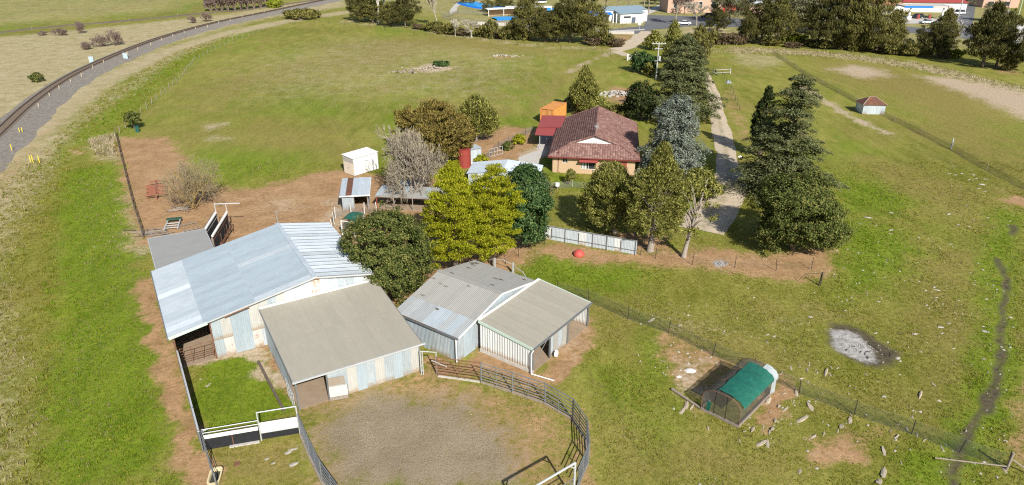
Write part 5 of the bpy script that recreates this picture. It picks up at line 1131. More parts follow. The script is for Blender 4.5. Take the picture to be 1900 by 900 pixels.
area('garden_path', [(962, 292), (1012, 274), (1018, 280), (1000, 296), (1003, 318), (1022, 345), (1012, 348), (994, 320), (985, 303), (962, 302)], M_conc, 0.03, 'pale concrete garden path left of the house')
# wheelie bin
bn = thing('wheelie_bin', 'dark green wheelie bin under the small round tree by the fence', 'bin', tuple(G(256, 245)), math.radians(20))
M_bin = plain('bin_green', (0.015, 0.075, 0.06), 0.5, 0, 0.15)
MB().box((0, 0, 0.5), (0.55, 0.6, 0.95), 0, 1.12).build('body', M_bin, bn); MB().box((0, -0.03, 1.01), (0.64, 0.74, 0.07)).build('lid', M_bin, bn)
for s in (-1, 1): MB().tube((s*0.25, 0.3, 0.1), (s*0.31, 0.3, 0.1), 0.1, n=10).build('wheel', M_peg, bn)
MB().tube((-0.25, 0.36, 0.95), (0.25, 0.36, 0.95), 0.02).build('handle', M_bin, bn)
# wire post near shed
sp = thing('lone_timber_post', 'lone grey timber post behind the big shed ridge', 'post', tuple(G(517, 424))); MB().tube((0, 0, 0), (0, 0, 2.2), 0.12, 0.11, n=8).build('post', M_timber, sp); MB().bar((0, 0, 2.1), (0.3, 0.1, 2.1), 0.1, 0.05).build('bracket', M_timber, sp)
mb = MB(); mb.path([(0.1, 0, 2.05), (4, 3, 1.85), (8.0, 6.5, 2.0)], 0.012, 4); mb.build('wire', M_wire, sp)
sg = thing('timber_stile', 'pair of white posts with a curved rail behind the barn', 'posts', tuple(G(918, 498)), math.radians(-30))
for x in (0, 2.2): MB().box((x, 0, 0.6), (0.17, 0.17, 1.2)).build('post', M_galw, sg)
mb = MB(); mb.path([(0, 0, 1.1), (1.1, 0, 1.25), (2.2, 0, 0.95), (3.6, -0.5, 0.75), (4.6, -1.0, 0.15)], 0.03, 6); mb.build('rail', M_galw, sg)
# power pole
pp = thing('power_pole', 'pale power pole with crossarm and transformer beside the cedars', 'power pole', tuple(G(1217, 148)), math.radians(-4))
MB().tube((0, 0, 0), (0, 0, 8.3), 0.17, 0.12, n=10).build('pole', M_galw, pp)
for z, w in ((8.0, 1.5), (6.9, 0.9)): MB().bar((-w, -0.1, z), (w, -0.1, z), 0.12, 0.14).build('crossarm', M_galw, pp)
for x in (-1.3, -0.6, 0.6, 1.3): MB().tube((x, -0.1, 8.05), (x, -0.1, 8.35), 0.05).build('insulator', M_wpaint, pp)
MB().tube((0.35, -0.25, 4.3), (0.35, -0.25, 5.3), 0.3, n=12).build('transformer', M_galw, pp); MB().bar((-0.7, -0.2, 4.25), (0.8, -0.2, 4.25), 0.1, 0.1).build('bracket', M_galw, pp)
wgx = thing('white_field_gate', 'white pipe gate at the top of the drive by the dark bush', 'gate', tuple(G(1164, 112)), math.radians(5))
for x in (0, 4.0): MB().box((x, 0, 0.85), (0.3, 0.3, 1.7)).build('post', M_wpaint, wgx)
for z in (0.3, 0.75, 1.4): MB().bar((0, 0, z), (4.0, 0, z), 0.09, 0.12).build('rail', M_wpaint, wgx)
MB().bar((0.2, 0.03, 0.3), (3.8, 0.03, 1.4), 0.06, 0.1).build('brace', M_wpaint, wgx)
sgx = thing('side_gate', 'grey rail gate beside the upper driveway fence', 'gate', tuple(G(1324, 139)), math.radians(18))
for x in (0, 4.5): MB().box((x, 0, 0.6), (0.16, 0.16, 1.2)).build('post', M_galw, sgx)
for z in (0.4, 1.1): MB().bar((0, 0, z), (4.5, 0, z), 0.05, 0.1).build('rail', M_galw, sgx)
tb = heap('grey_drum_lid', 'grey blue tub beside the upper driveway fence', G(1351, 154), 0.8, 0.6, 0.7, plain('blue_grey_tub', (0.2, 0.24, 0.27), 0.5), 'tub', 12)
heap('white_boulder', 'single white stone beside the driveway under the columnar cypress', G(1373, 292), 0.5, 0.35, 0.3, M_sack, 'stone', 15)
# railway marker posts, signal boxes, survey pegs
M_mark = plain('pale_marker', (0.46, 0.39, 0.26), 0.6); M_yel = plain('yellow_marker', (0.66, 0.50, 0.05), 0.5)
side = ['near the signal box', 'beyond the signal box', 'along the far curve']
n_m = 0; RT = tangents(RP); RN = np.c_[-RT[:, 1], RT[:, 0]]
pm = MB().box((0, 0, 0.7), (0.12, 0.06, 1.4)).mesh('marker_post', M_mark)
MPX = [(74, 205), (94, 185), (112, 171), (133, 158), (153, 147), (174, 132), (194, 122), (238, 105), (257, 97), (281, 88), (301, 79), (322, 72), (343, 65), (364, 58), (386, 54), (407, 47), (428, 42), (450, 36), (470, 31), (492, 27), (531, 16)]
NUMM = ['first', 'second', 'third', 'fourth', 'fifth', 'sixth', 'seventh', 'eighth', 'ninth', 'tenth', 'eleventh', 'twelfth', 'thirteenth', 'fourteenth', 'fifteenth', 'sixteenth', 'seventeenth', 'eighteenth', 'nineteenth', 'twentieth', 'twenty-first']
for i, p in enumerate(MPX):
    o = mobj('marker_post', pm, None, loc=G(*p)); o.location.z = 0.0; tag(o, NUMM[i]+' pale marker post along the railway ballast counted from the left', 'marker post', 'pale marker posts along the railway')
ym = MB().box((0, 0, 0.6), (0.11, 0.05, 1.2)).mesh('yellow_post', M_yel)
for p, l in (((38, 250), 'yellow post of the pair on the ballast, left one'), ((43, 249), 'yellow post of the pair on the ballast, right one'), ((23, 281), 'single yellow post on the ballast nearest the left edge'), ((58, 303), 'leftmost of three yellow posts in the grass below the ballast'), ((62, 302), 'middle of three yellow posts in the grass below the ballast'), ((74, 303), 'rightmost of three yellow posts in the grass below the ballast')):
    o = mobj('yellow_post', ym, None, loc=G(*p)); tag(o, l, 'marker post', 'yellow posts near the railway')
for p, l in (((171, 117), 'pale blue signal cabinet on the far side of the track'), ((234, 110), 'pale blue signal cabinet on the near side of the track')):
    t = thing('signal_cabinet', l, 'cabinet', tuple(G(*p)), math.radians(20), 'signal cabinets by the railway')
    MB().box((0, 0, 0.8), (1.0, 0.6, 1.5)).build('body', plain('pale_blue_paint', (0.42, 0.50, 0.52), 0.5), t); MB().box((0, 0, 1.6), (1.2, 0.8, 0.1)).build('lid', M_galw, t); MB().box((0, -0.37, 0.8), (0.8, 0.04, 1.2)).build('door', plain('pale_blue_door', (0.30, 0.40, 0.46), 0.5), t)
# ------------------------------------------------------------------ trees
def unit(a): return a/np.maximum(np.linalg.norm(a, axis=1), 1e-9)[:, None]
def leaf_quads(C, N, A, L, Wd, rg, bend=0.0):
    """C centres, N normals, A long axes; L, Wd half sizes"""
    A = unit(A-N*np.sum(A*N, 1)[:, None]+1e-6*rg.normal(size=A.shape)); B = np.cross(N, A); n = len(C)
    L = (L*rg.uniform(0.65, 1.35, n))[:, None]; Wd = (Wd*rg.uniform(0.65, 1.35, n))[:, None]
    V = np.stack([C-A*L, C+B*Wd+N*bend, C+A*L, C-B*Wd+N*bend], 1).reshape(-1, 3)
    return V, np.arange(4*n).reshape(n, 4)
def tubes_np(P0, P1, R0, R1, k=4):
    P0 = np.array(P0, float); P1 = np.array(P1, float); d = unit(P1-P0); ref = np.where(np.abs(d[:, 2:3]) > 0.9, np.array([[1., 0, 0]]), np.array([[0, 0, 1.]]))
    a = unit(np.cross(d, ref)); b = np.cross(d, a); n = len(P0); R0 = np.array(R0)[:, None]; R1 = np.array(R1)[:, None]; V = np.zeros((n, 2*k, 3))
    for i in range(k):
        t = 2*math.pi*i/k; w = a*math.cos(t)+b*math.sin(t); V[:, i] = P0+w*R0; V[:, k+i] = P1+w*R1
    F = np.array([[i, (i+1) % k, k+(i+1) % k, k+i] for i in range(k)]); Fs = (F[None]+(np.arange(n)*2*k)[:, None, None]).reshape(-1, 4)
    return V.reshape(-1, 3), Fs
def rand_dir(rg, n, zmin=-1.0):
    z = rg.uniform(zmin, 1, n); t = rg.uniform(0, 2*math.pi, n); r = np.sqrt(1-z*z); return np.c_[r*np.cos(t), r*np.sin(t), z]
def limbs(base_h, top_h, r, targets, rg, lean=(0, 0), trunk_n=6):
    """tapered trunk with bends and limbs running to the given targets"""
    P0, P1, R0, R1 = [], [], [], []; pts = [np.array([0, 0, -0.1])]
    for i in range(1, trunk_n+1):
        f = i/trunk_n; pts.append(np.array([lean[0]*f+rg.normal()*r*0.5*f, lean[1]*f+rg.normal()*r*0.5*f, top_h*f]))
    for i in range(trunk_n):
        P0.append(pts[i]); P1.append(pts[i+1]); R0.append(r*(1.25 if i == 0 else 1-0.8*i/trunk_n)); R1.append(r*(1-0.8*(i+1)/trunk_n))
    for t in targets:
        zs = min(max(base_h, t[2]*0.6), top_h*0.92); f = zs/top_h; i = min(int(f*trunk_n), trunk_n-1); g = f*trunk_n-i; s = pts[i]*(1-g)+pts[i+1]*g
        m = s*0.45+np.array(t)*0.55+np.array([0, 0, 0.08*np.linalg.norm(np.array(t)-s)])
        rr = r*0.35*(1-0.5*f); P0 += [s, m]; P1 += [m, np.array(t)]; R0 += [rr, rr*0.6]; R1 += [rr*0.6, rr*0.15]
    return tubes_np(P0, P1, R0, R1, 6)
M_bark = plain('brown_bark', (0.13, 0.10, 0.075), 0.95, 0, 0.35, 5, 0.5)
M_gbark = plain('grey_bark', (0.27, 0.235, 0.20), 0.95, 0, 0.3, 5, 0.4)
M_pbark = plain('pale_bark', (0.42, 0.39, 0.34), 0.9, 0, 0.25, 3, 0.3)
def make_tree(name, label, base, V, Fq, mat, tv, tf, bark, cat='tree', group=None, loc=None, scale=1.0, rz=0.0):
    t = thing(name, label, cat, tuple(G(*base)) if loc is None else loc, rz, group)
    mobj('trunk', npmesh('trunk', tv, tf, bark), t); mobj('crown', npmesh('crown', V, Fq, mat), t)
    return t
def crown_round(h, r, rg, nclump, nleaf, rc, z0=0.18, leaf=(0.17, 0.085), squash=1.0, up=0.25, lumpy=0.22, axis='rand', fill=0.12, shape='egg', asym=0.0):
    """broad crown of many leaf clumps on an uneven envelope"""
    D = rand_dir(rg, nclump, -0.75); ph = rg.uniform(0, 6.28, 6)
    lump = 1+lumpy*(np.sin(3*D[:, 0]+2*D[:, 2]*2+ph[0])*0.5+np.sin(4*D[:, 1]+ph[1]+3*D[:, 2])*0.5+rg.normal(size=nclump)*0.35)
    zc = h*(z0+1)/2; hz = h*(1-z0)/2
    k = lump*rg.uniform(0.80, 1.0, nclump)
    C = np.c_[D[:, 0]*r*k, D[:, 1]*r*k, D[:, 2]*hz*np.clip(k, 0.8, 1.02)]
    f = (C[:, 2]/hz+1)/2
    if shape == 'egg': wdt = np.where(f > 0.45, np.sqrt(np.clip(1-((f-0.45)/0.6)**2, 0.03, 1)), 1.0)*1.0; C[:, :2] *= (0.35+0.65*wdt)[:, None]
    if shape == 'spire': C[:, :2] *= np.clip(1.2*(1-f)**0.62, 0.06, 1.0)[:, None]
    if shape == 'cone': C[:, :2] *= np.clip(1.35*(1-f)+0.12, 0.12, 1.05)[:, None]
    if shape == 'column': C[:, :2] *= np.clip(np.minimum(1, 2.3*(1-f)+0.15), 0.1, 1)[:, None]
    C[:, 2] += zc
    lc = np.repeat(np.arange(nclump), nleaf); n = len(lc); off = rg.normal(size=(n, 3)); off = off/np.maximum(np.linalg.norm(off, axis=1), 0.6)[:, None]*rg.uniform(0.3, 1.0, n)[:, None]
    off[:, 2] *= 0.7*squash; P = C[lc]+off*rc*rg.uniform(0.7, 1.3, nclump)[lc][:, None]
    nf = int(fill*n)
    if nf:
        q = rand_dir(rg, nf)*(rg.uniform(0, 0.75, nf)**0.5)[:, None]; Pf = np.c_[q[:, 0]*r*0.8, q[:, 1]*r*0.8, q[:, 2]*hz*0.9+zc]
        if shape in ('cone', 'column', 'spire'): ff = (q[:, 2]*0.9+1)/2; Pf[:, :2] *= np.clip(1.25*(1-ff)+0.1, 0.1, 1)[:, None]
        P = np.r_[P, Pf]; off = np.r_[off, rg.normal(size=(nf, 3))]; n = len(P)
    out = unit(P-np.array([0, 0, zc])); N = unit(out*0.55+off*0.5+rg.normal(size=(n, 3))*0.45+np.array([0, 0, up]))
    if axis == 'rand': A = rg.normal(size=(n, 3))
    elif axis == 'out': A = out*0.9+np.array([0, 0, 0.8])+rg.normal(size=(n, 3))*0.45
    elif axis == 'up': A = np.array([0, 0, 1.0])+out*0.35+rg.normal(size=(n, 3))*0.35
    else: A = np.array([0, 0, -1.0])+out*0.5+rg.normal(size=(n, 3))*0.35
    if axis != 'rand': N = unit(np.cross(A, rg.normal(size=(n, 3)))+out*0.4+np.array([0, 0, 0.3]))
    P[:, 2] = np.maximum(P[:, 2], 0.05)
    V, Fq = leaf_quads(P, N, A, leaf[0], leaf[1], rg, leaf[1]*0.25)
    return V, Fq, C
def crown_cedar(h, r, rg, levels, per, nleaf, z0=0.08, leaf=(0.20, 0.06), droop=0.12, flat=0.16, irr=0.25, power=0.85):
    """tiers of flat boughs"""
    Ps, Ns, As, segs = [], [], [], []
    for l in range(levels):
        f = (l+rg.uniform(-0.3, 0.3))/levels; z = h*(z0+(0.97-z0)*f); R = r*max(0.05, (1-f)**power)*(1+0.1*rg.normal())
        m = max(3, int(per*(0.5+0.5*(1-f)))); a0 = rg.uniform(0, 6.28)
        for b in range(m):
            a = a0+2*math.pi*b/m+rg.normal()*0.22; Rb = R*rg.uniform(1-irr*1.6, 1+irr*0.6); zb = z+rg.normal()*h*0.012
            k = max(20, int(nleaf*2.3*(0.25+0.75*Rb/r))); s = rg.uniform(0.12, 1.0, k)**0.75; wd = 0.42*Rb*np.sin(np.pi*np.clip(s*0.9+0.08, 0, 1))+0.08
            w = rg.normal(size=k)*wd*0.55; th = rg.normal(size=k)*flat*0.5*(1.1-s*0.5)
            zz = zb+Rb*0.22*np.sin(s*2.0)*0.7-droop*Rb*s*s-np.abs(w)*0.12+th
            Ps.append(np.c_[np.cos(a)*s*Rb-np.sin(a)*w, np.sin(a)*s*Rb+np.cos(a)*w, zz])
            tilt_ = rg.normal(size=(k, 3))*0.28; Ns.append(unit(np.array([0, 0, 1.0])+tilt_+np.array([math.cos(a), math.sin(a), 0])*0.25))
            As.append(np.array([math.cos(a), math.sin(a), 0.0])+rg.normal(size=(k, 3))*0.6)
            tip = np.array([math.cos(a)*Rb*0.9, math.sin(a)*Rb*0.9, zb+Rb*0.22*math.sin(1.8)*0.7-droop*Rb*0.8-0.05]); segs.append((np.array([0, 0, zb-0.1*Rb]), tip, max(0.03, 0.018*Rb)))
    P = np.concatenate(Ps); N = np.concatenate(Ns); A = np.concatenate(As); P[:, 2] = np.maximum(P[:, 2], 0.15)
    V, Fq = leaf_quads(P, N, A, leaf[0], leaf[1], rg)
    rt = 0.03*h
    P0 = [np.array([0, 0, h*i/6-0.1*(i == 0)]) for i in range(6)]; P1 = [np.array([0, 0, h*(i+1)/6]) for i in range(6)]
    tv, tf = tubes_np(P0+[s[0] for s in segs], P1+[s[1] for s in segs], [rt*(1-i/6.3) for i in range(6)]+[s[2] for s in segs], [rt*(1-(i+1)/6.3) for i in range(6)]+[s[2]*0.25 for s in segs], 5)
    return V, Fq, tv, tf
def bare(h, r, rg, depth=5, split=3, spread=0.55, r0=None, up=0.25, L0=0.26, stems=1, droop=0.0, jitter=0.18, thin=0.62):
    """leafless branching"""
    P0, P1, R0, R1 = [], [], [], []; r0 = r0 or h*0.022; stack = []
    for s in range(stems):
        a = rg.uniform(0, 6.28); q_ = rg.uniform(0.15, 1.5)*spread; d = np.array([math.cos(a)*q_*(stems > 1), math.sin(a)*q_*(stems > 1), 1.0]); stack.append((np.array([0.12*math.cos(a)*(stems > 1), 0.12*math.sin(a)*(stems > 1), -0.1]), d/np.linalg.norm(d), h*(0.30 if stems == 1 else L0*rg.uniform(0.7, 1.2)), r0, 0))
    while stack:
        p, d, L, rr, k = stack.pop(); q = p
        for j in range(2):
            d = d+rg.normal(size=3)*jitter*0.5; d[2] -= droop*k*0.05; d = d/np.linalg.norm(d); e = q+d*L/2; P0.append(q); P1.append(e); ra, rb = rr*(1-0.2*j), rr*(1-0.2*(j+1)); R0.append(ra); R1.append(rb); q = e
        if k < depth:
            n = split+(rg.random() < 0.4)
            for i in range(n):
                v = rg.normal(size=3); v -= d*(v@d); v /= np.linalg.norm(v)+1e-9; nd = d+v*spread*rg.uniform(0.6, 1.3); nd[2] += up; nd /= np.linalg.norm(nd)
                stack.append((q if i else q, nd, L*rg.uniform(0.62, 0.88), rr*thin, k+1))
            if k > 0 and rg.random() < 0.5:
                v = rg.normal(size=3); nd = d+v*spread; nd /= np.linalg.norm(nd); stack.append(((p+q)/2, nd, L*0.6, rr*thin*0.7, k+1))
    P0 = np.array(P0); P1 = np.array(P1); mx = max(np.percentile(np.hypot(P1[:, 0], P1[:, 1]), 95), 1e-3); sx = r/mx; sz = h/max(np.percentile(P1[:, 2], 98.5), 1e-3); S = np.array([sx, sx, sz])
    P0 *= S; P1 *= S; R0 = np.array(R0); R1 = np.array(R1); ok_ = (np.hypot(P1[:, 0], P1[:, 1]) < r*1.15) & (P1[:, 2] < h*1.06); P0, P1, R0, R1 = P0[ok_], P1[ok_], R0[ok_], R1[ok_]; P1[:, 2] = np.maximum(P1[:, 2], 0.05); R0 = np.array(R0); R1 = np.array(R1)
    return P0, P1, R0, R1
def bare_tree(name, label, base, h, r, seed, mat, twig, depth=5, split=3, cat='tree', group=None, minr=0.012, **kw):
    rg = np.random.default_rng(seed); P0, P1, R0, R1 = bare(h, r, rg, depth, split, **kw); R0 = np.maximum(R0, minr); R1 = np.maximum(R1, minr*0.7); big = R0 > R0.max()*0.22
    t = thing(name, label, cat, tuple(G(*base)), 0, group)
    v, f = tubes_np(P0[big], P1[big], R0[big], R1[big], 6); mobj('trunk', npmesh('trunk', v, f, mat), t)
    v, f = tubes_np(P0[~big], P1[~big], R0[~big], R1[~big], 3); mobj('branches', npmesh('branches', v, f, twig), t)
    return t
def spread_px(base, wpx): return wpx/2/scale_at(G(*base))
# leaf colours
L_dkgreen = leafmat('dark_broadleaf', (0.019, 0.030, 0.009), (0.079, 0.105, 0.028), (0.238, 0.218, 0.071), 0.15)
L_yellow = leafmat('golden_conifer', (0.100, 0.118, 0.008), (0.275, 0.295, 0.018), (0.48, 0.455, 0.040), 0.3)
L_deep = leafmat('deep_green_leaf', (0.011, 0.026, 0.010), (0.044, 0.087, 0.028), (0.150, 0.210, 0.079), 0.15)
L_brown = leafmat('bronze_cypress', (0.052, 0.042, 0.013), (0.182, 0.145, 0.042), (0.369, 0.286, 0.087), 0.2)
L_mid = leafmat('mid_green_conifer', (0.035, 0.040, 0.010), (0.155, 0.158, 0.040), (0.402, 0.383, 0.107), 0.2)
L_ced = leafmat('cedar_green', (0.029, 0.040, 0.015), (0.116, 0.132, 0.053), (0.237, 0.237, 0.116), 0.18)
L_blue = leafmat('blue_cedar', (0.042, 0.052, 0.041), (0.165, 0.192, 0.153), (0.379, 0.412, 0.336), 0.15)
L_cas = leafmat('casuarina_needles', (0.025, 0.030, 0.010), (0.126, 0.124, 0.039), (0.309, 0.269, 0.086), 0.2)
L_casd = leafmat('dark_casuarina', (0.014, 0.018, 0.007), (0.072, 0.073, 0.026), (0.191, 0.172, 0.059), 0.2)
L_dark = leafmat('dark_cypress', (0.008, 0.014, 0.006), (0.030, 0.042, 0.015), (0.092, 0.105, 0.037), 0.15)
L_grey = leafmat('grey_gum_leaf', (0.047, 0.050, 0.025), (0.165, 0.165, 0.089), (0.326, 0.311, 0.179), 0.2)
L_shrub = leafmat('olive_shrub', (0.037, 0.040, 0.011), (0.134, 0.128, 0.036), (0.300, 0.260, 0.086), 0.2)
L_red = leafmat('russet_reed', (0.06, 0.045, 0.026), (0.135, 0.100, 0.058), (0.24, 0.185, 0.115), 0.2)
L_lime = leafmat('lime_leaf', (0.053, 0.075, 0.009), (0.189, 0.225, 0.025), (0.388, 0.386, 0.057), 0.2)
T_twig = plain('pale_twigs', (0.35, 0.31, 0.245), 0.95, 0, 0.3, 2); T_beige = plain('beige_twigs', (0.29, 0.25, 0.185), 0.95, 0, 0.35, 1.5); T_tan = plain('tan_twigs', (0.27, 0.22, 0.135), 0.95, 0, 0.3, 2); T_dtwig = plain('mauve_twigs', (0.17, 0.125, 0.105), 0.95, 0, 0.3, 2); T_gold = plain('lichen_twigs', (0.33, 0.235, 0.085), 0.95, 0, 0.45, 0.5)
def conifer(name, label, base, topy, wpx, seed, mat, nclump, nleaf, rc, bark=M_bark, **kw):
    rg = np.random.default_rng(seed); h = height(base, topy); r = spread_px(base, wpx); trunk = kw.pop('trunk', 0.03); lean = kw.pop('lean', (0, 0)); nl = kw.pop('nlimb', 14); grp = kw.pop('group', None)
    V, Fq, C = crown_round(h, r, rg, nclump, nleaf, rc, **kw)
    if lean != (0, 0): V[:, 0] += lean[0]*V[:, 2]/h; V[:, 1] += lean[1]*V[:, 2]/h
    tv, tf = limbs(h*0.12, h*0.9, max(0.12, h*trunk), C[rg.choice(len(C), min(nl, len(C)), replace=False)]*np.array([0.8, 0.8, 0.95]), rg, lean)
    return make_tree(name, label, base, V, Fq, mat, tv, tf, bark, group=grp)
# near trees between sheds and house
conifer('evergreen_tree', 'dense rounded dark green tree between the big shed and the barn', (726, 552), 383, 150, 1, L_dkgreen, 560, 76, 0.58, z0=0.0, leaf=(0.105, 0.055), lumpy=0.24, shape='none', fill=0.08)
conifer('evergreen_tree', 'tall glossy deep green tree right of the golden conifers', (972, 456), 310, 98, 4, L_deep, 400, 64, 0.62, z0=0.02, leaf=(0.125, 0.07), lumpy=0.24, shape='egg')
# big leafless tree
bare_tree('leafless_tree', 'large leafless tree with dense pale twigs over the low stable', (768, 372), height((768, 372), 243), spread_px((764, 372), 120), 5, M_gbark, T_beige, depth=5, split=3, spread=0.8, up=0.06, stems=9, minr=0.022, r0=0.2, L0=0.28, thin=0.66)
bare_tree('leafless_bush_tree', 'low spreading leafless tree with yellowish branches in the red yard', (359, 386), height((359, 386), 298), spread_px((359, 386), 114), 6, T_gold, T_tan, depth=4, split=3, spread=0.9, up=0.05, stems=14, minr=0.014, r0=0.075, thin=0.6, L0=0.30, jitter=0.12)
# add golden inner limbs to the spreading tree
conifer('bronze_cypress', 'wide bronze green cypress behind the large leafless tree', (800, 300), 188, 124, 7, L_brown, 260, 70, 0.85, z0=0.06, leaf=(0.22, 0.07), squash=0.55, up=0.5, lumpy=0.3, axis='out', shape='egg')
conifer('bronze_cypress', 'smaller bronze cypress leaning over the red tank', (842, 304), 205, 70, 8, L_brown, 110, 55, 0.85, z0=0.05, leaf=(0.22, 0.07), squash=0.55, up=0.5, lumpy=0.3, axis='out', shape='egg')
conifer('round_conifer', 'rounded bright green conifer left of the carport', (884, 262), 183, 76, 9, L_mid, 150, 52, 0.85, z0=0.08, leaf=(0.22, 0.08), lumpy=0.16, axis='out', shape='egg', bark=M_gbark)
conifer('pencil_conifer', 'pointed olive conifer behind the house ridge', (1083, 212), 123, 58, 10, L_mid, 200, 60, 0.62, z0=0.0, leaf=(0.2, 0.06), axis='up', shape='spire', lumpy=0.14)
conifer('garden_shrub', 'grey green shrub beside the orange container', (1062, 206), 176, 26, 11, L_grey, 40, 46, 0.5, z0=0.0, leaf=(0.18, 0.09), shape='none')
conifer('garden_shrub', 'brownish shrub behind the carport roof', (1078, 210), 186, 30, 12, L_brown, 40, 46, 0.5, z0=0.0, leaf=(0.18, 0.09), shape='none')
conifer('garden_shrub', 'mid green shrub behind the house ridge', (1102, 212), 178, 44, 13, L_mid, 60, 46, 0.6, z0=0.0, leaf=(0.2, 0.09), shape='none')
conifer('garden_shrub', 'low green shrub behind the right end of the house roof', (1150, 214), 198, 44, 14, L_shrub, 50, 40, 0.6, z0=0.0, leaf=(0.2, 0.09), shape='none')
# cedars along the drive
def cedar(name, label, base, topy, wpx, seed, mat, levels, per, nleaf, **kw):
    rg = np.random.default_rng(seed); h = height(base, topy); r = spread_px(base, wpx); V, Fq, tv, tf = crown_cedar(h, r, rg, levels, per, nleaf, **kw)
    return make_tree(name, label, base, V, Fq, mat, tv, tf, M_bark, group=kw.get('group'))
conifer('golden_conifer', 'broad golden yellow conifer behind the barn', (846, 503), 296, 150, 2, L_yellow, 300, 150, 0.66, z0=0.0, leaf=(0.12, 0.038), squash=0.5, up=0.6, lumpy=0.34, axis='out', shape='spire', nlimb=30, fill=0.16, trunk=0.024)
conifer('golden_conifer', 'narrower golden conifer with bare trunk beside the deep green tree', (912, 488), 302, 96, 3, L_yellow, 200, 150, 0.62, z0=0.05, leaf=(0.12, 0.038), squash=0.5, up=0.6, lumpy=0.4, axis='out', shape='egg', nlimb=30, fill=0.14, trunk=0.024)
cedar('blue_cedar', 'blue grey cedar at the right end of the house', (1246, 322), 172, 138, 21, L_blue, 18, 11, 170, leaf=(0.17, 0.065), irr=0.22, flat=0.7, power=0.42, droop=0.2, z0=0.04)
cedar('green_cedar', 'broad layered green cedar between driveway and power pole', (1262, 222), 88, 152, 22, L_ced, 15, 11, 150, leaf=(0.24, 0.08), irr=0.22, flat=0.4, power=0.45, z0=0.08)
cedar('green_cedar', 'farther layered cedar behind the power pole', (1268, 150), 62, 106, 23, L_ced, 14, 11, 110, leaf=(0.30, 0.10), irr=0.22, flat=0.5, power=0.5)
conifer('pencil_conifer', 'tall narrow conifer at the far end of the cedar row', (1246, 118), 38, 44, 24, L_mid, 150, 44, 0.75, z0=0.0, leaf=(0.28, 0.09), axis='up', shape='spire', lumpy=0.25)
conifer('dark_cypress', 'shaded dark cypress behind the right end of the house', (1190, 222), 152, 64, 25, L_dark, 120, 46, 0.9, z0=0.0, leaf=(0.24, 0.10), shape='egg')
conifer('dark_bush', 'dark green bush beside the white field gate', (1192, 134), 96, 40, 26, L_deep, 80, 40, 0.9, z0=0.0, leaf=(0.3, 0.13), shape='none')
conifer('garden_shrub', 'olive shrub beneath the dark bush at the gate', (1202, 140), 118, 18, 27, L_mid, 30, 36, 0.6, z0=0.0, leaf=(0.25, 0.10), shape='egg')
conifer('small_conifer', 'small olive conifer beside the creek track', (1212, 92), 58, 34, 28, L_mid, 70, 36, 0.9, z0=0.0, leaf=(0.32, 0.12), shape='cone')
conifer('feathery_conifer', 'feathery olive tree behind the far cedar', (1290, 122), 62, 44, 29, L_cas, 90, 40, 1.0, z0=0.0, leaf=(0.36, 0.09), axis='up', shape='egg')
conifer('small_cypress', 'bushy olive cypress in front of the house beside the white fence', (1140, 432), 309, 108, 31, L_mid, 340, 84, 0.62, z0=0.06, leaf=(0.14, 0.045), axis='out', lumpy=0.22, shape='egg', bark=M_gbark, lean=(-0.8, 0.3))
conifer('tall_cypress', 'tall olive cypress with rough bare trunk in front of the house', (1206, 466), 270, 122, 32, L_mid, 300, 84, 0.62, z0=0.16, leaf=(0.14, 0.045), axis='out', lumpy=0.30, shape='spire', bark=M_gbark, trunk=0.03, lean=(0.5, 0), nlimb=30)
conifer('thin_cypress', 'thin half bare cypress with grey leaning trunk near the drive', (1268, 477), 318, 60, 33, L_mid, 24, 36, 0.5, z0=0.22, leaf=(0.17, 0.06), axis='out', lumpy=0.5, shape='none', bark=M_gbark, trunk=0.026, lean=(1.6, 0.4), nlimb=40, fill=0.02)
conifer('garden_shrub', 'olive bush behind the thin half bare cypress', (1296, 372), 318, 66, 34, L_mid, 90, 48, 0.7, z0=0.0, leaf=(0.2, 0.08), shape='none')
cedar('green_cedar', 'large spreading cedar right of the driveway', (1448, 356), 130, 176, 35, L_ced, 19, 12, 175, leaf=(0.20, 0.065), irr=0.42, flat=0.3, power=0.48, z0=0.05)
conifer('columnar_cypress', 'dark columnar cypress beside the driveway', (1408, 290), 158, 40, 36, L_dark, 170, 40, 0.42, z0=0.0, leaf=(0.24, 0.07), axis='up', shape='column', lumpy=0.1)
conifer('evergreen_tree', 'large rounded dark evergreen right of the driveway end', (1470, 464), 320, 152, 37, L_dkgreen, 560, 76, 0.70, z0=0.0, leaf=(0.12, 0.06), lumpy=0.26, shape='egg')
conifer('round_tree', 'small round dark tree on the fence by the wheelie bin', (250, 240), 207, 26, 38, L_dkgreen, 60, 40, 0.35, z0=0.3, leaf=(0.14, 0.08), shape='none')
conifer('clipped_bush', 'clipped upright green bush by the house wall', (1058, 341), 314, 17, 39, L_mid, 60, 46, 0.3, z0=0.0, leaf=(0.09, 0.05), shape='none', lumpy=0.05)
conifer('yellow_shrub', 'golden shrub below the garden gate', (893, 302), 287, 24, 40, L_yellow, 36, 44, 0.35, z0=0.0, leaf=(0.12, 0.06), shape='none')
conifer('yellow_shrub', 'yellow shrub in the garden bed left of the carport', (963, 268), 250, 24, 41, L_yellow, 36, 44, 0.35, z0=0.0, leaf=(0.12, 0.06), shape='none')
conifer('garden_shrub', 'dark round shrub next to the yellow garden shrub', (942, 278), 264, 18, 42, L_dkgreen, 36, 40, 0.35, z0=0.0, leaf=(0.12, 0.06), shape='none')
conifer('garden_shrub', 'small green shrub on the track bank at left', (70, 152), 135, 22, 43, L_dkgreen, 40, 36, 0.4, z0=0.0, leaf=(0.16, 0.08), shape='none')
conifer('mound_shrub', 'wide dark heath mound beside the railway', (562, 34), 18, 68, 44, L_shrub, 110, 44, 1.1, z0=0.0, leaf=(0.35, 0.14), shape='none', lumpy=0.1)
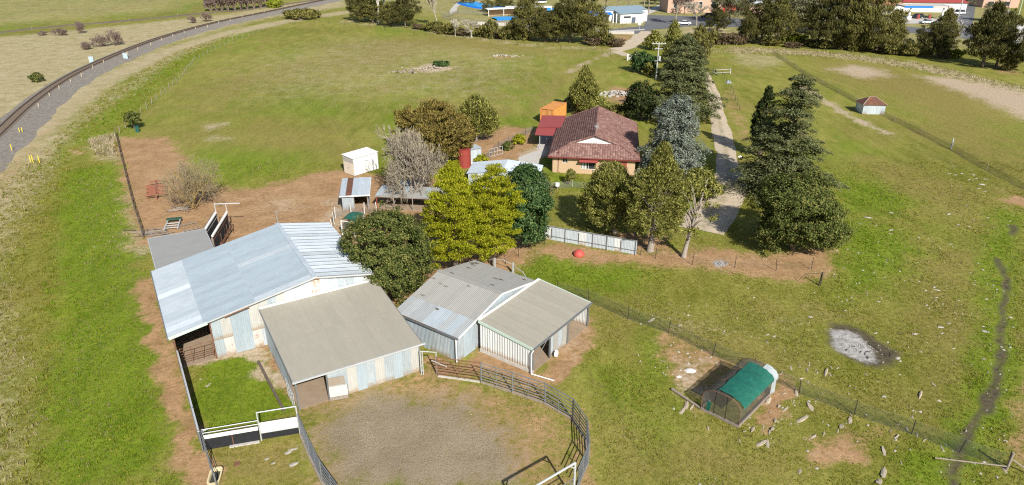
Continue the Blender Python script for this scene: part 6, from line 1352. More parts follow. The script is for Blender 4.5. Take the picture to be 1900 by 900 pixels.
for i, (b, ty, w, l) in enumerate([((110, 66), 52, 30, 'russet leafless thicket by the old track bed'), ((151, 62), 40, 16, 'upright leafless shrub by the old track bed'), ((162, 92), 78, 20, 'small leafless shrub left of the big thicket'), ((188, 87), 64, 34, 'left half of the big leafless thicket by the railway'), ((214, 84), 55, 30, 'right half of the big leafless thicket by the railway'), ((358, 43), 30, 18, 'dark leafless shrub near the far track bend'), ((384, 40), 22, 22, 'leafless shrub beside the far track'), ((80, 66), 58, 18, 'low leafless scrub at the left of the old track')]):
    bare_tree('leafless_shrub', l, b, height(b, ty), spread_px(b, w), 60+i, T_dtwig, T_dtwig, depth=3, split=3, stems=16, spread=0.75, cat='shrub', minr=0.03, r0=0.05, L0=0.36, group='leafless shrubs by the railway')
NUMW_ = ['first', 'second', 'third', 'fourth', 'fifth', 'sixth', 'seventh', 'eighth', 'ninth', 'tenth']
for i, (b, ty, w) in enumerate([((392, 21), -6, 22), ((402, 21), -14, 26), ((412, 20), -12, 26), ((424, 20), -18, 28), ((436, 20), -12, 26), ((448, 19), -16, 28), ((460, 18), -18, 26), ((472, 17), -20, 26), ((484, 15), -18, 26), ((496, 12), -22, 26)]):
    bare_tree('leafless_thicket', NUMW_[i]+' mauve leafless tree from the left in the row above the railway', b, height(b, ty), spread_px(b, w), 80+i, T_dtwig, T_dtwig, depth=4, split=3, stems=9, spread=0.5, cat='tree', minr=0.07, r0=0.12, L0=0.3, group='leafless row above the railway')
conifer('lime_shrub', 'yellow green shrub at the end of the leafless row', (510, 14), 0, 24, 45, L_lime, 50, 36, 1.0, z0=0.0, leaf=(0.4, 0.2), shape='none')

# creek-side casuarinas: a few models, copied and turned
def casu(seed, mat, shape='egg'):
    rg = np.random.default_rng(seed); h, r = 12.0, 4.2
    V, Fq, C = crown_round(h, r, rg, 150, 80, 0.95, z0=0.02, leaf=(0.30, 0.055), axis='up', lumpy=0.42, shape=shape, fill=0.10)
    tv, tf = limbs(1.0, 10.5, 0.26, C[rg.choice(len(C), 16, replace=False)]*0.85, rg); return npmesh('crown', V, Fq, mat), npmesh('trunk', tv, tf, M_bark)
CAS = [casu(101, L_cas, 'spire'), casu(102, L_casd), casu(103, L_cas, 'egg'), casu(104, L_grey, 'none'), casu(105, L_casd, 'spire')]
def put_cas(k, base, topy, wpx, label, group='casuarinas along the creek', name='creek_tree'):
    h = height(base, topy); r = spread_px(base, wpx); t = thing(name, label, 'tree', tuple(G(*base)), rng.uniform(0, 6.28), group); s = (r/4.0, r/4.0, h/12.0)
    for n_, me in (('crown', CAS[k][0]), ('trunk', CAS[k][1])): o = mobj(n_, me, t); o.scale = s
    return t
for a in [(1, (668, 40), -22, 40, 'dark leaning tree at the left end of the creek row'), (0, (692, 42), -10, 56, 'broad olive tree left of the pale gum trunk'), (2, (728, 47), 4, 46, 'feathery olive tree right of the pale gum trunk'), (1, (752, 50), -14, 44, 'dark tree left of the pink leafless poplar'),
          (0, (952, 72), 34, 34, 'smaller casuarina in front of the white pool roof'), (0, (982, 74), -14, 66, 'tall casuarina in front of the second pool'), (1, (1012, 77), 20, 50, 'dark casuarina in the gap beside the blue pool'), (0, (1034, 78), 8, 54, 'olive casuarina in the middle of the creek row'),
          (1, (1058, 79), -18, 58, 'tallest dark casuarina left of the kiosk'), (2, (1088, 81), -8, 70, 'wide feathery casuarina beside the kiosk'), (0, (1386, 80), 26, 36, 'yellowish casuarina left of the big dark tree'), (1, (1412, 80), -12, 74, 'dark casuarina right of the russet reeds'),
          (0, (1440, 82), -6, 64, 'olive casuarina beside the bright green bank'), (1, (1516, 86), -18, 58, 'dark casuarina right of the white house'), (1, (1548, 90), -26, 60, 'tall shaded casuarina in the thick of the row'), (0, (1588, 94), -14, 78, 'golden tinged casuarina left of the fuel station'),
          (2, (1622, 96), -6, 74, 'wide feathery casuarina before the red roof'), (1, (1728, 104), 40, 58, 'low dark casuarina in front of the street'), (0, (1744, 100), 18, 52, 'olive casuarina in front of the street corner'), (4, (1822, 124), 6, 76, 'big dark casuarina right of the side street'), (1, (1848, 124), 20, 60, 'dark casuarina beside the grey pavilion'), (1, (1900, 136), 30, 34, 'dark tree cut by the right edge of the photo')]: put_cas(*a)
for a in [(3, (1352, 44), -40, 62, 'grey green gum beside the red awning'), (3, (1466, 58), -26, 86, 'wide grey gum behind the creek row'), (3, (1480, 40), -30, 60, 'farther grey gum in front of the white house'), (1, (872, 8), -30, 30, 'dark tree behind the pool'), (0, (936, 14), -6, 40, 'round tree behind the curved pool')]: put_cas(*a, group='gums across the creek', name='town_tree')
SHR = []
for s_, m_ in ((201, L_shrub), (202, L_cas), (203, L_red), (204, L_grey), (205, L_lime)):
    rg = np.random.default_rng(s_); V, Fq, C = crown_round(2.5, 1.5, rg, 46, 34, 0.5, z0=0.0, leaf=(0.26, 0.08), axis='up', lumpy=0.3, shape='egg'); tv, tf = limbs(0.1, 1.6, 0.05, C[:8]*0.8, rg); SHR.append((npmesh('crown', V, Fq, m_), npmesh('trunk', tv, tf, M_bark)))
def put_shrub(k, base, topy, wpx, label, group):
    h = height(base, topy); r = spread_px(base, wpx); t = thing('creek_shrub', label, 'shrub', tuple(G(*base)), rng.uniform(0, 6.28), group)
    for n_, me in (('crown', SHR[k][0]), ('trunk', SHR[k][1])): o = mobj(n_, me, t); o.scale = (r/1.4, r/1.4, h/2.5)
KN = ['olive', 'dark green', 'russet', 'grey green', 'lime green']
SHL = [(2, (775, 54), 44, 20), (0, (788, 56), 46, 16), (1, (806, 58), 40, 26), (0, (826, 62), 44, 30), (1, (842, 64), 48, 26), (2, (860, 66), 54, 24), (0, (900, 68), 46, 34), (1, (912, 71), 38, 22), (2, (926, 72), 56, 20), (1, (938, 73), 48, 26), (0, (968, 74), 52, 26), (2, (1100, 84), 68, 26), (1, (1128, 84), 60, 28), (4, (1112, 82), 66, 22), (2, (1142, 86), 72, 30),
                    (1, (1300, 82), 48, 22), (0, (1318, 82), 58, 26), (2, (1340, 82), 62, 30), (2, (1358, 82), 62, 30), (2, (1372, 82), 64, 24), (3, (1388, 80), 56, 24), (4, (1462, 80), 62, 34), (4, (1480, 82), 64, 30), (0, (1505, 86), 72, 26), (2, (1560, 92), 72, 16), (0, (1586, 94), 70, 26), (1, (1604, 94), 72, 26), (2, (1632, 98), 80, 30), (2, (1650, 98), 82, 24), (3, (1680, 100), 72, 22), (0, (1668, 102), 80, 18), (1, (1700, 104), 80, 22), (0, (1718, 106), 88, 16), (2, (1748, 108), 90, 20), (4, (1772, 108), 92, 22), (0, (1868, 130), 104, 24), (2, (1310, 90), 80, 22), (0, (1430, 84), 70, 30), (2, (1470, 88), 78, 30), (1, (1530, 90), 74, 30), (1, (1570, 92), 64, 34), (1, (1650, 100), 76, 34), (1, (1688, 104), 78, 30)]
NUMW = ['first', 'second', 'third', 'fourth', 'fifth', 'sixth', 'seventh', 'eighth', 'ninth', 'tenth', 'eleventh', 'twelfth', 'thirteenth', 'fourteenth', 'fifteenth', 'sixteenth', 'seventeenth', 'eighteenth', 'nineteenth', 'twentieth', 'twenty-first', 'twenty-second']
ORD = {}
for k_ in range(5):
    for i_, b_ in enumerate(sorted([q[1] for q in SHL if q[0] == k_])): ORD[(k_, b_)] = NUMW[i_]+' '
for k, b, ty, w in SHL:
    put_shrub(k, b, ty, w, ORD[(k, b)]+KN[k]+' shrub from the left along the creek bank', KN[k]+' shrubs along the creek bank')
rg = np.random.default_rng(300)
bare_tree('leafless_poplar', 'tall pinkish leafless poplar by the pool fence', (812, 48), height((812, 48), -24), spread_px((812, 48), 44), 301, T_twig, T_dtwig, depth=5, split=3, spread=0.4, up=0.5, minr=0.05, r0=0.22)
bare_tree('leafless_tree', 'small pale leafless tree at the paddock edge before the pool', (876, 70), height((876, 70), 38), spread_px((876, 70), 44), 302, M_pbark, T_twig, depth=5, split=3, spread=0.6, up=0.12, minr=0.035, r0=0.2)
bare_tree('leafless_tree', 'thin pale leafless tree left of the small pale one', (845, 68), height((845, 68), 36), spread_px((845, 68), 20), 303, M_pbark, T_twig, depth=4, split=3, spread=0.4, up=0.4, minr=0.04, r0=0.12)
bare_tree('leafless_tree', 'large leafless street tree beside the parked white car', (1292, 47), height((1292, 47), 4), spread_px((1292, 47), 50), 304, M_gbark, T_twig, depth=5, split=3, spread=0.55, up=0.2, minr=0.05, r0=0.28)
bare_tree('leafless_poplar', 'tall leafless poplar behind the narrow conifer', (1252, 46), height((1252, 46), -24), spread_px((1252, 46), 34), 305, T_twig, T_dtwig, depth=5, split=3, spread=0.35, up=0.5, minr=0.05, r0=0.25)
bare_tree('leafless_tree', 'leafless tree in front of the pink hall', (1270, 27), height((1270, 27), -6), spread_px((1270, 27), 40), 306, T_dtwig, T_dtwig, depth=5, split=3, spread=0.5, up=0.2, minr=0.05, r0=0.2)
bare_tree('leafless_tree', 'pale leafless trunked tree left of the side street', (1766, 96), height((1766, 96), 40), spread_px((1766, 96), 24), 307, M_pbark, T_twig, depth=4, split=3, spread=0.4, up=0.3, minr=0.05, r0=0.2)
for b, l in (((703, 45), 'left tall pale gum trunk rising out of the photo'), ((712, 40), 'right thinner pale gum trunk rising out of the photo')):
    P0, P1, R0, R1 = bare(18, 4.0, np.random.default_rng(310+b[0]), 4, 3, 0.45, 0.3, up=0.5); t = thing('gum_tree', l, 'tree', tuple(G(*b))); v, f = tubes_np(P0, P1, np.maximum(R0, .05), np.maximum(R1, .04), 6); mobj('trunk', npmesh('trunk', v, f, M_pbark), t)
    V, Fq, C = crown_round(18, 4.5, np.random.default_rng(7), 70, 40, 1.1, z0=0.62, leaf=(0.35, 0.09), axis='down', lumpy=0.3, shape='none'); mobj('crown', npmesh('crown', V, Fq, L_grey), t)
for b, ty, w_ in (((1143, 16), -20, 'middle'), ((1165, 17), -20, 'rightmost'), ((1124, 14), -16, 'leftmost')):
    bare_tree('leafless_tree', w_+' of three leafless park trees behind the kiosk', b, height(b, ty), spread_px(b, 20), 320+b[0], T_dtwig, T_dtwig, depth=4, split=3, spread=0.4, up=0.4, minr=0.06, r0=0.2, group='park trees behind the kiosk')
for a in [(1, (1330, 60), 14, 34, 'dark tree on the road verge left of the red awning'), (2, (1500, 62), 8, 44, 'feathery tree beneath the white house'), (0, (1655, 84), 30, 40, 'small olive tree at the creek bend before the forecourt'), (1, (1566, 70), -10, 50, 'dark tree filling the gap before the road'), (3, (1790, 14), -20, 26, 'grey street tree beside the side street'), (3, (1842, 40), 4, 34, 'grey street tree right of the side street'), (2, (905, 22), -2, 22, 'small park tree inside the pool lawn'), (1, (1215, 8), -20, 30, 'dark park tree on the rise behind the kiosk')]: put_cas(*a, group='trees on the town side', name='town_tree')
# ------------------------------------------------------------------ town across the creek
M_roofb = plain('blue_grey_roof', (0.24, 0.32, 0.38), 0.5, 0.1, 0.1)
M_blue = plain('bright_blue_canvas', (0.01, 0.15, 0.55), 0.6, 0, 0.1)
M_poolb = plain('pool_blue_cover', (0.02, 0.26, 0.60), 0.4, 0, 0.35, 0.35, 0.1)
M_pink = plain('pink_render', (0.45, 0.30, 0.23), 0.9, 0, 0.12); M_redr = plain('red_iron_roof', (0.26, 0.05, 0.045), 0.6, 0, 0.12)
M_terr = plain('terracotta_roof', (0.36, 0.18, 0.11), 0.8, 0, 0.2)
def gable_house(name, label, base, rz, L, Wd, h, rise, wall, roof, cat='building', hip=0.0, windows=()):
    t = thing(name, label, cat, tuple(G(*base)), rz); MB().box((L/2, Wd/2, h/2), (L, Wd, h)).build('wall', wall, t); e = 0.5; k = hip
    a = [(-e, -e, h), (L+e, -e, h), (L+e, Wd+e, h), (-e, Wd+e, h)]; r = [(-e+k, Wd/2, h+rise), (L+e-k, Wd/2, h+rise)]
    for f in ([a[0], a[1], r[1], r[0]], [a[2], a[3], r[0], r[1]], [a[1], a[2], r[1]], [a[3], a[0], r[0]]): MB().sheet(f, 0.1).build('roof_panel' if len(f) == 4 or hip else 'gable', roof if len(f) == 4 or hip else wall, t)
    for x, z, w_, h_ in windows:
        wv = MB().box((x, -0.03, z), (w_, 0.08, h_)).build('window', M_glass, t); mb = MB()
        for s in (-1, 1): mb.box((x+s*w_/2, -0.06, z), (0.1, 0.1, h_+0.1)); mb.box((x, -0.061, z+s*h_/2), (w_, 0.1, 0.1))
        mb.build('window_frame', M_wpaint, wv)
    return t
ko = G(1146, 42); kk = thing('pool_kiosk', 'white kiosk building with blue grey skillion roofs and blue sail', 'building', (ko.x, ko.y, 0), math.radians(12))
MB().box((4.2, 0, 1.6), (8.4, 5.0, 3.2)).build('wall', M_wpaint, kk); MB().box((9.6, 4.5, 1.8), (4.0, 6.0, 3.6)).build('wing_wall', M_wpaint, kk)
MB().sheet([(-0.6, -3.0, 3.25), (9.0, -3.0, 3.45), (9.0, 2.8, 4.0), (-0.6, 2.8, 3.8)], 0.12).build('roof', M_roofb, kk)
MB().sheet([(-6.5, 2.9, 3.7), (11.8, 2.9, 3.9), (11.8, 9.0, 4.6), (-6.5, 9.0, 4.4)], 0.12).build('rear_roof', M_roofb, kk)
MB().box((2.5, 6.0, 1.85), (16, 5.6, 3.7)).build('rear_wall', M_wpaint, kk)
MB().sheet([(-10.5, -0.5, 2.7), (-2.0, -0.5, 2.6), (-1.6, 5.0, 3.5), (-9.5, 5.0, 3.5)], 0.05).build('shade_sail', M_blue, kk)
for x in (-2.2, -1.0): MB().box((x, -1.2, 1.6), (0.35, 0.35, 3.2)).build('pillar', M_wpaint, kk)
MB().box((2.5, -2.52, 2.1), (2.6, 0.06, 0.6)).build('window', M_glass, kk); MB().box((4.9, -2.55, 1.0), (1.4, 0.3, 2.0)).build('meter_box', plain('slate_box', (0.08, 0.1, 0.13), 0.5), kk); MB().box((8.43, 0, 1.2), (0.06, 1.0, 2.1)).build('door', M_peg, kk)
def pool(name, label, pts, w, m):
    P = smooth_path([G(*p) for p in pts], 1.5); O = P[0]; t = thing(name, label, 'pool', (O[0], O[1], 0)); T = tangents(P); N = np.c_[-T[:, 1], T[:, 0]]
    def ring(off, z): return [(p[0]+n[0]*off-O[0], p[1]+n[1]*off-O[1], z) for p, n in zip(P, N)]
    for nm, o0, o1, z0, z1, mm in (('cover', -w, w, 0.5, 0.5, m), ('rim', w, w+0.7, 0.62, 0.55, M_wpaint), ('rim', -w, -w-0.7, 0.62, 0.0, M_blue)):
        a, b = ring(o0, z0), ring(o1, z1); n = len(a); MB().add(a+b, [(i, i+1, n+i+1, n+i) for i in range(n-1)]).build(nm, mm, t)
    return t
pool('curved_pool', 'long curved pool under a bright blue cover', [(868, 6), (885, 11), (910, 15), (940, 16), (970, 17), (1010, 19), (1030, 22)], 4.2, M_poolb)
pool('small_pool', 'smaller rectangular blue pool in front of the white roofs', [(916, 36), (940, 35), (975, 35), (1000, 36)], 3.0, M_poolb)
for (b, L, Wd, lab) in (((938, 26), 18, 4, 'long white flat pool shelter behind the smaller pool'), ((902, 30), 13, 3.5, 'slanting white pool shelter left of the long one')):
    t = thing('pool_shelter', lab, 'shelter', tuple(G(*b)), math.radians(3 if L == 18 else 20)); MB().box((L/2, 0, 2.6), (L, Wd, 0.25)).build('roof', M_wpaint, t)
    for x in (0.5, L/2, L-0.5): MB().box((x, -Wd/2+0.2, 1.25), (0.2, 0.2, 2.5)).build('post', M_wpaint, t)
    MB().box((L/2, Wd/2-0.2, 1.2), (L*0.8, 0.2, 2.4)).build('back_wall', M_pink, t)
wire_fence('pool_fence', 'brown metal fence round the pool lawn', [g2(822, 34), g2(850, 26), g2(905, 28)], 4, 1.8, M_dtimb, 0.06, net=(0.1, 1.6, M_netg))
wire_fence('pool_front_fence', 'brown metal fence in front of the pools', [g2(822, 36), g2(880, 44), g2(925, 47), g2(990, 47)], 4, 1.8, M_dtimb, 0.06, net=(0.1, 1.6, M_netg))
wire_fence('kiosk_fence', 'dark bar fence beside the kiosk lawn', [g2(1110, 51), g2(1155, 49), g2(1162, 46)], 3.5, 1.6, M_peg, 0.05)
bw_ = thing('creek_wall', 'white stepped concrete wall below the pool fence', 'wall', tuple(G(880, 46)), math.radians(-10))
for k in range(14): MB().box((k*2.4, -k*0.12, 0.5), (2.3, 0.5, 1.0+0.15*(k % 2))).build('block', M_conc, bw_)
br = thing('culvert_slab', 'pale concrete culvert slab beside the creek track', 'slab', tuple(G(1112, 62)), math.radians(-6)); MB().box((5, 0, 0.4), (12, 1.6, 0.8)).build('slab', M_conc, br)
gable_house('pink_hall', 'pinkish rendered hall beyond the street trees', (1238, 24), math.radians(4), 22, 12, 7.5, 3, M_pink, M_terr, windows=[(3, 3, 1.4, 2.2), (8, 3, 1.4, 2.2), (13, 3, 1.4, 2.2), (18, 3, 1.4, 2.2)])
gable_house('white_house', 'white two storey house with terracotta roof between the gums', (1498, 40), math.radians(-3), 13, 10, 7.0, 2.5, M_wpaint, M_terr, 'house', 3.0, [(3, 2, 1.4, 1.6), (8, 2, 1.4, 1.6), (3, 5.2, 1.4, 1.6), (8, 5.2, 1.4, 1.6)])
gable_house('grey_roofed_house', 'house with pale grey iron roof behind the casuarinas', (1388, 26), math.radians(6), 14, 11, 3.5, 3.0, M_pink, plain('pale_grey_roof', (0.36, 0.38, 0.4), 0.5), 'house', 0)
gable_house('red_roofed_shop', 'fuel station shop with dark red hipped roof', (1672, 22), math.radians(-6), 24, 12, 3.6, 3.2, M_wpaint, M_redr, 'building', 5.0)
gable_house('pale_shop', 'pale shop building left of the side street', (1735, 8), math.radians(-4), 10, 9, 5, 1.5, M_wpaint, M_terr, 'building', 0, [(3, 2, 1.5, 1.8), (7, 2, 1.5, 1.8)])
gable_house('red_awning_shop', 'shop with bright red awning wall behind the street trees', (1318, 22), math.radians(2), 11, 7, 3.4, 1.2, plain('bright_red_wall', (0.50, 0.05, 0.03), 0.6), M_roofb, 'building', 0)
pav = gable_house('grey_pavilion', 'small pavilion with pale grey hipped roof at the right edge', (1868, 80), math.radians(-8), 8, 7, 3.0, 1.8, plain('grey_wall', (0.2, 0.19, 0.18), 0.8), plain('pale_pavilion_roof', (0.38, 0.38, 0.37), 0.6), 'pavilion', 3.0, [(2, 1.6, 1.2, 1.6), (6, 1.6, 1.2, 1.6)])
gable_house('weatherboard_cottage', 'cream cottage with grey roof behind the shaded casuarinas', (1560, 30), math.radians(5), 12, 9, 3.4, 2.4, M_pink, plain('cottage_grey_roof', (0.3, 0.31, 0.32), 0.5), 'house', 3.0, [(3, 1.7, 1.4, 1.5), (8, 1.7, 1.4, 1.5)])
gable_house('brick_cottage', 'cottage with dull terracotta roof left of the fuel station', (1612, 26), math.radians(-4), 12, 9, 3.4, 2.4, M_wpaint, M_terr, 'house', 3.0, [(3, 1.7, 1.4, 1.5), (8, 1.7, 1.4, 1.5)])
gable_house('corner_shop', 'low shop with dark roof right of the side street', (1822, 14), math.radians(-6), 14, 9, 3.6, 1.6, M_pink, plain('dark_shop_roof', (0.10, 0.10, 0.11), 0.6), 'building', 2.0, [(3, 1.6, 2.4, 1.8), (9, 1.6, 2.4, 1.8)])
cn = G(1672, 36); cnp = thing('fuel_canopy', 'fuel station canopy with blue and white fascia', 'canopy', (cn.x, cn.y, 0), math.radians(-3))
MB().box((8.5, 3, 4.5), (17, 7, 0.5)).build('roof', M_conc, cnp); MB().box((5.0, -0.55, 4.4), (10, 0.12, 0.7)).build('blue_fascia', M_blue, cnp); MB().box((13.6, -0.55, 4.4), (6.8, 0.12, 0.7)).build('white_fascia', M_conc, cnp)
for x in (2.8, 14.5):
    MB().box((x, 0.5, 2.1), (0.5, 0.5, 4.2)).build('pillar', M_wpaint, cnp); MB().box((x, 0.5, 0.6), (1.4, 1.1, 1.2)).build('pump_plinth', M_wpaint, cnp)
for x in (6.5, 10.5): MB().box((x, 1.2, 0.8), (0.8, 0.5, 1.6)).build('fuel_pump', M_redr, cnp)
# cars
CARG = None
def car(label, base, rz, col, L=4.5, h=1.45, suv=False, group='cars on the town roads'):
    t = thing('parked_car', label, 'car', tuple(G(*base)), rz, group); t.location.z = 0.04; m = plain('car_paint_'+str(round(sum(col), 2)), col, 0.3, 0.1, 0.04, bmp=0); W_ = 1.8; mb = MB()
    prof = [(0, 0.35), (0, 0.75), (0.12, 0.85), (1.15, 0.95), (L-0.9 if not suv else L-0.1, 0.95), (L-0.02, 0.85), (L, 0.4)]
    n = len(prof); V = [(x, -W_/2, z) for x, z in prof]+[(x, W_/2, z) for x, z in prof]; mb.add(V, [tuple(range(n)), tuple(range(2*n-1, n-1, -1))]+[(i, n+i, n+(i+1) % n, (i+1) % n) for i in range(n)]); mb.build('body', m, t)
    cab = [(1.1, 0.94), (1.75, h), (L-1.6 if not suv else L-0.6, h), (L-0.7 if not suv else L-0.15, 0.94)]; V = [(x, s*(W_/2-(0.08 if z < 1 else 0.22)), z) for s in (-1, 1) for x, z in cab]
    MB().add(V, [(0, 1, 2, 3), (7, 6, 5, 4), (0, 4, 5, 1), (2, 6, 7, 3)]).build('windows', M_glass, t); MB().box(((cab[1][0]+cab[2][0])/2, 0, h+0.02), (cab[2][0]-cab[1][0]+0.1, W_-0.42, 0.05)).build('roof', m, t)
    for x in (0.85, L-0.85):
        for s in (-1, 1): wv = MB().tube((x, s*(W_/2-0.16), 0.32), (x, s*(W_/2+0.02), 0.32), 0.33, n=14).build('wheel', M_rub, t); MB().tube((x, s*(W_/2+0.02), 0.32), (x, s*(W_/2+0.03), 0.32), 0.19, n=10).build('rim', M_galw, wv)
    for s in (-1, 1): MB().box((0.0, s*0.65, 0.7), (0.06, 0.35, 0.15)).build('headlight', M_wpaint, t); MB().box((L, s*0.65, 0.72), (0.06, 0.3, 0.15)).build('tail_light', M_redr, t)
car('white sedan parked on the road by the leafless street tree', (1256, 46), math.radians(-4), (0.7, 0.7, 0.7), 4.7)
car('black utility parked before the red awning', (1300, 33), math.radians(-2), (0.02, 0.022, 0.025), 5.0, 1.7, True)
car('white four wheel drive on the side street', (1767, 27), math.radians(8), (0.68, 0.69, 0.7), 4.8, 1.8, True)
car('pale sedan on the fuel forecourt edge', (1708, 44), math.radians(8), (0.55, 0.6, 0.62), 4.5)
car('white car parked beyond the dark casuarina', (1857, 28), math.radians(-5), (0.71, 0.71, 0.71), 4.4)
car('dark car under the fuel canopy', (1690, 34), math.radians(3), (0.025, 0.03, 0.04), 4.5, 1.6, True)
car('white van behind the curved pool', (992, 7), math.radians(20), (0.72, 0.72, 0.72), 5.2, 2.2, True)
for b, ty, l, m in (((1194, 27), -20, 'left timber power pole beside the kiosk', M_timber), ((1203, 25), -24, 'right timber power pole beside the kiosk', M_timber), ((1328, 43), -30, 'dark timber power pole before the red awning', M_dtimb), ((1886, 40), -6, 'pale green power pole at upper right', plain('pale_green_pole', (0.42, 0.5, 0.38), 0.7)), ((1868, 26), -14, 'grey power pole behind the white car', M_timber), ((1776, 40), -16, 'grey power pole at the side street corner', M_galw), ((1388, 32), 10, 'white street light pole by the grey roof', M_wpaint), ((939, 12), -2, 'thin white light pole behind the pool', M_wpaint)):
    h = height(b, ty); t = thing('street_pole', l, 'pole', tuple(G(*b)), 0, 'poles in the town'); MB().tube((0, 0, 0), (0, 0, h), 0.2, 0.14, n=8).build('pole', m, t); MB().bar((-1.2, 0, h-0.6), (1.2, 0, h-0.6), 0.12, 0.14).build('crossarm', m, t)
rs = thing('give_way_sign', 'small white road sign at the creek track junction', 'sign', tuple(G(1186, 56))); MB().tube((0, 0, 0), (0, 0, 2.2), 0.05).build('post', M_galw, rs); MB().box((0, -0.06, 2.0), (0.9, 0.04, 0.7)).build('plate', M_wpaint, rs)
lgf = thing('fallen_grey_trunk', 'fallen bare grey trunk below the pavilion', 'log', tuple(G(1858, 98)), math.radians(-25)); MB().tube((0, 0, 0.5), (6, -1, 0.3), 0.22, 0.1, n=8).build('trunk', M_pbark, lgf); MB().tube((2, -0.3, 0.5), (4.5, 1.2, 0.9), 0.1, 0.04).build('limb', M_pbark, lgf)

# ------------------------------------------------------------------ rubble piles and rocks
M_rock = plain('pale_rock', (0.33, 0.28, 0.215), 0.95, 0, 0.25, 2.5, 0.4); M_wrock = plain('white_rubble', (0.34, 0.32, 0.285), 0.9, 0, 0.3, 2)
def rock_mesh(seed, sx, sy, sz, m):
    r_ = random.Random(seed); V = []; n = 7
    for j, (f, z) in enumerate(((0.85, -0.25), (1.0, 0.3), (0.72, 0.8), (0.3, 1.0))):
        for i in range(n):
            t = 2*math.pi*i/n+0.3*j; q = f*r_.uniform(0.72, 1.15); V.append((sx*q*math.cos(t), sy*q*math.sin(t), sz*(z+r_.uniform(-.12, .12))))
    Fs = [(j*n+i, j*n+(i+1) % n, (j+1)*n+(i+1) % n, (j+1)*n+i) for j in range(3) for i in range(n)]+[tuple(range(3*n, 4*n))]
    me = bpy.data.meshes.new('rock'); me.from_pydata(V, [], Fs); me.update(); me.materials.append(m); return me
RM = [rock_mesh(i, 1.0, 0.30+0.06*(i % 3), 0.20+0.05*(i % 4), M_rock) for i in range(6)]
Z8 = lambda x, y: (1420+x/3.9125, 670+y/3.9125)
Z7 = lambda x, y: (1160+x/3.3333, 560+y/3.3333)
RK = [Z8(*p)+(s,) for *p, s in [(20, 300, .55), (38, 370, .5), (70, 430, .35), (50, 495, .55), (12, 605, .5), (98, 325, .3), (145, 350, .4), (225, 235, .45), (262, 205, .4), (205, 295, .3), (140, 235, .35), (330, 340, .5), (265, 425, .6), (340, 555, .6), (290, 572, .3), (425, 527, .4), (555, 470, .4), (615, 430, .45), (622, 392, .3), (525, 512, .25), (605, 235, .4), (655, 195, .3), (415, 235, .3), (300, 60, .5), (250, 40, .35), (318, 28, .3), (365, 68, .35), (440, 85, .5), (470, 95, .35), (475, 45, .25), (525, 50, .3), (730, 95, .5), (310, 155, .5), (268, 130, .35), (282, 8, .3), (185, 50, .3), (110, 95, .35), (1065, 405, .4), (1025, 490, .4), (955, 550, .6), (910, 505, .3), (860, 660, .5), (860, 810, .65), (830, 870, .75), (250, 800, .45), (1125, 250, .5), (1045, 335, .4), (1215, 165, .35), (1380, 20, .35), (1100, 540, .25), (1155, 575, .35), (985, 740, .25), (185, 460, .2), (365, 295, .2), (1735, 790, .3), (1285, 640, .3), (1455, 505, .2)]]
RK += [Z7(*p)+(s,) for *p, s in [(515, 790, .55), (740, 800, .5), (790, 785, .5), (380, 640, .55), (355, 675, .5), (410, 655, .4), (435, 710, .3), (160, 115, .5), (340, 145, .3), (880, 205, .3), (925, 215, .25), (875, 248, .3), (1145, 95, .3), (1595, 375, .4), (275, 100, .2), (845, 875, .5), (880, 880, .45), (910, 785, .4), (893, 803, .35), (760, 755, .35), (905, 435, .2), (855, 775, .2), (708, 860, .25)]]
Z3 = lambda x, y: (1420+x/3.9125, 220+y/3.9125)
RW = [Z3(*p)+(s,) for *p, s in [(1335, 400, .5), (1380, 410, .5), (1425, 400, .5), (1510, 410, .6), (1480, 445, .8), (1530, 435, .5), (1595, 440, .8), (1570, 480, .9), (1550, 508, .7), (1595, 530, .6), (1350, 485, .4), (1420, 495, .3), (1500, 375, .3), (1460, 635, .5), (1330, 695, .7), (1480, 785, .5), (745, 720, .9), (915, 685, .5), (912, 810, .6), (908, 835, .4), (690, 765, .4), (805, 775, .3), (1110, 862, .4), (1145, 830, .3), (1220, 720, .3), (1295, 612, .4), (1400, 770, .4)]]
Z4 = lambda x, y: (1420+x/3.9125, 440+y/3.9125)
RW += [Z4(*p)+(s,) for *p, s in [(675, 115, .45), (595, 88, .4), (520, 100, .35), (325, 580, .45), (825, 470, .35), (790, 262, .3), (1245, 385, .6), (1225, 365, .4), (1115, 322, .4), (1240, 440, .4), (1515, 345, .35), (1605, 450, .5), (1490, 258, .3), (1345, 50, .5), (1265, 80, .3), (1270, 655, .6), (1330, 625, .4), (1085, 705, .7), (1285, 700, .4), (1595, 685, .6), (1580, 650, .4), (1365, 810, .4), (800, 697, .4), (960, 880, .7), (530, 435, .3), (15, 710, .4), (65, 720, .4), (1585, 885, .25), (1770, 820, .25), (1800, 655, .25), (820, 35, .25)]]
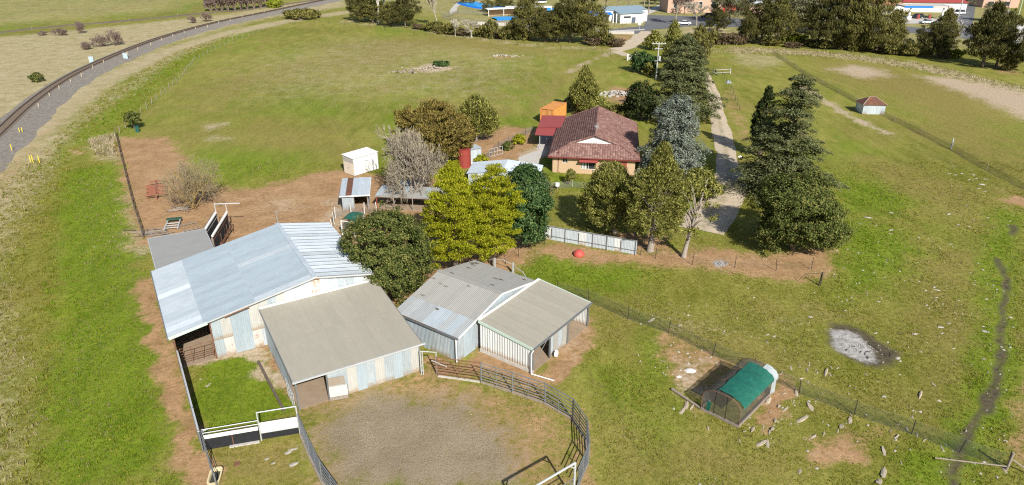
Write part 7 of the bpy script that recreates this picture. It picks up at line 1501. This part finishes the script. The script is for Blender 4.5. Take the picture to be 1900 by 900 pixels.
for i, (x, y, s) in enumerate(RK):
    p = G(x, y); o = mobj('rock', RM[i % 6], None, loc=(p.x, p.y, 0.0)); o.rotation_euler = (random.gauss(0, .15), random.gauss(0, .15), math.radians(58)+random.gauss(0, 0.35)); q = s*random.choice((0.45, 0.7, 0.85, 1.0, 1.1)); o.scale = (q*1.2, q*random.uniform(.7, 1.05), q*random.uniform(.45, .9))
    sz = 'large' if s > 0.48 else ('small' if s < 0.33 else 'medium')
    if x < 1300: wh = 'left of the hen run'
    elif y > 855: wh = 'at the bottom edge below the bare patch'
    elif x < 1385 and y > 750: wh = 'in front of the hen run door'
    elif y < 640: wh = 'on the grass beyond the netting fence'
    elif y < 718 and x < 1640: wh = 'between the burnt patch and the netting fence'
    elif x > 1640: wh = 'on the grass near the lower end of the netting fence'
    elif x < 1480: wh = 'on the bare soil right of the hen run'
    else: wh = 'between the hen run and the bare brown patch'
    tag(o, sz+' pale rock slab '+wh, 'rock', 'rocks scattered round the hen run')
RM2 = [rock_mesh(20+i, 1.0, 0.6, 0.3, M_wrock) for i in range(4)]
for i, (x, y, s) in enumerate(RW):
    p = G(x, y); o = mobj('rock', RM2[i % 4], None, loc=(p.x, p.y, 0.0)); o.rotation_euler = (0, 0, random.uniform(-.6, .6)); q = s*random.uniform(0.38, 0.62); o.scale = (q, q*random.uniform(.6, 1.), q*random.uniform(.5, .9))
    sz = 'large' if s > 0.55 else ('small' if s < 0.36 else 'medium')
    if y < 365: wh = 'in the scatter near the wire fence at the right'
    elif y < 450: wh = 'in the grass right of the large rounded evergreen'
    elif y < 560: wh = 'in the grass above the burnt patch'
    else: wh = 'in the grass beside the burnt patch'
    tag(o, sz+' whitish stone '+wh, 'rock', 'whitish stones in the right hand paddock')
def rubble(name, label, base, w, d, n, size, m, seed, hgt=0.8):
    t = thing(name, label, 'rubble pile', tuple(G(*base))); r_ = random.Random(seed); ms = [rock_mesh(seed+k, 1, 0.7, 0.6, m) for k in range(3)]
    for i in range(n):
        x, y = r_.gauss(0, w/2.6), r_.gauss(0, d/2.6); z = hgt*max(0, 1-math.hypot(x/w*1.8, y/d*1.8))*r_.random(); o = mobj('lump', ms[i % 3], t, loc=(x, y, z)); q = size*r_.uniform(.5, 1.3); o.scale = (q, q, q); o.rotation_euler = (r_.uniform(-.4, .4), r_.uniform(-.4, .4), r_.uniform(0, 6))
    return t
rubble('rubble_pile', 'pale rubble heap in the middle of the big paddock', (797, 128), 7, 2.6, 90, 0.30, M_rock, 40, 1.0)
rubble('log_heap', 'grey heap with stakes left of the pale rubble heap', (756, 134), 5, 1.6, 30, 0.4, M_timber, 44, 0.6)
conifer('low_green_mound', 'dark green weeds on top of the pale rubble heap', (818, 122), 114, 30, 50, L_deep, 40, 36, 0.5, z0=0.0, leaf=(0.2, 0.1), shape='none')
for p in ((738, 136), (767, 137)):
    t = thing('short_stake', 'short dark stake at the grey heap, '+('left end' if p[0] < 750 else 'right end'), 'stake', tuple(G(*p))); MB().tube((0, 0, 0), (0, 0, 1.1), 0.12, n=6).build('stake', M_dtimb, t)
rubble('rubble_pile', 'small white and pink brick heap at the far paddock', (936, 104), 5, 1.6, 40, 0.35, M_wrock, 48, 0.6)
rubble('rubble_pile', 'grey white spoil heap behind the house trees', (1146, 176), 5, 3, 90, 0.42, M_wrock, 52, 1.3)
rubble('ash_heap', 'grey white ash heap with charred sticks on the burnt patch', (1592, 645), 2.4, 1.5, 50, 0.06, plain('ash_lump', (0.42, 0.41, 0.40), 0.95, 0, 0.3, 3), 56, 0.16)
rubble('ash_heap', 'small grey ash heap under the thin cypress fence', (1338, 490), 1.1, 0.7, 30, 0.12, plain('ash_lump_dark', (0.26, 0.25, 0.25), 0.95, 0, 0.4, 3), 58, 0.2)
for i in range(14):
    p = G(1600+random.gauss(0, 28), 645+random.gauss(0, 14)); a = random.uniform(0, 3.1); l = random.uniform(0.1, 0.35)
    o = MB().tube((-l*math.cos(a), -l*math.sin(a), 0.06), (l*math.cos(a), l*math.sin(a), 0.10), 0.022, n=5).build('charred_stick', M_peg, None, loc=(p.x, p.y, 0)); tag(o, 'charred stick on the burnt ash patch', 'stick', 'charred sticks on the burnt patch')
for x, y, s in [(372, 704, .12), (385, 716, .2), (390, 712, .16), (397, 700, .1), (535, 840, .28), (540, 835, .22), (548, 833, .2), (495, 852, .2), (507, 860, .18), (545, 862, .35)]:
    p = G(x, y); o = mobj('rock', RM2[0], None, loc=(p.x, p.y, 0)); o.scale = (s, s, s*0.6); o.rotation_euler = (0, 0, 0.6); tag(o, 'small pale stone on the pen grass', 'rock', 'small pale stones in and below the pen')
dl = thing('drain_lid', 'small round dark drain cover in the grass below the pen', 'drain cover', tuple(G(440, 861))); MB().tube((0, 0, 0.0), (0, 0, 0.05), 0.22, n=14).build('lid', M_rustp, dl)

# ------------------------------------------------------------------ grass, as far as single tufts show
def scatter(n, poly_px, rg):
    pts = np.array([g2(*p) for p in poly_px]); lo, hi = pts.min(0), pts.max(0); out = []
    P = rg.uniform(lo, hi, (n, 2)); ins = np.zeros(n, bool); m = len(pts)
    for i in range(m):
        a, b = pts[i], pts[(i+1) % m]
        ins ^= ((a[1] > P[:, 1]) != (b[1] > P[:, 1])) & (P[:, 0] < (b[0]-a[0])*(P[:, 1]-a[1])/(b[1]-a[1]+1e-12)+a[0])
    return P[ins]
def in_rect(P, o, rz, x0, x1, y0, y1):
    d = P-np.array([o[0], o[1]]); c, s = math.cos(rz), math.sin(rz); lx = d[:, 0]*c+d[:, 1]*s; ly = -d[:, 0]*s+d[:, 1]*c
    return (lx > x0) & (lx < x1) & (ly > y0) & (ly < y1)
def built(P):
    b = in_rect(P, (-26.9, 46.0), RZ, 0, 17, 0.2, 22.7) | in_rect(P, (-26.9, 46.0), RZ, 7, 17, -10, 1) | in_rect(P, BO, BZ, -7, 0.2, 0, 11.1) | in_rect(P, BO, BZ, 0, 6.2, 2.3, 11.4) | in_rect(P, HO, HZ, -9.5, 6.2, 0.5, 20)
    b |= np.array([False])
    D = np.full(len(P), 1e9)
    for p in DP[::2]: D = np.minimum(D, np.hypot(P[:, 0]-p[0], P[:, 1]-p[1]))
    b |= D < 2.2
    return b
# fine litter of stones, chips and dung over the paddocks
def litter(name, label, n, poly, smin, smax, m, seed):
    rg = np.random.default_rng(seed); P = scatter(n, poly, rg); cl_ = np.sin(P[:, 0]*0.45+2*np.sin(P[:, 1]*0.21+seed))*np.sin(P[:, 1]*0.38+1.5*np.sin(P[:, 0]*0.27)); P = P[(~built(P)) & (rg.uniform(-1.0, 1.0, len(P)) < cl_*1.1-0.15)]; n = len(P); k = 5; t = np.linspace(0, 2*np.pi, k, endpoint=False); s = rg.uniform(smin, smax, n)*rg.uniform(0.4, 1, n); el = rg.uniform(0.35, 0.9, n); ro = rg.normal(0.9, 0.7, n)
    V = np.zeros((n, k+1, 3))
    for i in range(k):
        x = np.cos(t[i])*s*rg.uniform(0.7, 1.2, n); y = np.sin(t[i])*s*el*rg.uniform(0.7, 1.2, n); V[:, i, 0] = P[:, 0]+x*np.cos(ro)-y*np.sin(ro); V[:, i, 1] = P[:, 1]+x*np.sin(ro)+y*np.cos(ro); V[:, i, 2] = -0.01
    V[:, k, :2] = P; V[:, k, 2] = s*0.5+0.02
    F = np.array([[i, (i+1) % k, k] for i in range(k)]); me = npmesh(name, V.reshape(-1, 3), (F[None]+(np.arange(n)*(k+1))[:, None, None]).reshape(-1, 3)); o = mobj(name, me, None, m); tag(o, label, 'litter', kind='stuff')
litter('stone_litter', 'small pale stones and chips scattered over the right paddock', 2300, [(1150, 600), (1300, 560), (1560, 480), (1880, 380), (1900, 900), (1250, 900)], 0.05, 0.22, M_wrock, 71)
litter('stone_litter', 'small pale chips in the soil round the hen run', 420, [(1240, 660), (1420, 690), (1520, 740), (1440, 830), (1300, 790)], 0.04, 0.13, M_rock, 72)
litter('dung_litter', 'dark dung pats and clods scattered over the big paddock', 700, [(250, 250), (500, 100), (900, 90), (1120, 110), (960, 230), (700, 280), (420, 340)], 0.10, 0.22, M_dtimb, 73)
litter('yard_litter', 'small pale stones scattered over the round yard', 260, [(580, 760), (800, 710), (1040, 780), (1080, 900), (600, 900)], 0.03, 0.09, M_rock, 74)
litter('red_yard_litter', 'clods and chips scattered over the bare red yard', 500, [(230, 262), (300, 262), (400, 355), (640, 330), (630, 440), (420, 440), (270, 430)], 0.05, 0.15, M_timber, 75)
litter('bed_litter', 'bark and chips on the bare bed below the conifers', 700, [(940, 490), (1010, 455), (1200, 470), (1540, 460), (1540, 515), (1200, 500)], 0.04, 0.13, M_rock, 76)
def grass_field(name, label, P, h0, spread, blades, rg, hvar=0.5, tall=None, straw=0.0):
    Zw = zones(P); keep = np.clip(1-1.25*Zw[:, 0]-1.1*Zw[:, 1]-1.5*Zw[:, 4]-2*Zw[:, 5]-1.1*Zw[:, 6]-0.35*Zw[:, 7], 0.02, 1) > rg.uniform(0, 1, len(P)); keep &= ~built(P); P = P[keep]; Zw = Zw[keep]; n = len(P); k = blades
    lush, dry, worn = Zw[:, 2], Zw[:, 3], Zw[:, 7]; hgt = h0*(0.75+0.4*lush+0.9*dry*(tall or 0.5))*rg.uniform(1-hvar, 1+hvar, n)
    mixv = np.clip(rg.normal(0.52, 0.2, n), 0, 1)[:, None]
    c = np.array([0.10, 0.12, 0.011])*(1-mixv)+np.array([0.29, 0.26, 0.052])*mixv; cl = np.array([0.064, 0.13, 0.006])*(1-mixv)+np.array([0.195, 0.27, 0.018])*mixv; cd = np.array([0.20, 0.17, 0.065])*(1-mixv)+np.array([0.44, 0.37, 0.22])*mixv
    rs = rg.uniform(0, 1, n); c = np.where((rs < lush*0.7)[:, None], cl, c); c = np.where((rg.uniform(0, 1, n) < dry*0.8)[:, None], cd, c); c = np.where((rg.uniform(0, 1, n) < worn*0.45)[:, None], cd*0.72, c)
    c = np.where((rg.uniform(0, 1, n) < straw)[:, None], np.array([0.36, 0.30, 0.19])*(1-mixv)+np.array([0.58, 0.50, 0.36])*mixv, c)
    a = rg.uniform(0, 6.28, (n, k)); rr = rg.uniform(0.1, 1, (n, k))*spread; bx = P[:, 0:1]+np.cos(a)*rr; by = P[:, 1:2]+np.sin(a)*rr; a2 = rg.uniform(0, 6.28, (n, k)); w = min(h0*0.34, 0.042)*rg.uniform(0.6, 1.4, (n, k)); hh = hgt[:, None]*rg.uniform(0.6, 1.2, (n, k)); tl = rg.uniform(0.2, 0.9, (n, k))*hh
    V = np.zeros((n, k, 3, 3)); V[..., 0, 0] = bx-np.sin(a2)*w; V[..., 0, 1] = by+np.cos(a2)*w; V[..., 1, 0] = bx+np.sin(a2)*w; V[..., 1, 1] = by-np.cos(a2)*w; V[..., 2, 0] = bx+np.cos(a2)*tl; V[..., 2, 1] = by+np.sin(a2)*tl; V[..., 2, 2] = hh; V[..., :2, 2] = -0.02
    me = npmesh(name, V.reshape(-1, 3), np.arange(n*k*3).reshape(-1, 3)); col_ = np.repeat(np.c_[c, np.ones(n)], k*3, axis=0).astype(np.float32); at = me.attributes.new('blade_colour', 'FLOAT_COLOR', 'POINT'); at.data.foreach_set('color', col_.ravel())
    o = mobj(name, me, None, M_blade); tag(o, label, 'grass', kind='stuff'); return o
M_blade = bpy.data.materials.new('grass_blades'); M_blade.use_nodes = True; nt = M_blade.node_tree; nt.nodes.clear(); at_ = nn(nt, 'ShaderNodeAttribute', attribute_name='blade_colour'); d_ = nn(nt, 'ShaderNodeBsdfDiffuse'); t_ = nn(nt, 'ShaderNodeBsdfTranslucent'); x_ = nn(nt, 'ShaderNodeMixShader'); x_.inputs[0].default_value = 0.3; o_ = nn(nt, 'ShaderNodeOutputMaterial')
for s_ in (d_, t_): nt.links.new(at_.outputs['Color'], s_.inputs[0])
nt.links.new(d_.outputs[0], x_.inputs[1]); nt.links.new(t_.outputs[0], x_.inputs[2]); nt.links.new(x_.outputs[0], o_.inputs[0])
rg = np.random.default_rng(900)
grass_field('pasture_grass', 'short green and straw grass of the near paddocks', scatter(108000, [(-60, 910), (-60, 520), (1960, 520), (1960, 910)], rg), 0.10, 0.16, 3, rg)
grass_field('midfield_grass', 'short grass of the middle paddocks', scatter(70000, [(-60, 520), (-60, 300), (1960, 300), (1960, 520)], rg), 0.15, 0.26, 3, rg)
grass_field('rank_grass', 'long rank straw and green grass along the railway reserve', scatter(30000, [(-40, 910), (-60, 420), (20, 330), (90, 270), (210, 160), (330, 95), (440, 60), (360, 108), (300, 170), (235, 240), (190, 270), (135, 300), (105, 400), (105, 520), (90, 700), (80, 910)], rg), 0.24, 0.3, 8, rg, tall=0.6)
grass_field('dead_grass', 'tall dead grass clump beside the dark timber fence', scatter(900, [(165, 262), (212, 252), (225, 290), (180, 290)], rg), 0.42, 0.3, 12, rg, tall=1.0, straw=0.5)
grass_field('creek_bank_grass', 'tall straw grass along the creek bank', scatter(9000, [(1300, 86), (1500, 90), (1640, 104), (1760, 126), (1900, 160), (1900, 180), (1740, 138), (1600, 114), (1480, 104), (1300, 98)], rg), 0.30, 0.5, 7, rg, tall=0.8, straw=0.4)
grass_field('creek_edge_grass', 'tall straw grass along the far paddock edge', scatter(5000, [(640, 32), (760, 48), (900, 70), (1130, 90), (1130, 95), (900, 78), (760, 56), (640, 42)], rg), 0.28, 0.5, 6, rg, tall=0.8, straw=0.4)
